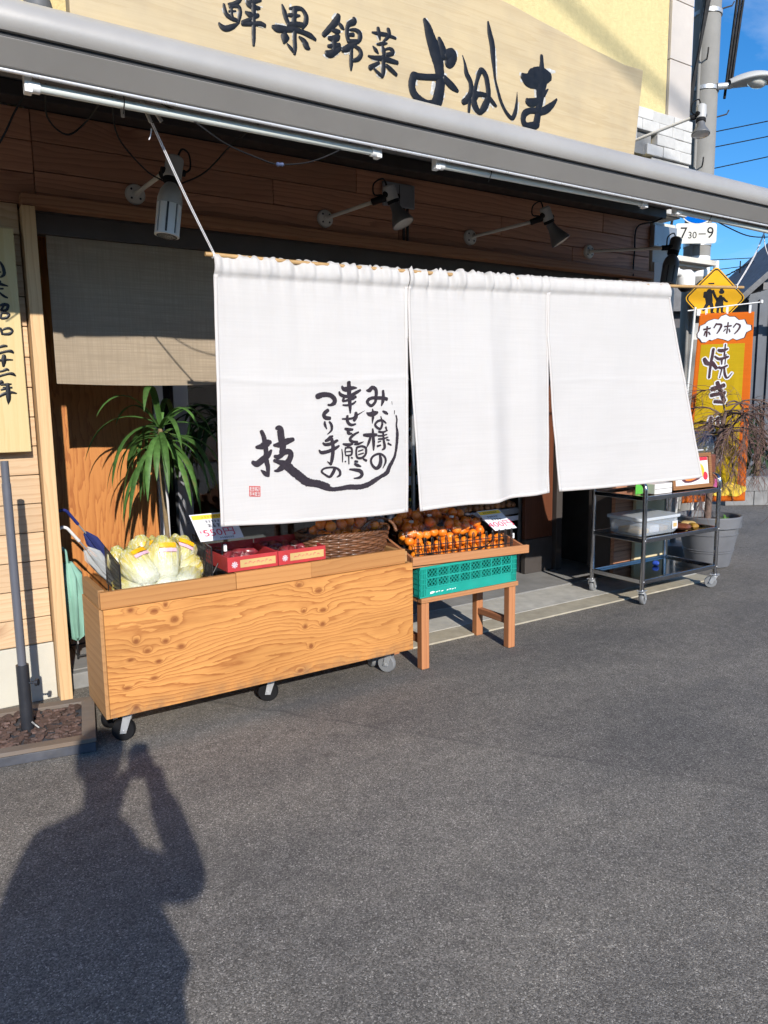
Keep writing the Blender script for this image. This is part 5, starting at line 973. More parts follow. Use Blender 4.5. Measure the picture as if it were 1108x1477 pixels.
# storage box on the middle shelf
def plastic(name, c, al):
    t = NT(name); t.base(c); t.rough(0.25); tr = t.n('ShaderNodeBsdfTransparent'); mx = t.n('ShaderNodeMixShader'); mx.inputs[0].default_value = al; t.l(tr.outputs[0], mx.inputs[1]); t.l(t.b.outputs[0], mx.inputs[2]); t.l(mx.outputs[0], t.out.inputs[0]); return t.m
M_CLEAR = plastic('milky_clear_plastic', (0.62, 0.68, 0.74), 0.30); M_LID = plastic('milky_lid', (0.66, 0.71, 0.76), 0.62)
sb = thing('storage_box', 'clear plastic storage box with milky lid on the middle trolley shelf', 'storage box', (4.72, 3.66, 0.482))
def rrect(x0, x1, y0, y1, r, n=5):
    P = []
    for cx, cy, a0 in ((x1-r, y1-r, 0), (x0+r, y1-r, 90), (x0+r, y0+r, 180), (x1-r, y0+r, 270)):
        P += [(cx+r*math.cos(R(a0+90*i/n)), cy+r*math.sin(R(a0+90*i/n))) for i in range(n+1)]
    return P
m = MB(); rings = [(0.0, 0.018), (0.015, 0.008), (0.118, 0.0)]; b0 = 0
for h, ins in rings:
    for a, c in rrect(4.505+ins, 4.955-ins, 3.50+ins, 3.82-ins, 0.04): m.v.append(Vector((a, c, 0.486+h)))
n_ = len(m.v)//3; m.f = [(i*n_+k, i*n_+(k+1) % n_, (i+1)*n_+(k+1) % n_, (i+1)*n_+k) for i in range(2) for k in range(n_)]+[tuple(range(n_))]
o = m.build('tub', M_CLEAR, sb, smooth=40); md = o.modifiers.new('wall', 'SOLIDIFY'); md.thickness = 0.0025
MB().prism(rrect(4.49, 4.97, 3.487, 3.833, 0.045), lambda a, c, t: (a, c, t), 0.602, 0.626).build('lid', M_LID, sb, bevel=0.006)
MB().box(4.86, 4.925, 3.4985, 3.4995, 0.515, 0.575).build('label', M_CARD, sb); MB().box(4.872, 4.913, 3.4972, 3.4982, 0.530, 0.56).build('label_picture', M_KRAFT, sb)
for i in range(3):
    MB().box(4.55+0.12*i, 4.66+0.12*i, 3.55, 3.75, 0.495, 0.535+0.015*(i % 2)).build('packet', [M_KRAFT, M_CARD, M_KRAFTD][i], bevel=0.01, label='%s paper packet inside the clear storage box' % ['left', 'middle', 'right'][i], cat='packet', group='packets in the storage box')
M_OCHRE = MAT('ochre_bag', (0.30, 0.16, 0.02), 0.35, var=0.2, vs=40, coat=0.3); M_BRBAG = MAT('brown_bag', (0.16, 0.05, 0.025), 0.35, var=0.3, vs=40, coat=0.3)
def pillow(name, c, sx, sy, sz, mat, lab, cat, rz=0, group=None):
    m = MB(); Rm = Matrix.Translation(c) @ Matrix.Rotation(R(rz), 4, 'Z')
    def f_(u, v, s_): a, b_ = u*2-1, v*2-1; e = (1-a**4)*(1-b_**4); return Rm @ Vector((a*sx/2, b_*sy/2, sz/2+s_*sz/2*e**0.6+0.003*math.sin(a*9+b_*7)*e))
    m.grid(12, 12, lambda u, v: f_(u, v, 1)); m.grid(12, 12, lambda u, v: f_(u, v, -1)); return m.build(name, mat, smooth=60, label=lab, cat=cat, group=group)
pillow('snack_bag', (5.04, 3.55, 0.482), 0.10, 0.14, 0.05, M_BRBAG, 'dark brown packet on the middle trolley shelf beside the storage box', 'packet', 15)
pillow('snack_bag', (5.15, 3.52, 0.482), 0.06, 0.08, 0.045, M_OCHRE, 'ochre packet on the middle trolley shelf', 'packet', -20)
pillow('snack_bag', (5.23, 3.62, 0.482), 0.08, 0.12, 0.04, M_KRAFT, 'pale packet at the right of the middle trolley shelf', 'packet', 30)
pillow('snack_bag', (4.98, 3.72, 0.178), 0.035, 0.05, 0.035, MAT('blue_packet', (0.03, 0.08, 0.42), 0.35, var=0.3, vs=50), 'small blue packet on the bottom trolley shelf', 'packet', 20)
# wooden framed poster on the top shelf
M_FRAME = WOOD('poster_frame_wood', (0.28, 0.13, 0.05), (0.15, 0.06, 0.02), 'X', k=60, wob=0.8, rough=0.5); M_PAPER = MAT('poster_paper', (0.70, 0.68, 0.66), 0.4, var=0.03); M_PRED = MAT('poster_red', (0.60, 0.03, 0.05), 0.4, var=0.1); M_PORG = MAT('poster_orange', (0.75, 0.20, 0.02), 0.4, var=0.2, vs=30); M_PYEL = MAT('poster_yellow', (0.85, 0.45, 0.03), 0.4, var=0.2, vs=30); M_PDK = MAT('poster_dark', (0.10, 0.02, 0.03), 0.4)
PF = Matrix.Translation((5.085, 3.50, 0.805)) @ Matrix.Rotation(R(-3), 4, 'Z') @ Matrix.Rotation(R(-8), 4, 'X')
pf = thing('framed_poster', 'wooden framed poster of roasted sweet potato on the top trolley shelf', 'poster', PF.translation)
g = lambda a, c, t: PF @ Vector((a-0.22, -t, c))
FW, FH, FB = 0.46, 0.27, 0.03
for poly in ([(0, 0), (FW, 0), (FW-FB, FB), (FB, FB)], [(FW, 0), (FW, FH), (FW-FB, FH-FB), (FW-FB, FB)], [(FW, FH), (0, FH), (FB, FH-FB), (FW-FB, FH-FB)], [(0, FH), (0, 0), (FB, FB), (FB, FH-FB)]):
    MB().prism(poly, g, -0.012, 0.010).build('frame_bar', M_FRAME, pf, bevel=0.002)
MB().prism([(FB, FB), (FW-FB, FB), (FW-FB, FH-FB), (FB, FH-FB)], g, -0.010, -0.004).build('backing', M_PAPER, pf)
def blob(cx, cy, rx, ry, a0=0, n=18, amp=0.06): return [(cx+rx*math.cos(2*math.pi*i/n)*(1+amp*math.sin(3*i))*math.cos(a0)-ry*math.sin(2*math.pi*i/n)*math.sin(a0), cy+rx*math.cos(2*math.pi*i/n)*math.sin(a0)+ry*math.sin(2*math.pi*i/n)*math.cos(a0)) for i in range(n)]
pp = lambda poly, mat, nm, l: MB().prism(poly, g, -0.004, -0.0035+l*0.0006).build(nm, mat, pf)
pp([(FB+0.004, FH-FB-0.035), (FW-FB-0.004, FH-FB-0.030), (FW-FB-0.004, FH-FB-0.004), (FB+0.004, FH-FB-0.004)], M_PRED, 'printed_band', 1)
pp(blob(0.24, 0.085, 0.12, 0.035, 0.15), M_PDK, 'printed_shape', 1); pp(blob(0.24, 0.10, 0.10, 0.035, 0.2), M_PORG, 'printed_shape', 2); pp(blob(0.335, 0.135, 0.045, 0.055, 0.3), M_PYEL, 'printed_shape', 3); pp(blob(0.39, 0.09, 0.026, 0.032), M_PRED, 'printed_shape', 4); pp(blob(0.33, 0.125, 0.018, 0.028), M_PDK, 'printed_shape', 4)
# glass dome warmer behind it, white tray and leaflets
gd = thing('roaster_case', 'food warming case with clear domed lid behind the framed poster', 'food warmer', (5.32, 3.72, 0.79))
MB().box(5.06, 5.56, 3.62, 3.86, 0.79, 1.04).build('body', M_BRBAG, gd, bevel=0.01)
m = MB(); NA = 12
for x in (5.08, 5.54):
    for i in range(NA+1): a = math.pi*i/NA; m.v.append(Vector((x, 3.74-0.115*math.cos(a), 1.04+0.20*math.sin(a)**0.7)))
m.f = [(i, i+1, NA+2+i, NA+1+i) for i in range(NA)]+[tuple(range(NA+1)), tuple(range(NA+1, 2*NA+2))[::-1]]
m.build('dome', M_GLASS, gd, smooth=40); MB().box(5.25, 5.37, 3.61, 3.622, 1.08, 1.09).build('handle', M_ALU, gd)
wt = thing('leaflet_box', 'small white drawer box on the top trolley shelf', 'box', (4.70, 3.52, 0.79))
MB().box(4.60, 4.80, 3.47, 3.60, 0.80, 0.875).build('body', M_PAPER, wt, bevel=0.003); MB().box(4.602, 4.798, 3.467, 3.4695, 0.837, 0.839).build('drawer_gap', M_FIN, wt)
M_GRN = MAT('green_print', (0.10, 0.42, 0.06), 0.4, var=0.2, vs=60)
for i in range(3):
    MB().box(4.50+i*0.10, 4.58+i*0.10, 3.56+0.02*i, 3.563+0.02*i, 0.80+0.075*(i > 0), 0.93+0.02*(i % 2)).build('leaflet', [M_GRN, M_PAPER, M_PORG][i], label=['green leaflet', 'white leaflet', 'orange leaflet'][i]+' standing on the top trolley shelf', cat='leaflet', group='leaflets on the trolley')
# ------------------------------------------------------------------ pole in a tray of slate chips
M_GPOLE = MAT('grey_pole_paint', (0.10, 0.105, 0.125), 0.4, var=0.06, coat=0.2); M_BSLEEVE = MAT('dark_sleeve', (0.022, 0.024, 0.03), 0.4); M_WEATH = WOOD('weathered_frame', (0.20, 0.15, 0.11), (0.11, 0.08, 0.06), 'X', k=50, wob=0.8, rough=0.75, grey=0.7, contrast=0.6); M_CHIP = MAT('slate_chip', (0.085, 0.052, 0.043), 0.75, var=0.3, vs=25, randv=0.45, bump=0.5, bs=60); M_SLATE = MAT('slate_edge', (0.055, 0.058, 0.07), 0.7, var=0.25, vs=14, dirt=0.3, dirtc=(0.16, 0.15, 0.14))
TM = Matrix.Translation((0.405, 3.58, 0)) @ Matrix.Rotation(R(-11), 4, 'Z')
ps = thing('sign_pole_stand', 'dark grey pole standing in a square tray of slate chips', 'pole stand', (0.405, 3.58, 0), rot=(0, 0, R(-11)), local=True)
S2 = 0.255
MB().box(-S2, S2, -S2, S2, 0.002, 0.045).build('tray_base', M_SLATE, ps, bevel=0.004)
for k in range(4):
    q = Matrix.Rotation(R(90*k), 4, 'Z'); poly = [(-S2-0.004, -S2-0.004), (S2+0.004, -S2-0.004), (S2-0.055, -S2+0.055), (-S2+0.055, -S2+0.055)]
    m = MB(); m.prism(poly, lambda a, c, t: q @ Vector((a, c, t)), 0.047, 0.066); o = m.build('frame_board', M_WEATH, ps, bevel=0.003)
rn = random.Random(31); chips = []
for s_ in range(5):
    m = MB(); n_ = 6; rr = [rn.uniform(.7, 1.1) for _ in range(n_)]
    for z, k in ((0, 1.0), (0.007, 0.93)):
        for i in range(n_): a = 2*math.pi*i/n_+0.2*s_; m.v.append(Vector((0.024*rr[i]*k*math.cos(a), 0.017*rr[i]*k*math.sin(a), z+rn.uniform(-.001, .001))))
    m.f = [tuple(range(n_))[::-1], tuple(range(n_, 2*n_))]+[(i, (i+1) % n_, n_+(i+1) % n_, n_+i) for i in range(n_)]; chips.append(m.mesh('chip'))
for i in range(270):
    x, y = rn.uniform(-.195, .195), rn.uniform(-.195, .195)
    if math.hypot(x+0.028, y-0.005) < 0.035: continue
    place(chips[i % 5], 'slate_chip', M_CHIP, ps, (x, y, 0.044+rn.uniform(0, .012)), (rn.uniform(-.35, .35), rn.uniform(-.35, .35), rn.uniform(0, 6)), (rn.uniform(.8, 1.25),)*3)
px, py = -0.028, 0.0
MB().cyl((px, py, 0.046), (px, py, 0.355), 0.027, n=20).build('sleeve', M_BSLEEVE, ps, smooth=40)
MB().lathe([(0.0185, 0.30), (0.0185, 1.17), (0.0165, 1.172), (0.0165, 1.268), (0.0135, 1.268), (0.0135, 1.20)], (px, py, 0), (0, 0, 1), 20).build('pole', M_GPOLE, ps, smooth=40)
k_ = MB(); k_.cyl((px+0.02, py-0.01, 0.27), (px+0.05, py-0.02, 0.272), 0.005, n=8); k_.cyl((px+0.05, py-0.02, 0.272), (px+0.062, py-0.024, 0.272), 0.016, n=12); k_.build('clamp_knob', M_BSLEEVE, ps, smooth=40)
MB().tube(catmull([(px+0.02, py-0.02, 0.09), (px+0.05, py-0.03, 0.06), (px+0.07, py-0.05, 0.058)], 4), 0.006, 6).build('clamp_lever', M_BSLEEVE, ps)
# ------------------------------------------------------------------ umbrellas in the doorway
def umbrella(lab, tip, top_, hc, cc, handle_dir, r=0.035, sh=0.5):
    tip, top_ = Vector(tip), Vector(top_); d = (top_-tip).normalized(); L = (top_-tip).length
    t = thing('umbrella', lab, 'umbrella', tip, 'umbrellas in the doorway')
    MB().cyl(tip, tip+d*L, 0.0045, n=8).build('shaft', M_ZINC, t)
    u_, w_ = frame_axes(d); m = MB(); NP = 32; pr = [(0.005, 0.03), (0.65, 0.10), (1.0, sh*0.6), (0.95, sh*0.85), (0.35, sh), ]
    for rr, h in pr:
        for k in range(NP):
            a = 2*math.pi*k/NP; q = r*rr*(1+0.28*math.sin(a*8+h*5)); m.v.append(tip+d*(h*L)+(u_*math.cos(a)+w_*math.sin(a))*q)
    m.f = [(i*NP+k, i*NP+(k+1) % NP, (i+1)*NP+(k+1) % NP, (i+1)*NP+k) for i in range(len(pr)-1) for k in range(NP)]
    m.build('canopy', cc, t, smooth=70)
    hd = Vector(handle_dir).normalized(); hr = 0.032
    pts = [top_-d*0.10, top_-d*0.03]+[top_+hd*hr*(1-math.cos(R(a)))+d*hr*math.sin(R(a)) for a in range(0, 200, 25)]
    MB().tube(pts, 0.009, 8).build('handle', hc, t, smooth=60)
M_UWH = MAT('white_handle', (0.72, 0.72, 0.72), 0.3); M_UBL = MAT('blue_handle', (0.02, 0.03, 0.16), 0.35); M_UCL = plastic('clear_umbrella', (0.7, 0.74, 0.76), 0.45); M_UNV = MAT('navy_cloth', (0.02, 0.03, 0.14), 0.7); M_UGR = MAT('sage_cloth', (0.22, 0.42, 0.34), 0.7, var=0.12)
umbrella('clear umbrella with white hooked handle leaning in the doorway', (1.04, 4.42, 0.42), (0.728, 4.26, 0.842), M_UWH, M_UCL, (-0.85, -0.1, -0.45), 0.04, 0.70)
umbrella('navy umbrella with blue hooked handle leaning in the doorway', (1.08, 4.52, 0.45), (0.745, 4.34, 0.925), M_UBL, M_UNV, (-0.85, 0, -0.5), 0.03, 0.72)
umbrella('sage green folded umbrella hanging low by the corner post', (0.735, 4.26, 0.20), (0.70, 4.22, 0.72), M_UGR, M_UGR, (-0.6, 0.3, 0), 0.062, 0.90)
us = thing('umbrella_stand', 'dark umbrella stand inside the doorway', 'umbrella stand', (0.88, 4.42, 0.094))
for z in (0.11, 0.40):
    MB().loopt([(0.74, 4.32, z), (1.04, 4.32, z), (1.04, 4.55, z), (0.74, 4.55, z)], 0.006, 6).build('ring', M_WIRE, us)
for x, y in ((0.74, 4.32), (1.04, 4.32), (1.04, 4.55), (0.74, 4.55)): MB().cyl((x, y, 0.094), (x, y, 0.40), 0.006, n=8).build('upright', M_WIRE, us)
# ------------------------------------------------------------------ strap leaved plants
def leafmat(name, c):
    t = NT(name); v = t.tc.outputs['Object']; col = t.mix(t.rng(t.noise(v, 30, 3), 0.3, 0.7), mul(c, 0.7), mul(c, 1.25)); col = t.mix(1, col, t.mix(t.rand(), (0.75,)*3, (1.25,)*3), 'MULTIPLY')
    col = t.mix(t.rng(t.noise(v, 7, 5, 0.7), 0.60, 0.70, 0, 0.6), col, (0.16, 0.11, 0.04)); t.base(col); t.rough(0.5); t.b.inputs['Specular IOR Level'].default_value = 0.3; tr = t.n('ShaderNodeBsdfTranslucent'); t.l(col, tr.inputs[0]); mx = t.n('ShaderNodeMixShader'); mx.inputs[0].default_value = 0.2; t.l(t.b.outputs[0], mx.inputs[1]); t.l(tr.outputs[0], mx.inputs[2]); t.l(mx.outputs[0], t.out.inputs[0]); return t.m
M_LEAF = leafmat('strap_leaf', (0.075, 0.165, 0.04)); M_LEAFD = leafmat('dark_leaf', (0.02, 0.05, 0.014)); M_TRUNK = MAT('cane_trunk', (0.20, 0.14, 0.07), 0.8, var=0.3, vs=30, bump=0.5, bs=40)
def strap(root, base, az, el, L, w, droop, mat):
    p = Vector(base); d = Vector((math.cos(az)*math.cos(el), math.sin(az)*math.cos(el), math.sin(el))); n_ = 12; m = MB(); side = Vector((-math.sin(az), math.cos(az), 0)); 
    for i in range(n_+1):
        u = i/n_; ww = w*(0.45+0.55*math.sin(math.pi*min(1, 0.12+u*0.62)))*(1-u**5); nrm = side.cross(d).normalized()
        m.v += [p-side*ww/2+nrm*ww*0.12, p-nrm*ww*0.08, p+side*ww/2+nrm*ww*0.12]
        d = (d+Vector((0, 0, -droop*(0.4+1.2*u)/n_*2))).normalized(); p = p+d*L/n_
    for i in range(n_): a = i*3; m.f += [(a, a+1, a+4, a+3), (a+1, a+2, a+5, a+4)]
    m.build('leaf', mat, root, smooth=80)
def dracaena(lab, x, y, zc, n, seed, L, mat, zp=0.094, heads=1):
    rn = random.Random(seed); t = thing('dracaena_plant', lab, 'plant', (x, y, zp), 'potted plants in the entrance')
    pot = MB().lathe([(0.10, 0), (0.135, 0.24), (0.145, 0.25), (0.145, 0.27), (0.13, 0.27), (0.12, 0.22), (0.01, 0.22)], (x, y, zp), (0, 0, 1), 24).build('pot', M_LDARK, t, smooth=35)
    MB().tube(catmull([(x, y, zp+0.22), (x+0.01, y, zp+0.5), (x-0.01, y, zc-0.2), (x, y, zc)], 6), 0.014, 8).build('trunk', M_TRUNK, t, smooth=60)
    for i in range(n):
        az = i*2.399+rn.uniform(-.3, .3); el = R(rn.uniform(0, 75)) if i > n*0.6 else R(rn.uniform(-25, 35))
        strap(t, (x, y, zc-0.10+0.13*i/n), az, el, L*rn.uniform(.75, 1.15), rn.uniform(.028, .044), rn.uniform(1.0, 2.3), mat)
    return t
dracaena('tall strap leaved dracaena in the sunlit doorway behind the cabbages', 1.285, 4.36, 1.36, 44, 3, 0.52, M_LEAF)
dracaena('shaded strap leaved dracaena standing behind the sunlit one', 1.70, 4.52, 1.42, 26, 8, 0.48, M_LEAFD)
# ------------------------------------------------------------------ goods inside the shop
rk_ = thing('steel_shelving', 'grey steel shelving with goods just inside the entrance', 'shelving', (4.0, 4.9, 0.094))
for x in (3.58, 4.43):
    for y in (4.70, 5.08): MB().box(x-0.012, x+0.012, y-0.012, y+0.012, 0.02, 1.7).build('upright', M_ALUG, rk_, bevel=0.002)
for z in (0.25, 0.565, 0.95, 1.35): MB().box(3.595, 4.415, 4.69, 5.09, z-0.03, z+0.02).build('shelf', M_ALUG, rk_, bevel=0.003)
MB().box(3.9, 4.40, 4.682, 4.688, 0.48, 0.52).build('price_strip', M_CARD, rk_)
rn = random.Random(77); M_EGG = MAT('brown_goods', (0.40, 0.17, 0.06), 0.5, var=0.3, vs=20, randv=0.3)
em = MB().lathe([(0.004, 0), (0.022, 0.006), (0.030, 0.022), (0.024, 0.042), (0.004, 0.054)], (0, 0, 0), (0, 0, 1), 12).mesh('onion', smooth=70); em.materials.append(M_EGG)
for i in range(26):
    o = bpy.data.objects.new('onion', em); COL.objects.link(o); o.location = (3.66+0.06*(i % 13)+rn.uniform(-.008, .008), 4.73+0.065*(i // 13), 0.586); o.rotation_euler[2] = rn.uniform(0, 6); o.scale = (rn.uniform(.9, 1.1),)*3
    prop(o, 'brown onion on the steel shelf inside the entrance, %s row, %s' % (('front', 'back')[i // 13], ORD(i % 13, 13)), 'onion', 'onions on the steel shelf')
cs = thing('display_shelf', 'dark shelf of bottles seen through the gap between curtain panels', 'shelf', (3.6, 5.6, 0.094))
for x in (3.0, 4.3): MB().box(x-0.02, x+0.02, 5.45, 5.75, 0.02, 1.9).build('side', M_DKBEAM, cs)
for z in (0.40, 0.72, 1.04, 1.36, 1.7): MB().box(3.021, 4.279, 5.45, 5.75, z-0.015, z).build('shelf_board', M_DKBEAM, cs)
BOT = MB().lathe([(0.030, 0), (0.034, 0.006), (0.034, 0.13), (0.028, 0.16), (0.012, 0.185), (0.012, 0.215)], (0, 0, 0), (0, 0, 1), 18)
cols = [(0.10, 0.02, 0.02), (0.03, 0.02, 0.015), (0.30, 0.16, 0.03), (0.06, 0.08, 0.03)]; mats = [MAT('bottle_glass', c, 0.15, coat=0.5) for c in cols]; capm = [MAT('bottle_cap', c, 0.4) for c in ((0.55, 0.02, 0.02), (0.6, 0.45, 0.03), (0.6, 0.6, 0.6))]
for i in range(33):
    z = (0.40, 0.72, 1.04)[i // 11]; x = 3.10+(i % 11)*0.108; t = thing('bottle', 'small bottle on the %s board of the dark shelf inside, %s' % (('lowest', 'second', 'third')[i // 11], ORD(i % 11, 11)), 'bottle', (x, 5.52, z+0.001), 'bottles on the shelf inside', local=True)
    bm_ = BOT.mesh('bottle', smooth=40) if i == 0 else bpy.data.meshes['bottle_body']
    if i == 0: bm_.name = 'bottle_body'; LAB = MB().lathe([(0.0346, 0.03), (0.0346, 0.11)], (0, 0, 0), (0, 0, 1), 18).mesh('bottle_label', smooth=40); CAP = MB().lathe([(0.0135, 0.20), (0.0135, 0.226)], (0, 0, 0), (0, 0, 1), 14).mesh('bottle_cap', smooth=40)
    for me, mt, nm in ((bm_, mats[i % 4], 'body'), (LAB, M_CARD, 'label'), (CAP, capm[i % 3], 'cap')):
        o = bpy.data.objects.new(nm, me); COL.objects.link(o); o.parent = t
        if not me.materials: me.materials.append(mt)
        o.material_slots[0].link = 'OBJECT'; o.material_slots[0].material = mt
# ------------------------------------------------------------------ potted weeping tree
M_POT = MAT('grey_ribbed_pot', (0.13, 0.134, 0.145), 0.6, var=0.15, vs=5, dirt=0.3, dirtc=(0.10, 0.10, 0.105)); M_SOIL = MAT('potting_soil', (0.035, 0.025, 0.018), 0.95, bump=1.0, bs=50); M_BARK = MAT('grey_brown_bark', (0.13, 0.085, 0.065), 0.8, var=0.3, vs=30); M_TWIG = MAT('twig_bark', (0.15, 0.085, 0.07), 0.7, var=0.3, vs=20)
PC = Vector((6.04, 3.97, 0))
pt = thing('weeping_tree', 'bare weeping tree in a big grey pot beside the banner', 'potted tree', PC)
MB().lathe([(0.170, 0.004), (0.183, 0.01), (0.240, 0.30), (0.244, 0.36), (0.268, 0.365), (0.271, 0.45), (0.263, 0.462), (0.246, 0.455), (0.238, 0.40), (0.01, 0.395)], PC, (0, 0, 1), 40).build('pot', M_POT, pt, smooth=30)
for z, r_ in ((0.14, 0.2095), (0.16, 0.2135), (0.30, 0.2415)): MB().lathe([(r_, -0.004), (r_+0.004, 0), (r_, 0.004)], PC+Vector((0, 0, z)), (0, 0, 1), 40).build('rib', M_POT, pt, smooth=50)
MB().lathe([(0.236, 0.402), (0.12, 0.412), (0.01, 0.408)], PC, (0, 0, 1), 30).build('soil', M_SOIL, pt, smooth=60)
TT = Vector((6.22, 3.98, 1.36))
MB().tube(catmull([PC+Vector((-0.03, 0.0, 0.39)), (6.06, 3.99, 0.7), (6.13, 3.99, 1.05), TT], 6), [0.032-0.014*i/18 for i in range(19)], 10).build('trunk', M_BARK, pt, smooth=60)
rn = random.Random(14); brs = MB(); tw = MB()
for i in range(30):
    az = i*2.399+rn.uniform(-.4, .4); L = rn.uniform(.55, 1.2); p = TT+Vector((0, 0, rn.uniform(-.3, .08))); el = R(rn.uniform(20, 65)); d = Vector((math.cos(az)*math.cos(el), math.sin(az)*math.cos(el), math.sin(el))); pts = [p.copy()]; n_ = 14
    for k in range(n_):
        d = (d+Vector((rn.uniform(-.3, .3), rn.uniform(-.3, .3), -0.24+rn.uniform(-.22, .22)))).normalized(); p = p+d*L/n_; pts.append(p.copy())
        if k > 1:
            for _ in range(4):
                if rn.random() < 0.9 and p.z > 0.58:
                    q = p.copy(); e = (d+Vector((rn.uniform(-1, 1), rn.uniform(-1, 1), rn.uniform(-.3, .7)))).normalized(); tp = [q.copy()]; l2 = rn.uniform(.08, .30)
                    for m_ in range(7):
                        e = (e+Vector((rn.uniform(-.3, .3), rn.uniform(-.3, .3), -0.13+rn.uniform(-.15, .1)))).normalized(); q = q+e*l2/7; tp.append(q.copy())
                    tw.tube(tp, [0.0024-0.0014*z/7 for z in range(8)], 4)
    brs.tube(pts, [0.0085-0.0062*k/n_ for k in range(n_+1)], 6)
brs.build('branches', M_BARK, pt, smooth=60); tw.build('twigs', M_TWIG, pt, kind='stuff')
for i in range(14): strap(pt, PC+Vector((0.0+rn.uniform(-.03, .03), -0.15+rn.uniform(-.03, .03), 0.405)), i*0.9, R(rn.uniform(25, 70)), 0.10, 0.022, 0.8, M_LEAF)
# ------------------------------------------------------------------ banner
M_BOR = cloth_mat('orange_banner_cloth', (0.66, 0.15, 0.015), transl=0.3, slub=0.04); M_BYE = cloth_mat('yellow_banner_cloth', (0.52, 0.36, 0.012), transl=0.3, slub=0.04); M_BWH = MAT('banner_white', (0.55, 0.56, 0.58), 0.8, var=0.04); M_BDK = MAT('banner_dark_print', (0.035, 0.012, 0.018), 0.8); M_BPK = MAT('banner_pink', (0.42, 0.07, 0.22), 0.8, var=0.25, vs=30); M_BYL = MAT('banner_flesh', (0.75, 0.5, 0.05), 0.8, var=0.1)
BO = Vector((6.405, 4.415, 2.272)); be = Vector((0.845, -0.535, 0.025)).normalized(); bnn = Vector((-0.535, -0.845, 0)).normalized()
def BN(a, c, h=0.0):
    """a: 0..1 across, c: 0..1 down"""
    p = BO+be*(a*0.515)+Vector((0, 0, -1))*(c*1.785)-be*(c*0.10*(1-a))
    w = 0.018*math.sin(a*6+c*2.0)*(0.3+c)+0.014*math.exp(-((a-0.72)/0.07)**2)*max(0, min(1, (c-0.24)*6))*max(0, min(1, (0.7-c)*5))
    return p+bnn*(w+h)
bn = thing('nobori_banner', 'tall orange and yellow upright banner advertising roasted sweet potato', 'banner', (6.35, 4.45, 0))
o = MB().grid(40, 80, lambda u, v: BN(u, v)).build('cloth', M_BOR, bn, smooth=70); md = o.modifiers.new('s', 'SOLIDIFY'); md.thickness = 0.0012
MB().grid(34, 70, lambda u, v: BN(0.075+0.79*u, 0.16+0.75*v, 0.003)).build('yellow_field', M_BYE, bn, smooth=70)
def zl(x, y): # design-sheet units of the upper half
    X, Y = 1005+x/11.66, 440+y/11.66; xl = 1015-(Y-452)*0.0535; return (X-xl)/(1091.5-xl), (Y-451-(1092-X)*0.04)/278
def zn(x, y):
    X, Y = 980+x/4.617, 420+y/4.617; xl = 1015-(Y-452)*0.0535; return (X-xl)/(1091.5-xl), (Y-451-(1092-X)*0.04)/278
def bpoly(pts, mat, nm, h, fz=zl, grow=1.0):
    cx = sum(p[0] for p in pts)/len(pts); cy = sum(p[1] for p in pts)/len(pts); pts = [fz(cx+(x-cx)*grow, cy+(y-cy)*grow) for x, y in pts]
    cxx = sum(p[0] for p in pts)/len(pts); cyy = sum(p[1] for p in pts)/len(pts); m = MB(); n_ = len(pts)
    for k in (0.0, 0.35, 0.7, 1.0):
        for a, c in pts: m.v.append(BN(cxx+(a-cxx)*k, cyy+(c-cyy)*k, h))
    m.f = [(i*n_+k, i*n_+(k+1) % n_, (i+1)*n_+(k+1) % n_, (i+1)*n_+k) for i in range(3) for k in range(n_)]
    m.build(nm, mat, bn, smooth=70)
CL = [(130, 370), (200, 340), (250, 290), (350, 255), (420, 265), (460, 210), (540, 180), (600, 215), (690, 215), (760, 270), (850, 260), (890, 340), (960, 355), (970, 430), (890, 470), (860, 560), (740, 600), (680, 570), (600, 615), (520, 590), (420, 570), (320, 610), (270, 590), (230, 640), (170, 640), (130, 580), (95, 560), (90, 500), (120, 450)]
bpoly(CL, M_BDK, 'cloud_outline', 0.0052, grow=1.045); bpoly(CL, M_BWH, 'cloud', 0.0062)
def btext(strokes, fz, k, mat, nm, h, gw=0):
    m = MB(); ss = []
    for st in strokes.split(';'):
        l = []
        for t in st.split():
            x, y, w = map(float, t.split(',')); a, c = fz(x, y); l += [a*5150, -c*17850, (w+gw)*k]
        ss.append(l)
    ink(m, ss, lambda a, c, hh: BN(a/0.515, -c/1.785, hh), h, 0, step=0.00018, rnd=random.Random(4)).build(nm, mat, bn)
KL, KN_ = 6.55/11.66*10, 6.55/4.617*10
HOKU = ['185,430,30 290,408,30;240,380,30 235,545,28;215,460,28 195,530,20;265,470,24 290,510,26', '390,330,30 350,400,24;390,340,30 470,350,36 450,420,34 405,495,22', '525,380,28 640,365,28;585,310,26 570,490,26;545,420,24 515,460,18;605,420,24 622,468,22', '725,325,26 675,390,24;735,330,26 785,360,34 760,430,32 700,500,20']
for s_ in HOKU: btext(s_, zl, KL, M_BDK, 'character', 0.0075)
YAKI = '360,750,44 345,880,48 325,1020,44 310,1240,36;215,915,54 255,985,74 330,1010,50;350,985,64 430,1080,54;560,670,22 550,870,28;440,770,44 510,780,60 605,748,28;388,875,28 470,920,46 620,880,36;580,840,16 570,1010,16;510,930,40 515,1010,18;465,1060,40 520,1070,42 610,1030,34;520,1090,26 490,1240,16;560,1060,28 580,1180,40 625,1240,28 700,1150,10'
btext(YAKI, zl, KL, M_BWH, 'character_halo', 0.0045, 46); btext(YAKI, zl, KL, M_BDK, 'character', 0.0085)
KI = '262,660,32 345,632,28;258,700,26 352,684,22;296,612,26 352,738,26;285,742,24 352,748,20'; IMO = '268,850,24 262,900,26 290,945,14;315,850,20 322,905,18;292,985,26 276,1080,28 300,1160,28 345,1120,16;252,1030,18 332,1015,18;252,1085,18 328,1070,18'
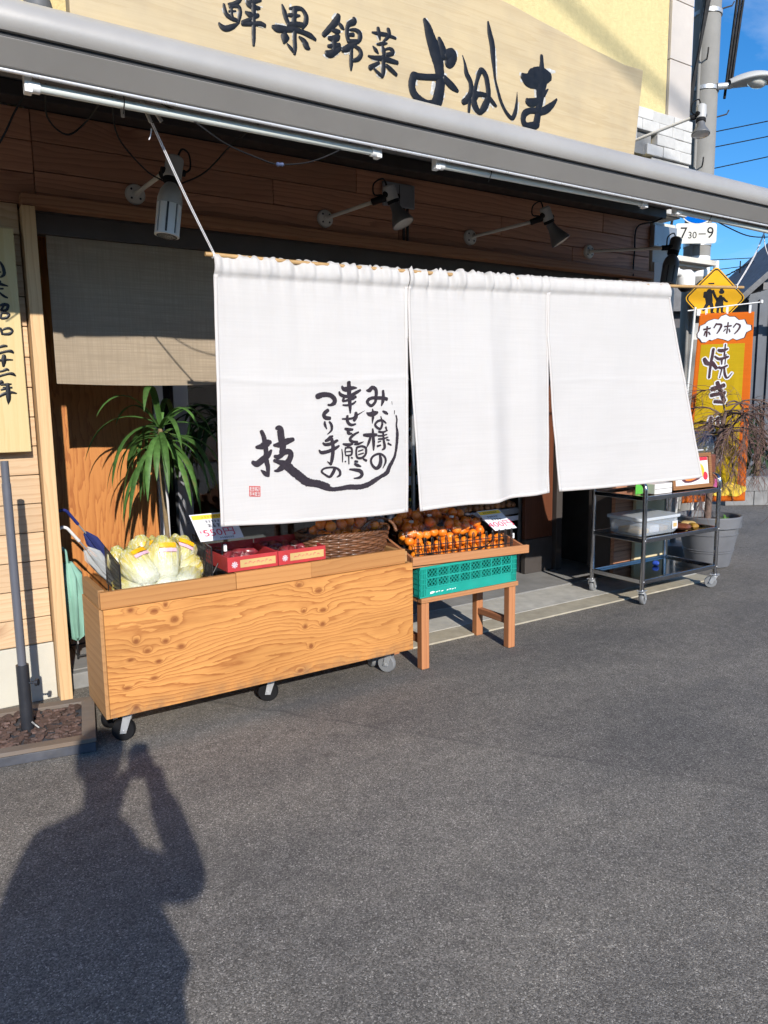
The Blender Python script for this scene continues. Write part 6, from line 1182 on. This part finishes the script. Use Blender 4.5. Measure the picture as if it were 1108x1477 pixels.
for s_ in (KI, IMO): btext(s_, zn, KN_, M_BWH, 'character_halo', 0.0045, 20); btext(s_, zn, KN_, M_BDK, 'character', 0.0085)
bpoly(blob(330, 1345, 190, 50, 0.0), M_BYL, 'printed_shape', 0.006, zn); bpoly(blob(265, 1325, 110, 65, -0.2), M_BDK, 'printed_shape', 0.012, zn); bpoly(blob(262, 1325, 98, 55, -0.2), M_BPK, 'printed_shape', 0.0145, zn); bpoly(blob(430, 1360, 60, 34, 0.2), M_BYL, 'printed_shape', 0.012, zn)
M_WPOLE = MAT('white_plastic_pole', (0.62, 0.62, 0.60), 0.4, var=0.08)
b0 = BO+be*(-0.045)+Vector((0, 0, 0.03)); b1 = Vector((6.27, 4.50, 0.02))
MB().tube([b1, b1.lerp(b0, 0.5), b0+Vector((0, 0, 0.03))], 0.012, 10).build('pole', M_WPOLE, bn, smooth=50)
MB().cyl(b0-be*0.07-Vector((0, 0, 0.0)), b0+be*0.62+Vector((0, 0, 0.055)), 0.006, n=8).build('cross_rod', M_WPOLE, bn, smooth=50); MB().lathe([(0.01, 0), (0.016, 0.005), (0.016, 0.03), (0.01, 0.035)], b0+be*0.62+Vector((0, 0, 0.04)), (0, 0, 1), 10).build('rod_cap', M_WPOLE, bn)
MB().box(-0.03, 0.03, -0.012, 0.012, -0.03, 0.03, Matrix.Translation(b0+be*0.03-Vector((0, 0, 0.02)))).build('joint', M_WPOLE, bn, bevel=0.004)
for a in (0.12, 0.5, 0.92): MB().beam(BN(a, 0.0)+Vector((0, 0, -0.01)), BO+be*(a*0.515)+Vector((0, 0, 0.045+0.02*a)), 0.022, 0.003, bnn).build('loop', M_BWH, bn)
MB().lathe([(0.20, 0), (0.20, 0.05), (0.17, 0.09), (0.03, 0.10), (0.02, 0.2)], (6.27, 4.50, 0.001), (0, 0, 1), 24).build('base', M_LDARK, bn, smooth=40)
sgp = thing('small_plate', 'small white plate marked with a dark 5 beside the banner pole', 'plate', (6.9, 4.95, 1.9))
SR = Matrix(((0.845, -0.535, -0.535, 0), (-0.535, -0.845, -0.845, 0), (0, 0, 0, 0), (0, 0, 0, 1)))
def facing(p): # x: to the right seen from the street, y: up, z: towards the street
    e, nn = Vector((0.845, -0.535, 0)).normalized(), Vector((-0.535, -0.845, 0)).normalized(); u_ = Vector((0, 0, 1)); return Matrix(((e.x, u_.x, nn.x, p[0]), (e.y, u_.y, nn.y, p[1]), (e.z, u_.z, nn.z, p[2]), (0, 0, 0, 1)))
# ------------------------------------------------------------------ utility pole and what it carries
M_UP = MAT('pole_concrete', (0.235, 0.228, 0.212), 0.8, var=0.1, vs=4, bump=0.3, bs=60, dirt=0.3, dirtc=(0.18, 0.17, 0.16))
UPX, UPY = 7.80, 5.45
up_ = thing('utility_pole', 'tall grey concrete utility pole at the street corner', 'utility pole', (UPX, UPY, 0))
MB().lathe([(0.152, 0), (0.128, 9.5)], (UPX, UPY, 0), (0, 0, 1), 28).build('shaft', M_UP, up_, smooth=40)
MB().cyl((UPX-0.16, UPY-0.03, 0.2), (UPX-0.148, UPY-0.03, 9.3), 0.018, n=10).build('conduit', M_UP, up_, smooth=40)
for i in range(11):
    z = 2.9+i*0.55; s_ = 1 if i % 2 else -1; a = Vector((0.6*s_, -0.5, 0)).normalized(); MB().tube([Vector((UPX, UPY, z))+a*0.12, Vector((UPX, UPY, z+0.03))+a*0.25, Vector((UPX, UPY, z+0.07))+a*0.27], 0.008, 6).build('climbing_bolt', M_DKBEAM, up_)
for z in (3.2, 4.83, 5.6, 6.4): MB().lathe([(0.146, -0.02), (0.151, -0.02), (0.151, 0.02), (0.146, 0.02)], (UPX, UPY, z), (0, 0, 1), 28).build('steel_band', M_ZINC, up_, smooth=40)
for z in (5.9, 6.1): 
    m = MB(); m.beam((UPX-0.35, UPY-0.16, z), (UPX+0.35, UPY-0.16, z+0.03), 0.05, 0.05); m.build('bracket', M_DKBEAM, up_, bevel=0.004)
o_ = MB().lathe([(0.1455, 2.84), (0.1462, 2.845), (0.1462, 3.06), (0.1455, 3.065)], (UPX, UPY, 0), (0, 0, 1), 28).build('white_wrap', M_WHITE, up_, smooth=40)
sl = thing('street_lamp', 'grey street lamp head mounted on the utility pole against the blue sky', 'street lamp', (UPX, UPY-0.1, 4.84))
A0, A1 = Vector((UPX+0.02, UPY-0.14, 4.835)), Vector((8.42, 4.98, 4.90)); d_ = (A1-A0).normalized(); sd_ = Vector((-d_.y, d_.x, 0)).normalized()*-1
MB().tube([A0, A0+d_*0.16], 0.035, 12).build('bracket_arm', M_ZINC, sl, smooth=40)
def headf(u, v):
    L = (A1-A0).length-0.12; a = 2*math.pi*v; w = 0.15*math.sin(math.pi*min(0.97, 0.10+0.80*u))**0.6; hh = 0.085*math.sin(math.pi*min(0.98, 0.14+0.80*u))**0.5
    return A0+d_*(0.12+L*u)+sd_*w*math.cos(a)+Vector((0, 0, 1))*(hh*math.sin(a)*(1.0 if math.sin(a) > 0 else 0.35)+0.03*math.sin(math.pi*u))
MB().grid(20, 24, headf).build('housing', M_LGREY, sl, smooth=60)
MB().lathe([(0.002, -0.055), (0.05, -0.045), (0.085, -0.018), (0.088, 0.0)], A0+d_*0.45+Vector((0, 0, 0.005)), (0, 0, 1), 24, 1.5, 0.95).build('glass_bowl', M_LENS, sl, smooth=60)
# signs on the pole
SPM = facing((7.46, 5.235, 3.255)); ss_ = thing('no_parking_sign', 'round blue sign above a pale plate reading 7:30 to 9 on the utility pole', 'sign', (7.46, 5.235, 3.05))
M_SBLUE = MAT('sign_blue', (0.002, 0.11, 0.46), 0.7, var=0.04, spec=0.0); M_SPL = MAT('sign_plate', (0.50, 0.485, 0.43), 0.4, var=0.05, dirt=0.15); M_SYEL = MAT('sign_yellow', (0.70, 0.35, 0.003), 0.55, var=0.04, spec=0.15); M_SBK = MAT('sign_black', (0.008, 0.008, 0.010), 0.6, spec=0.15)
MB().prism(rrect(-0.225, 0.225, -0.105, 0.105, 0.03), lambda a, c, t: SPM @ Vector((a, c, t)), 0, 0.004).build('plate', M_SPL, ss_)
text_obj('7', 0.165, 'numeral', M_SBK, ss_, SPM @ Matrix.Translation((-0.135, 0.0, 0.0055)), 0.0006); text_obj('30', 0.10, 'numeral', M_SBK, ss_, SPM @ Matrix.Translation((-0.040, -0.022, 0.0055)), 0.0006); text_obj('–', 0.15, 'numeral', M_SBK, ss_, SPM @ Matrix.Translation((0.068, 0.0, 0.0055)), 0.0006); text_obj('9', 0.165, 'numeral', M_SBK, ss_, SPM @ Matrix.Translation((0.155, 0.0, 0.0055)), 0.0006)
cpt = SPM @ Vector((0.01, 0.315, 0)); nn_ = Vector((-0.535, -0.845, 0))
MB().lathe([(0.225, 0), (0.225, 0.006)], cpt, nn_, 48).build('rim', M_SPL, ss_); MB().lathe([(0.213, 0.0065), (0.213, 0.008)], cpt, nn_, 48).build('disc', M_SBLUE, ss_)
m = MB(); m.beam(cpt+Vector((0, 0, 0.1))-nn_*0.004, Vector((UPX, UPY-0.1, cpt.z+0.1)), 0.03, 0.03); m.beam(SPM @ Vector((0, 0, -0.004)), Vector((UPX-0.03, UPY-0.1, 3.255)), 0.03, 0.03); m.build('bracket', M_ZINC, ss_)
DM = facing((7.69, 5.12, 2.575)); ds = thing('school_crossing_sign', 'yellow diamond warning sign with two walking children on a white post', 'sign', (7.74, 5.16, 0))
dia = lambda r_: [(r_, 0), (0, r_), (-r_, 0), (0, -r_)]
g2 = lambda a, c, t: DM @ Vector((a, c, t))
def rdia(r_, k=0.03):
    P = []
    for i in range(4):
        a = R(90*i); c0 = (r_-k*1.414)
        for j in (-40, -20, 0, 20, 40): P.append((c0*math.cos(a)+k*math.cos(a+R(j)), c0*math.sin(a)+k*math.sin(a+R(j))))
    return P
MB().prism(rdia(0.345, 0.05), g2, -0.003, 0).build('panel', M_SYEL, ds); MB().prism(rdia(0.330, 0.045), g2, 0.0005, 0.0012).build('border', M_SBK, ds); MB().prism(rdia(0.312, 0.04), g2, 0.0017, 0.0024).build('field', M_SYEL, ds)
def kid(strokes, nm):
    k = 0.64/885
    ss = [[q for t in s_.split() for q in (lambda x, y, w: ((x-530)*k*1e4, -(y-560)*k*1e4, w*k*1e4))(*map(float, t.split(',')))] for s_ in strokes.split(';')]
    ink(MB(), ss, lambda a, c, h: g2(a, c, 0.0026+h), 0.0004, 0, rnd=random.Random(2), jit=0.01).build(nm, M_SBK, ds)
kid('455,395,70 455,400,70;420,345,20 500,345,24;440,450,80 430,520,110 440,600,110 445,640,90;380,480,60 365,545,40;490,450,40 530,540,40 560,580,34;420,640,60 390,690,50 355,740,34;470,640,60 490,700,50 490,770,40 525,778,20', 'child_figure')
kid('625,465,84 625,475,84;625,440,60 628,430,40;615,530,50 612,580,90 600,640,120 598,668,136;650,560,40 690,600,34 720,615,26;580,560,36 555,600,30;585,680,44 578,770,36 600,780,16;640,680,40 645,765,34 680,775,16', 'child_figure')
MB().cyl((7.74, 5.16, 0), (7.74, 5.16, 2.98), 0.03, n=14).build('post', M_WPOLE, ds, smooth=40)
PM5 = facing((7.235, 4.962, 2.187)); sgp.location = (7.235, 4.962, 0); WOFF[sgp.name] = Vector((7.235, 4.962, 0))
MB().prism(rrect(-0.08, 0.07, -0.085, 0.085, 0.008), lambda a, c, t: PM5 @ Vector((a, c, t)), 0, 0.006).build('board', M_SPL, sgp); text_obj('5', 0.15, 'numeral', M_SBK, sgp, PM5 @ Matrix.Translation((0.035, 0, 0.008)), 0.0006)
MB().cyl(PM5 @ Vector((0, 0.05, -0.02)), PM5 @ Vector((0, -2.187, -0.02)), 0.02, n=10).build('post', M_WPOLE, sgp)
# ------------------------------------------------------------------ side canopy and camera on the building corner
sc_n = thing('side_canopy', 'small cream canopy on the side wall of the shop', 'canopy', (5.85, 4.7, 2.5))
MB().box(5.605, 6.46, 4.30, 6.4, 2.69, 2.735).build('slab', M_CREAM, sc_n, bevel=0.003); MB().box(5.605, 6.40, 4.36, 6.34, 2.665, 2.688).build('soffit', M_CREAM, sc_n)
for y_ in (4.9, 5.8): MB().beam((5.61, y_, 2.25), (6.2, y_, 2.655), 0.03, 0.03).build('bracket', M_LDARK, sc_n)
cm = thing('security_camera', 'white dome security camera on the corner of the shop', 'camera', (5.72, 4.15, 2.45))
MB().cyl((5.605, 4.15, 2.555), (5.66, 4.15, 2.555), 0.045, n=18).build('mount', M_WHITE, cm, smooth=40); MB().cyl((5.66, 4.15, 2.555), (5.77, 4.15, 2.545), 0.03, n=14).build('arm', M_WHITE, cm, smooth=40)
MB().lathe([(0.062, -0.085), (0.075, -0.08), (0.078, -0.01), (0.07, 0.03), (0.045, 0.055), (0.005, 0.062)], (5.80, 4.15, 2.52), (0, 0, 1), 24).build('housing', M_WHITE, cm, smooth=40); MB().lathe([(0.004, -0.125), (0.035, -0.118), (0.056, -0.095), (0.060, -0.0855)], (5.80, 4.15, 2.52), (0, 0, 1), 22).build('lens_dome', M_SBK, cm, smooth=60)
# ------------------------------------------------------------------ overhead lines
def line(a, b, sag, r_, lab, n=24, group='overhead lines'):
    a, b = Vector(a), Vector(b); MB().tube([a.lerp(b, i/n)-Vector((0, 0, sag*4*(i/n)*(1-i/n))) for i in range(n+1)], r_, 6).build('overhead_wire', M_BLACK, label=lab, cat='wire', group=group)
for i in range(3): line((7.98+0.03*i, 5.32-0.02*i, 4.75+0.1*i), (8.75+0.10*i, 5.5, 8.2), -0.10-0.03*i, 0.016, 'thick black cable leaning up the right of the utility pole, %s' % ['nearest the pole', 'middle strand', 'outer strand'][i], group='cables up the pole')
for i in range(3): line((7.22+0.02*i, 5.40, 3.75-0.2*i), (7.80-0.03*i, 5.32, 6.3+0.1*i), 0.02+0.01*i, 0.015, 'thick black cable dropping to the left of the utility pole, %s' % ['outer strand', 'middle strand', 'inner strand'][i], group='cables up the pole')
for i, (a, b) in enumerate((((15.8, 14.97, 7.84), (24.5, 9.7, 9.75)), ((15.0, 15.38, 7.28), (24.5, 9.61, 9.34)), ((15.8, 14.80, 6.84), (24.5, 9.57, 8.9)), ((14.5, 12.83, 4.70), (20.5, 9.04, 4.98)), ((14.5, 12.80, 4.26), (20.5, 9.03, 5.05)))):
    line(a, b, 0.05, 0.014 if i < 3 else 0.010, 'thin far wire crossing the sky behind the utility pole, %s' % ['highest', 'second from top', 'third from top', 'fourth from top', 'lowest'][i])
# two service cables over the street; the sun draws them as soft streaks across the yellow wall
line((-9.0, -11.7, 14.86), (9.0, -11.7, 8.65), 0.0, 0.03, 'service cable crossing high over the street nearer the pavement'); line((-9.0, -11.72, 15.39), (9.0, -11.72, 9.27), 0.0, 0.03, 'service cable crossing high over the street on its far side')
# unseen houses added behind the photographer to block low sky and deepen shade
M_OPP = MAT('sky_block_house_wall', (0.20, 0.18, 0.155), 0.85, var=0.15, vs=1.5)
for i, (x0, w_, hh_, lab_) in enumerate(((-22, 9, 3.0, 'added low brown house blocking sky across the street, farthest left'), (-12, 8, 3.3, 'added low brown house blocking sky across the street behind the photographer'), (-3, 9, 3.0, 'added low brown house blocking sky across the street, second from right'), (7, 9, 3.3, 'added low brown house blocking sky across the street, farthest right'))):
    oh = thing('sky_block_house', lab_, 'house', (x0+w_/2, -18, 0), 'added houses blocking the low sky')
    MB().box(x0, x0+w_, -21, -15.0, 0, hh_).build('wall', M_OPP, oh)
    MB().prism([(-21.5, hh_+0.002), (-14.5, hh_+0.002), (-18, hh_+1.1)], lambda a, c, t: (t, a, c), x0-0.3, x0+w_+0.3).build('roof', M_DKBEAM, oh)
    for k in range(3): wn = MB().box(x0+1+k*2.6, x0+2.4+k*2.6, -14.998, -14.96, 0.9, 2.1).build('window', M_LDARK, oh); MB().box(x0+0.95+k*2.6, x0+2.45+k*2.6, -14.998, -14.9, 0.82, 0.898).build('sill', M_ALUG, wn)
# ------------------------------------------------------------------ houses and kerb things down the street
M_CLAD = MAT('shade_toned_cladding', (0.075, 0.085, 0.105), 0.5, var=0.15, vs=2); M_ROOF = MAT('grey_roof', (0.10, 0.10, 0.105), 0.6, var=0.2); M_FASC = MAT('roof_soffit', (0.16, 0.15, 0.15), 0.7); M_WALLD = MAT('dark_house_wall', (0.09, 0.085, 0.09), 0.8, var=0.15); M_PANE = MAT('dark_pane', (0.03, 0.04, 0.05), 0.08, coat=0.5)  # shade from other buildings is put into the cladding's dark blue-grey colour
EX, NX = Vector((0.845, -0.535, 0)).normalized(), Vector((0.535, 0.845, 0)).normalized()
def HF(o): return lambda a, b, c: Vector(o)+EX*a+NX*b+Vector((0, 0, c))
h1 = thing('neighbour_house', 'pitched roof house with ribbed cladding coloured dark for shade behind the banner', 'house', (15.1, 9.85, 0)); f = HF((15.5, 9.6, 0))
def hbox(m, f, a0, a1, b0, b1, c0, c1):
    vs = [f(a, b, c) for c in (c0, c1) for b in (b0, b1) for a in (a0, a1)]; m.add(vs, [(0, 2, 3, 1), (4, 5, 7, 6), (0, 1, 5, 4), (2, 6, 7, 3), (0, 4, 6, 2), (1, 3, 7, 5)]); return m
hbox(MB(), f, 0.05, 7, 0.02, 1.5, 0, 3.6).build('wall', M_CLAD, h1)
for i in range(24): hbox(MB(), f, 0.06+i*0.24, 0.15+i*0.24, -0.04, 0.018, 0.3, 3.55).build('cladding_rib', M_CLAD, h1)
for s_ in (0, 1):
    m = MB(); a0, a1 = (-0.5, 3.52) if s_ == 0 else (7.5, 3.53)
    m.add([f(a0, -0.7, 3.35), f(a1, -0.7, 6.9), f(a1, 1.6, 6.9), f(a0, 1.6, 3.35), f(a0, -0.7, 3.5), f(a1, -0.7, 7.05), f(a1, 1.6, 7.05), f(a0, 1.6, 3.5)], [(0, 1, 2, 3), (4, 7, 6, 5), (0, 4, 5, 1), (1, 5, 6, 2), (2, 6, 7, 3), (0, 3, 7, 4)]); rf = m.build('roof', M_ROOF, h1)
for i in range(7):
    a = 0.1+i*0.45; m = MB(); m.beam(f(a, -0.62, 3.35+(a+0.5)*0.883-0.14), f(a, 0.0, 3.35+(a+0.5)*0.883-0.14), 0.09, 0.14); m.build('rafter', M_FASC, h1)
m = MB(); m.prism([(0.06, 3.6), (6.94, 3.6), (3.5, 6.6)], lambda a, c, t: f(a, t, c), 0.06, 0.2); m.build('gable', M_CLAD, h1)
for i, (a0, c0) in enumerate(((0.9, 0.9), (2.6, 0.9), (4.4, 0.9), (2.6, 4.0))):
    w = hbox(MB(), f, a0, a0+1.1, -0.075, -0.041, c0, c0+1.2).build('window', M_PANE, h1); hbox(MB(), f, a0-0.06, a0+1.16, -0.085, -0.045, c0-0.06, c0-0.001).build('sill', M_ALUG, w); hbox(MB(), f, a0+0.53, a0+0.57, -0.09, -0.076, c0, c0+1.2).build('mullion', M_ALUG, w)
for i in range(3):
    m = MB(); m.cyl(f(0.3+i*1.6, -0.9, 0), f(0.3+i*1.6, -0.9, 3.3), 0.06, n=10); m.build('porch_post', M_ALUG, h1, smooth=40)
m = MB(); m.beam(f(0.1, -0.9, 3.36), f(4.2, -0.9, 3.36), 0.12, 0.14); m.build('porch_beam', M_FASC, h1)
an = thing('roof_antenna', 'dark television antenna seen against the sky above the yellow sign', 'antenna', (16.5, 10.4, 3.6))
MB().cyl((16.45, 10.36, 3.6), (16.45, 10.36, 4.55), 0.015, n=6).build('mast', M_SBK, an); MB().cyl((16.15, 10.50, 4.22), (16.62, 10.25, 4.50), 0.014, n=6).build('boom', M_SBK, an)
for i in range(6): p = Vector((16.15, 10.50, 4.22)).lerp(Vector((16.62, 10.25, 4.50)), i/5); MB().cyl(p-NX*0.2, p+NX*0.2, 0.008, n=5).build('element', M_SBK, an)
h2 = thing('distant_house', 'dark distant house glimpsed between the shop corner and the pole', 'house', (21, 17, 0)); f = HF((20.2, 17.4, 0))
hbox(MB(), f, 0, 5.2, 0, 6, 0, 4.3).build('wall', M_WALLD, h2)
m = MB(); m.prism([(-0.4, 4.3), (5.6, 4.3), (2.6, 5.3)], lambda a, c, t: f(a, t, c), -0.4, 6.4); m.build('roof', M_ROOF, h2)
for a0 in (0.6, 2.2, 3.8):
    for c0 in (0.9, 2.8): w = hbox(MB(), f, a0, a0+0.9, -0.03, -0.002, c0, c0+1.0).build('window', M_PANE, h2); hbox(MB(), f, a0-0.05, a0+0.95, -0.05, -0.004, c0-0.06, c0-0.001).build('sill', M_ALUG, w)
bw = thing('block_wall', 'low grey concrete block wall at the right edge behind the banner', 'wall', (9.8, 5.75, 0)); f = HF((9.55, 6.05, 0))
for r_ in range(2):
    for k in range(8): hbox(MB(), f, k*0.4+0.2*(r_ % 2)+0.004, k*0.4+0.396+0.2*(r_ % 2), 0, 0.15, r_*0.2+0.002, r_*0.2+0.197).build('block', M_CONC2, bw, bevel=0.006)
sb_ = thing('dark_shrub', 'dark spiky shrub growing behind the low block wall', 'shrub', (11.6, 6.8, 0)); rn = random.Random(91)
MB().tube([(11.6, 6.8, 0), (11.6, 6.82, 0.5)], [0.06, 0.03], 8).build('stem', M_TRUNK, sb_)
for i in range(46): strap(sb_, (11.6+rn.uniform(-.35, .35), 6.8+rn.uniform(-.35, .35), rn.uniform(.15, .6)), rn.uniform(0, 6.3), R(rn.uniform(25, 85)), rn.uniform(.5, .95), 0.05, 0.5, M_LEAFD)
sb2 = thing('dark_shrub', 'dark leafy shrub in shade between the banner and the pole', 'shrub', (8.9, 6.6, 0))
MB().tube([(8.9, 6.6, 0), (8.9, 6.62, 0.7)], [0.06, 0.03], 8).build('stem', M_TRUNK, sb2)
for i in range(40): strap(sb2, (8.9+rn.uniform(-.4, .4), 6.6+rn.uniform(-.4, .4), rn.uniform(.2, 1.0)), rn.uniform(0, 6.3), R(rn.uniform(10, 80)), rn.uniform(.3, .6), 0.05, 0.8, M_LEAFD)

# ------------------------------------------------------------------ the photographer, whose shadow falls on the asphalt
hv = Vector((math.cos(SUN_AZ), -math.sin(SUN_AZ), 0)); sv = Vector((math.sin(SUN_AZ), math.cos(SUN_AZ), 0))
def Q(h, s_, z): return hv*h+sv*s_+Vector((0, 0, z))
M_SKIN = MAT('skin', (0.50, 0.30, 0.20), 0.5, var=0.05); M_COAT = MAT('dark_coat', (0.04, 0.042, 0.05), 0.85, var=0.1, bump=0.3, bs=200); M_TROU = MAT('dark_trousers', (0.05, 0.05, 0.06), 0.85); M_HAIR = MAT('black_hair', (0.015, 0.013, 0.012), 0.5, bump=0.5, bs=300)
pe = thing('person', 'person in a dark coat holding up a phone, standing where the shadow falls from', 'person', Q(-0.15, -0.36, 0))
def skin(name, pts, edges, mat, root=0, sub=1):
    me = bpy.data.meshes.new(name); off = WOFF[pe.name]; me.from_pydata([tuple(Vector(p)-off) for p, r_ in pts], edges, []); o = bpy.data.objects.new(name, me); COL.objects.link(o); o.parent = pe; me.materials.append(mat); WOFF[o.name] = off
    m = o.modifiers.new('skin', 'SKIN'); m.use_smooth_shade = True
    sl_ = me.skin_vertices[0].data
    for i, (p, r_) in enumerate(pts):
        sl_[i].radius = r_ if isinstance(r_, tuple) else (r_, r_); sl_[i].use_root = (i == root)
    s2 = o.modifiers.new('sub', 'SUBSURF'); s2.levels = sub; s2.render_levels = sub; return o
hd_ = (-0.128, -0.25)
V = [(Q(-.15, -.36, .96), .14), (Q(-.15, -.36, 1.15), .13), (Q(-.17, -.35, 1.30), .12), (Q(-.14, -.31, 1.47), .06), (Q(-.13, -.27, 1.60), .058),
     (Q(-.125, -.25, 1.69), (.094, .104)), (Q(-.125, -.25, 1.78), (.082, .092)),
     (Q(.0, -.35, 1.33), .055), (Q(.165, -.27, 1.22), .042), (Q(.085, -.09, 1.45), .042), (Q(.075, -.04, 1.54), (.046, .03)),
     (Q(-.32, -.36, 1.43), .065), (Q(-.34, -.26, 1.18), .048), (Q(-.05, -.075, 1.49), .032), (Q(-.015, -.045, 1.54), (.036, .024)),
     (Q(-.235, -.36, .90), .088), (Q(-.24, -.34, .50), .06), (Q(-.24, -.38, .09), .042), (Q(-.235, -.26, .035), .035),
     (Q(-.065, -.36, .90), .088), (Q(-.06, -.34, .50), .06), (Q(-.06, -.38, .09), .042), (Q(-.05, -.26, .035), .035)]
E_ = [(0, 1), (1, 2), (2, 3), (3, 4), (4, 5), (5, 6), (2, 7), (7, 8), (8, 9), (9, 10), (2, 11), (11, 12), (12, 13), (13, 14), (0, 15), (15, 16), (16, 17), (17, 18), (0, 19), (19, 20), (20, 21), (21, 22)]
body = skin('body', V, E_, M_SKIN, 0, 2)
g_ = lambda i, k=1.0: (V[i][0], tuple(q*k for q in V[i][1]) if isinstance(V[i][1], tuple) else V[i][1]*k)
ck = [0, 1, 2, 3, 7, 8, 9, 11, 12, 13]; cr_ = {0: 1.6, 1: 1.6, 2: 1.35, 3: 1.5, 7: 1.35, 8: 1.45, 9: 1.4, 11: 1.5, 12: 1.9, 13: 1.5}
cv = [g_(i, cr_[i]) for i in ck]+[(Q(-.16, -.36, .80), .25), (Q(-.27, -.40, 1.46), .07)]; ix = {q: i for i, q in enumerate(ck)}
skin('coat', cv, [(ix[a], ix[b]) for a, b in E_ if a in ix and b in ix]+[(ix[0], 10), (ix[3], 11)], M_COAT, 0, 2)
tk = [0, 15, 16, 17, 19, 20, 21]; ix = {q: i for i, q in enumerate(tk)}
skin('trousers', [g_(i, 1.22) for i in tk], [(ix[a], ix[b]) for a, b in E_ if a in ix and b in ix], M_TROU, 0, 2)
fc = Vector((math.sin(YAW), math.cos(YAW), 0)); rt = Vector((math.cos(YAW), -math.sin(YAW), 0)); H0 = Q(-.125, -.25, 1.73)
m = MB()
for j in range(11):
    for i in range(20):
        a = 2*math.pi*i/20; t_ = math.pi*0.62*j/10; m.v.append(H0+Vector((0, 0, 0.03))+(fc*math.cos(a)*0.104*math.sin(t_)-fc*0.014+rt*math.sin(a)*0.102*math.sin(t_))+Vector((0, 0, 0.108*math.cos(t_)-(0.05 if math.cos(a) < -0.1 else 0)*max(0, j-6)/4)))
m.f = [(j*20+i, j*20+(i+1) % 20, (j+1)*20+(i+1) % 20, (j+1)*20+i) for j in range(10) for i in range(20)]; m.build('hair', M_HAIR, pe, smooth=70)
MB().lathe([(0.004, 0), (0.010, 0.012), (0.013, 0.03), (0.006, 0.038)], H0+fc*0.088+Vector((0, 0, 0.0)), (fc*0.35-Vector((0, 0, 1))).normalized(), 10).build('nose', M_SKIN, pe, smooth=60)
for s_ in (-1, 1):
    MB().lathe([(0.001, 0.0), (0.010, 0.003), (0.011, 0.006), (0.004, 0.010)], H0+fc*0.080+rt*s_*0.032+Vector((0, 0, 0.012)), fc, 10).build('eye', M_SBK, pe, smooth=60); MB().lathe([(0.006, -0.006), (0.026, 0), (0.024, 0.006), (0.006, 0.008)], H0+rt*s_*0.080+Vector((0, 0, -0.005)), rt*s_, 12, 0.7, 1.2).build('ear', M_SKIN, pe, smooth=60)
MB().lathe([(0.001, 0), (0.008, 0.002), (0.006, 0.006)], H0+fc*0.083+Vector((0, 0, -0.052)), fc, 12, 2.4, 0.7).build('mouth', MAT('lips', (0.35, 0.12, 0.10), 0.5), pe, smooth=60)
PH = Vector((0, 0, 1.5))-fw*0.016+cr*0.035+cu*0.06
def onph(a, b, c): return PH+cr*a+cu*b-fw*c     # right, up, towards the person
ph = thing('phone', 'dark phone held up by the photographer', 'phone', PH)
m = MB(); m.prism(rrect(-0.037, 0.037, -0.078, 0.078, 0.01), lambda a, c, t: onph(a, c, t), 0.0, 0.008); m.build('case', M_SBK, ph)
m = MB(); m.prism(rrect(-0.034, 0.034, -0.074, 0.074, 0.007), lambda a, c, t: onph(a, c, t), 0.0083, 0.0088); m.build('screen', M_PANE, ph)
W_ = Q(.08, -.04, 1.55)
for k, (hh, lg) in enumerate(((0.012, 0.9), (-0.008, 1.0), (-0.028, 0.95), (-0.047, 0.8))):
    skin('finger', [(W_+Vector((0.0, 0, -0.01+k*0.0-hh*0.0))+cu*(hh*0.6-0.0), 0.010), (onph(0.046, hh, 0.014), 0.009), (onph(0.044, hh, -0.006), 0.0085), (onph(0.044-0.020*lg, hh-0.002, -0.011), 0.0075)], [(0, 1), (1, 2), (2, 3)], M_SKIN, 0, 1)
skin('thumb', [(W_+cu*0.01, 0.011), (onph(0.043, 0.022, 0.022), 0.010), (onph(0.022, 0.035, 0.020), 0.009)], [(0, 1), (1, 2)], M_SKIN, 0, 1)
for k in range(4): b0_ = Q(-.015, -.045, 1.54); skin('finger', [(b0_, 0.010), (onph(-0.046, 0.045-0.019*k, 0.014), 0.009), (onph(-0.044, 0.045-0.019*k, -0.006), 0.0085), (onph(-0.03, 0.043-0.019*k, -0.011), 0.0075)], [(0, 1), (1, 2), (2, 3)], M_SKIN, 0, 1)
skin('thumb', [(b0_, 0.011), (onph(-0.043, 0.025, 0.022), 0.010), (onph(-0.022, 0.035, 0.020), 0.009)], [(0, 1), (1, 2)], M_SKIN, 0, 1)
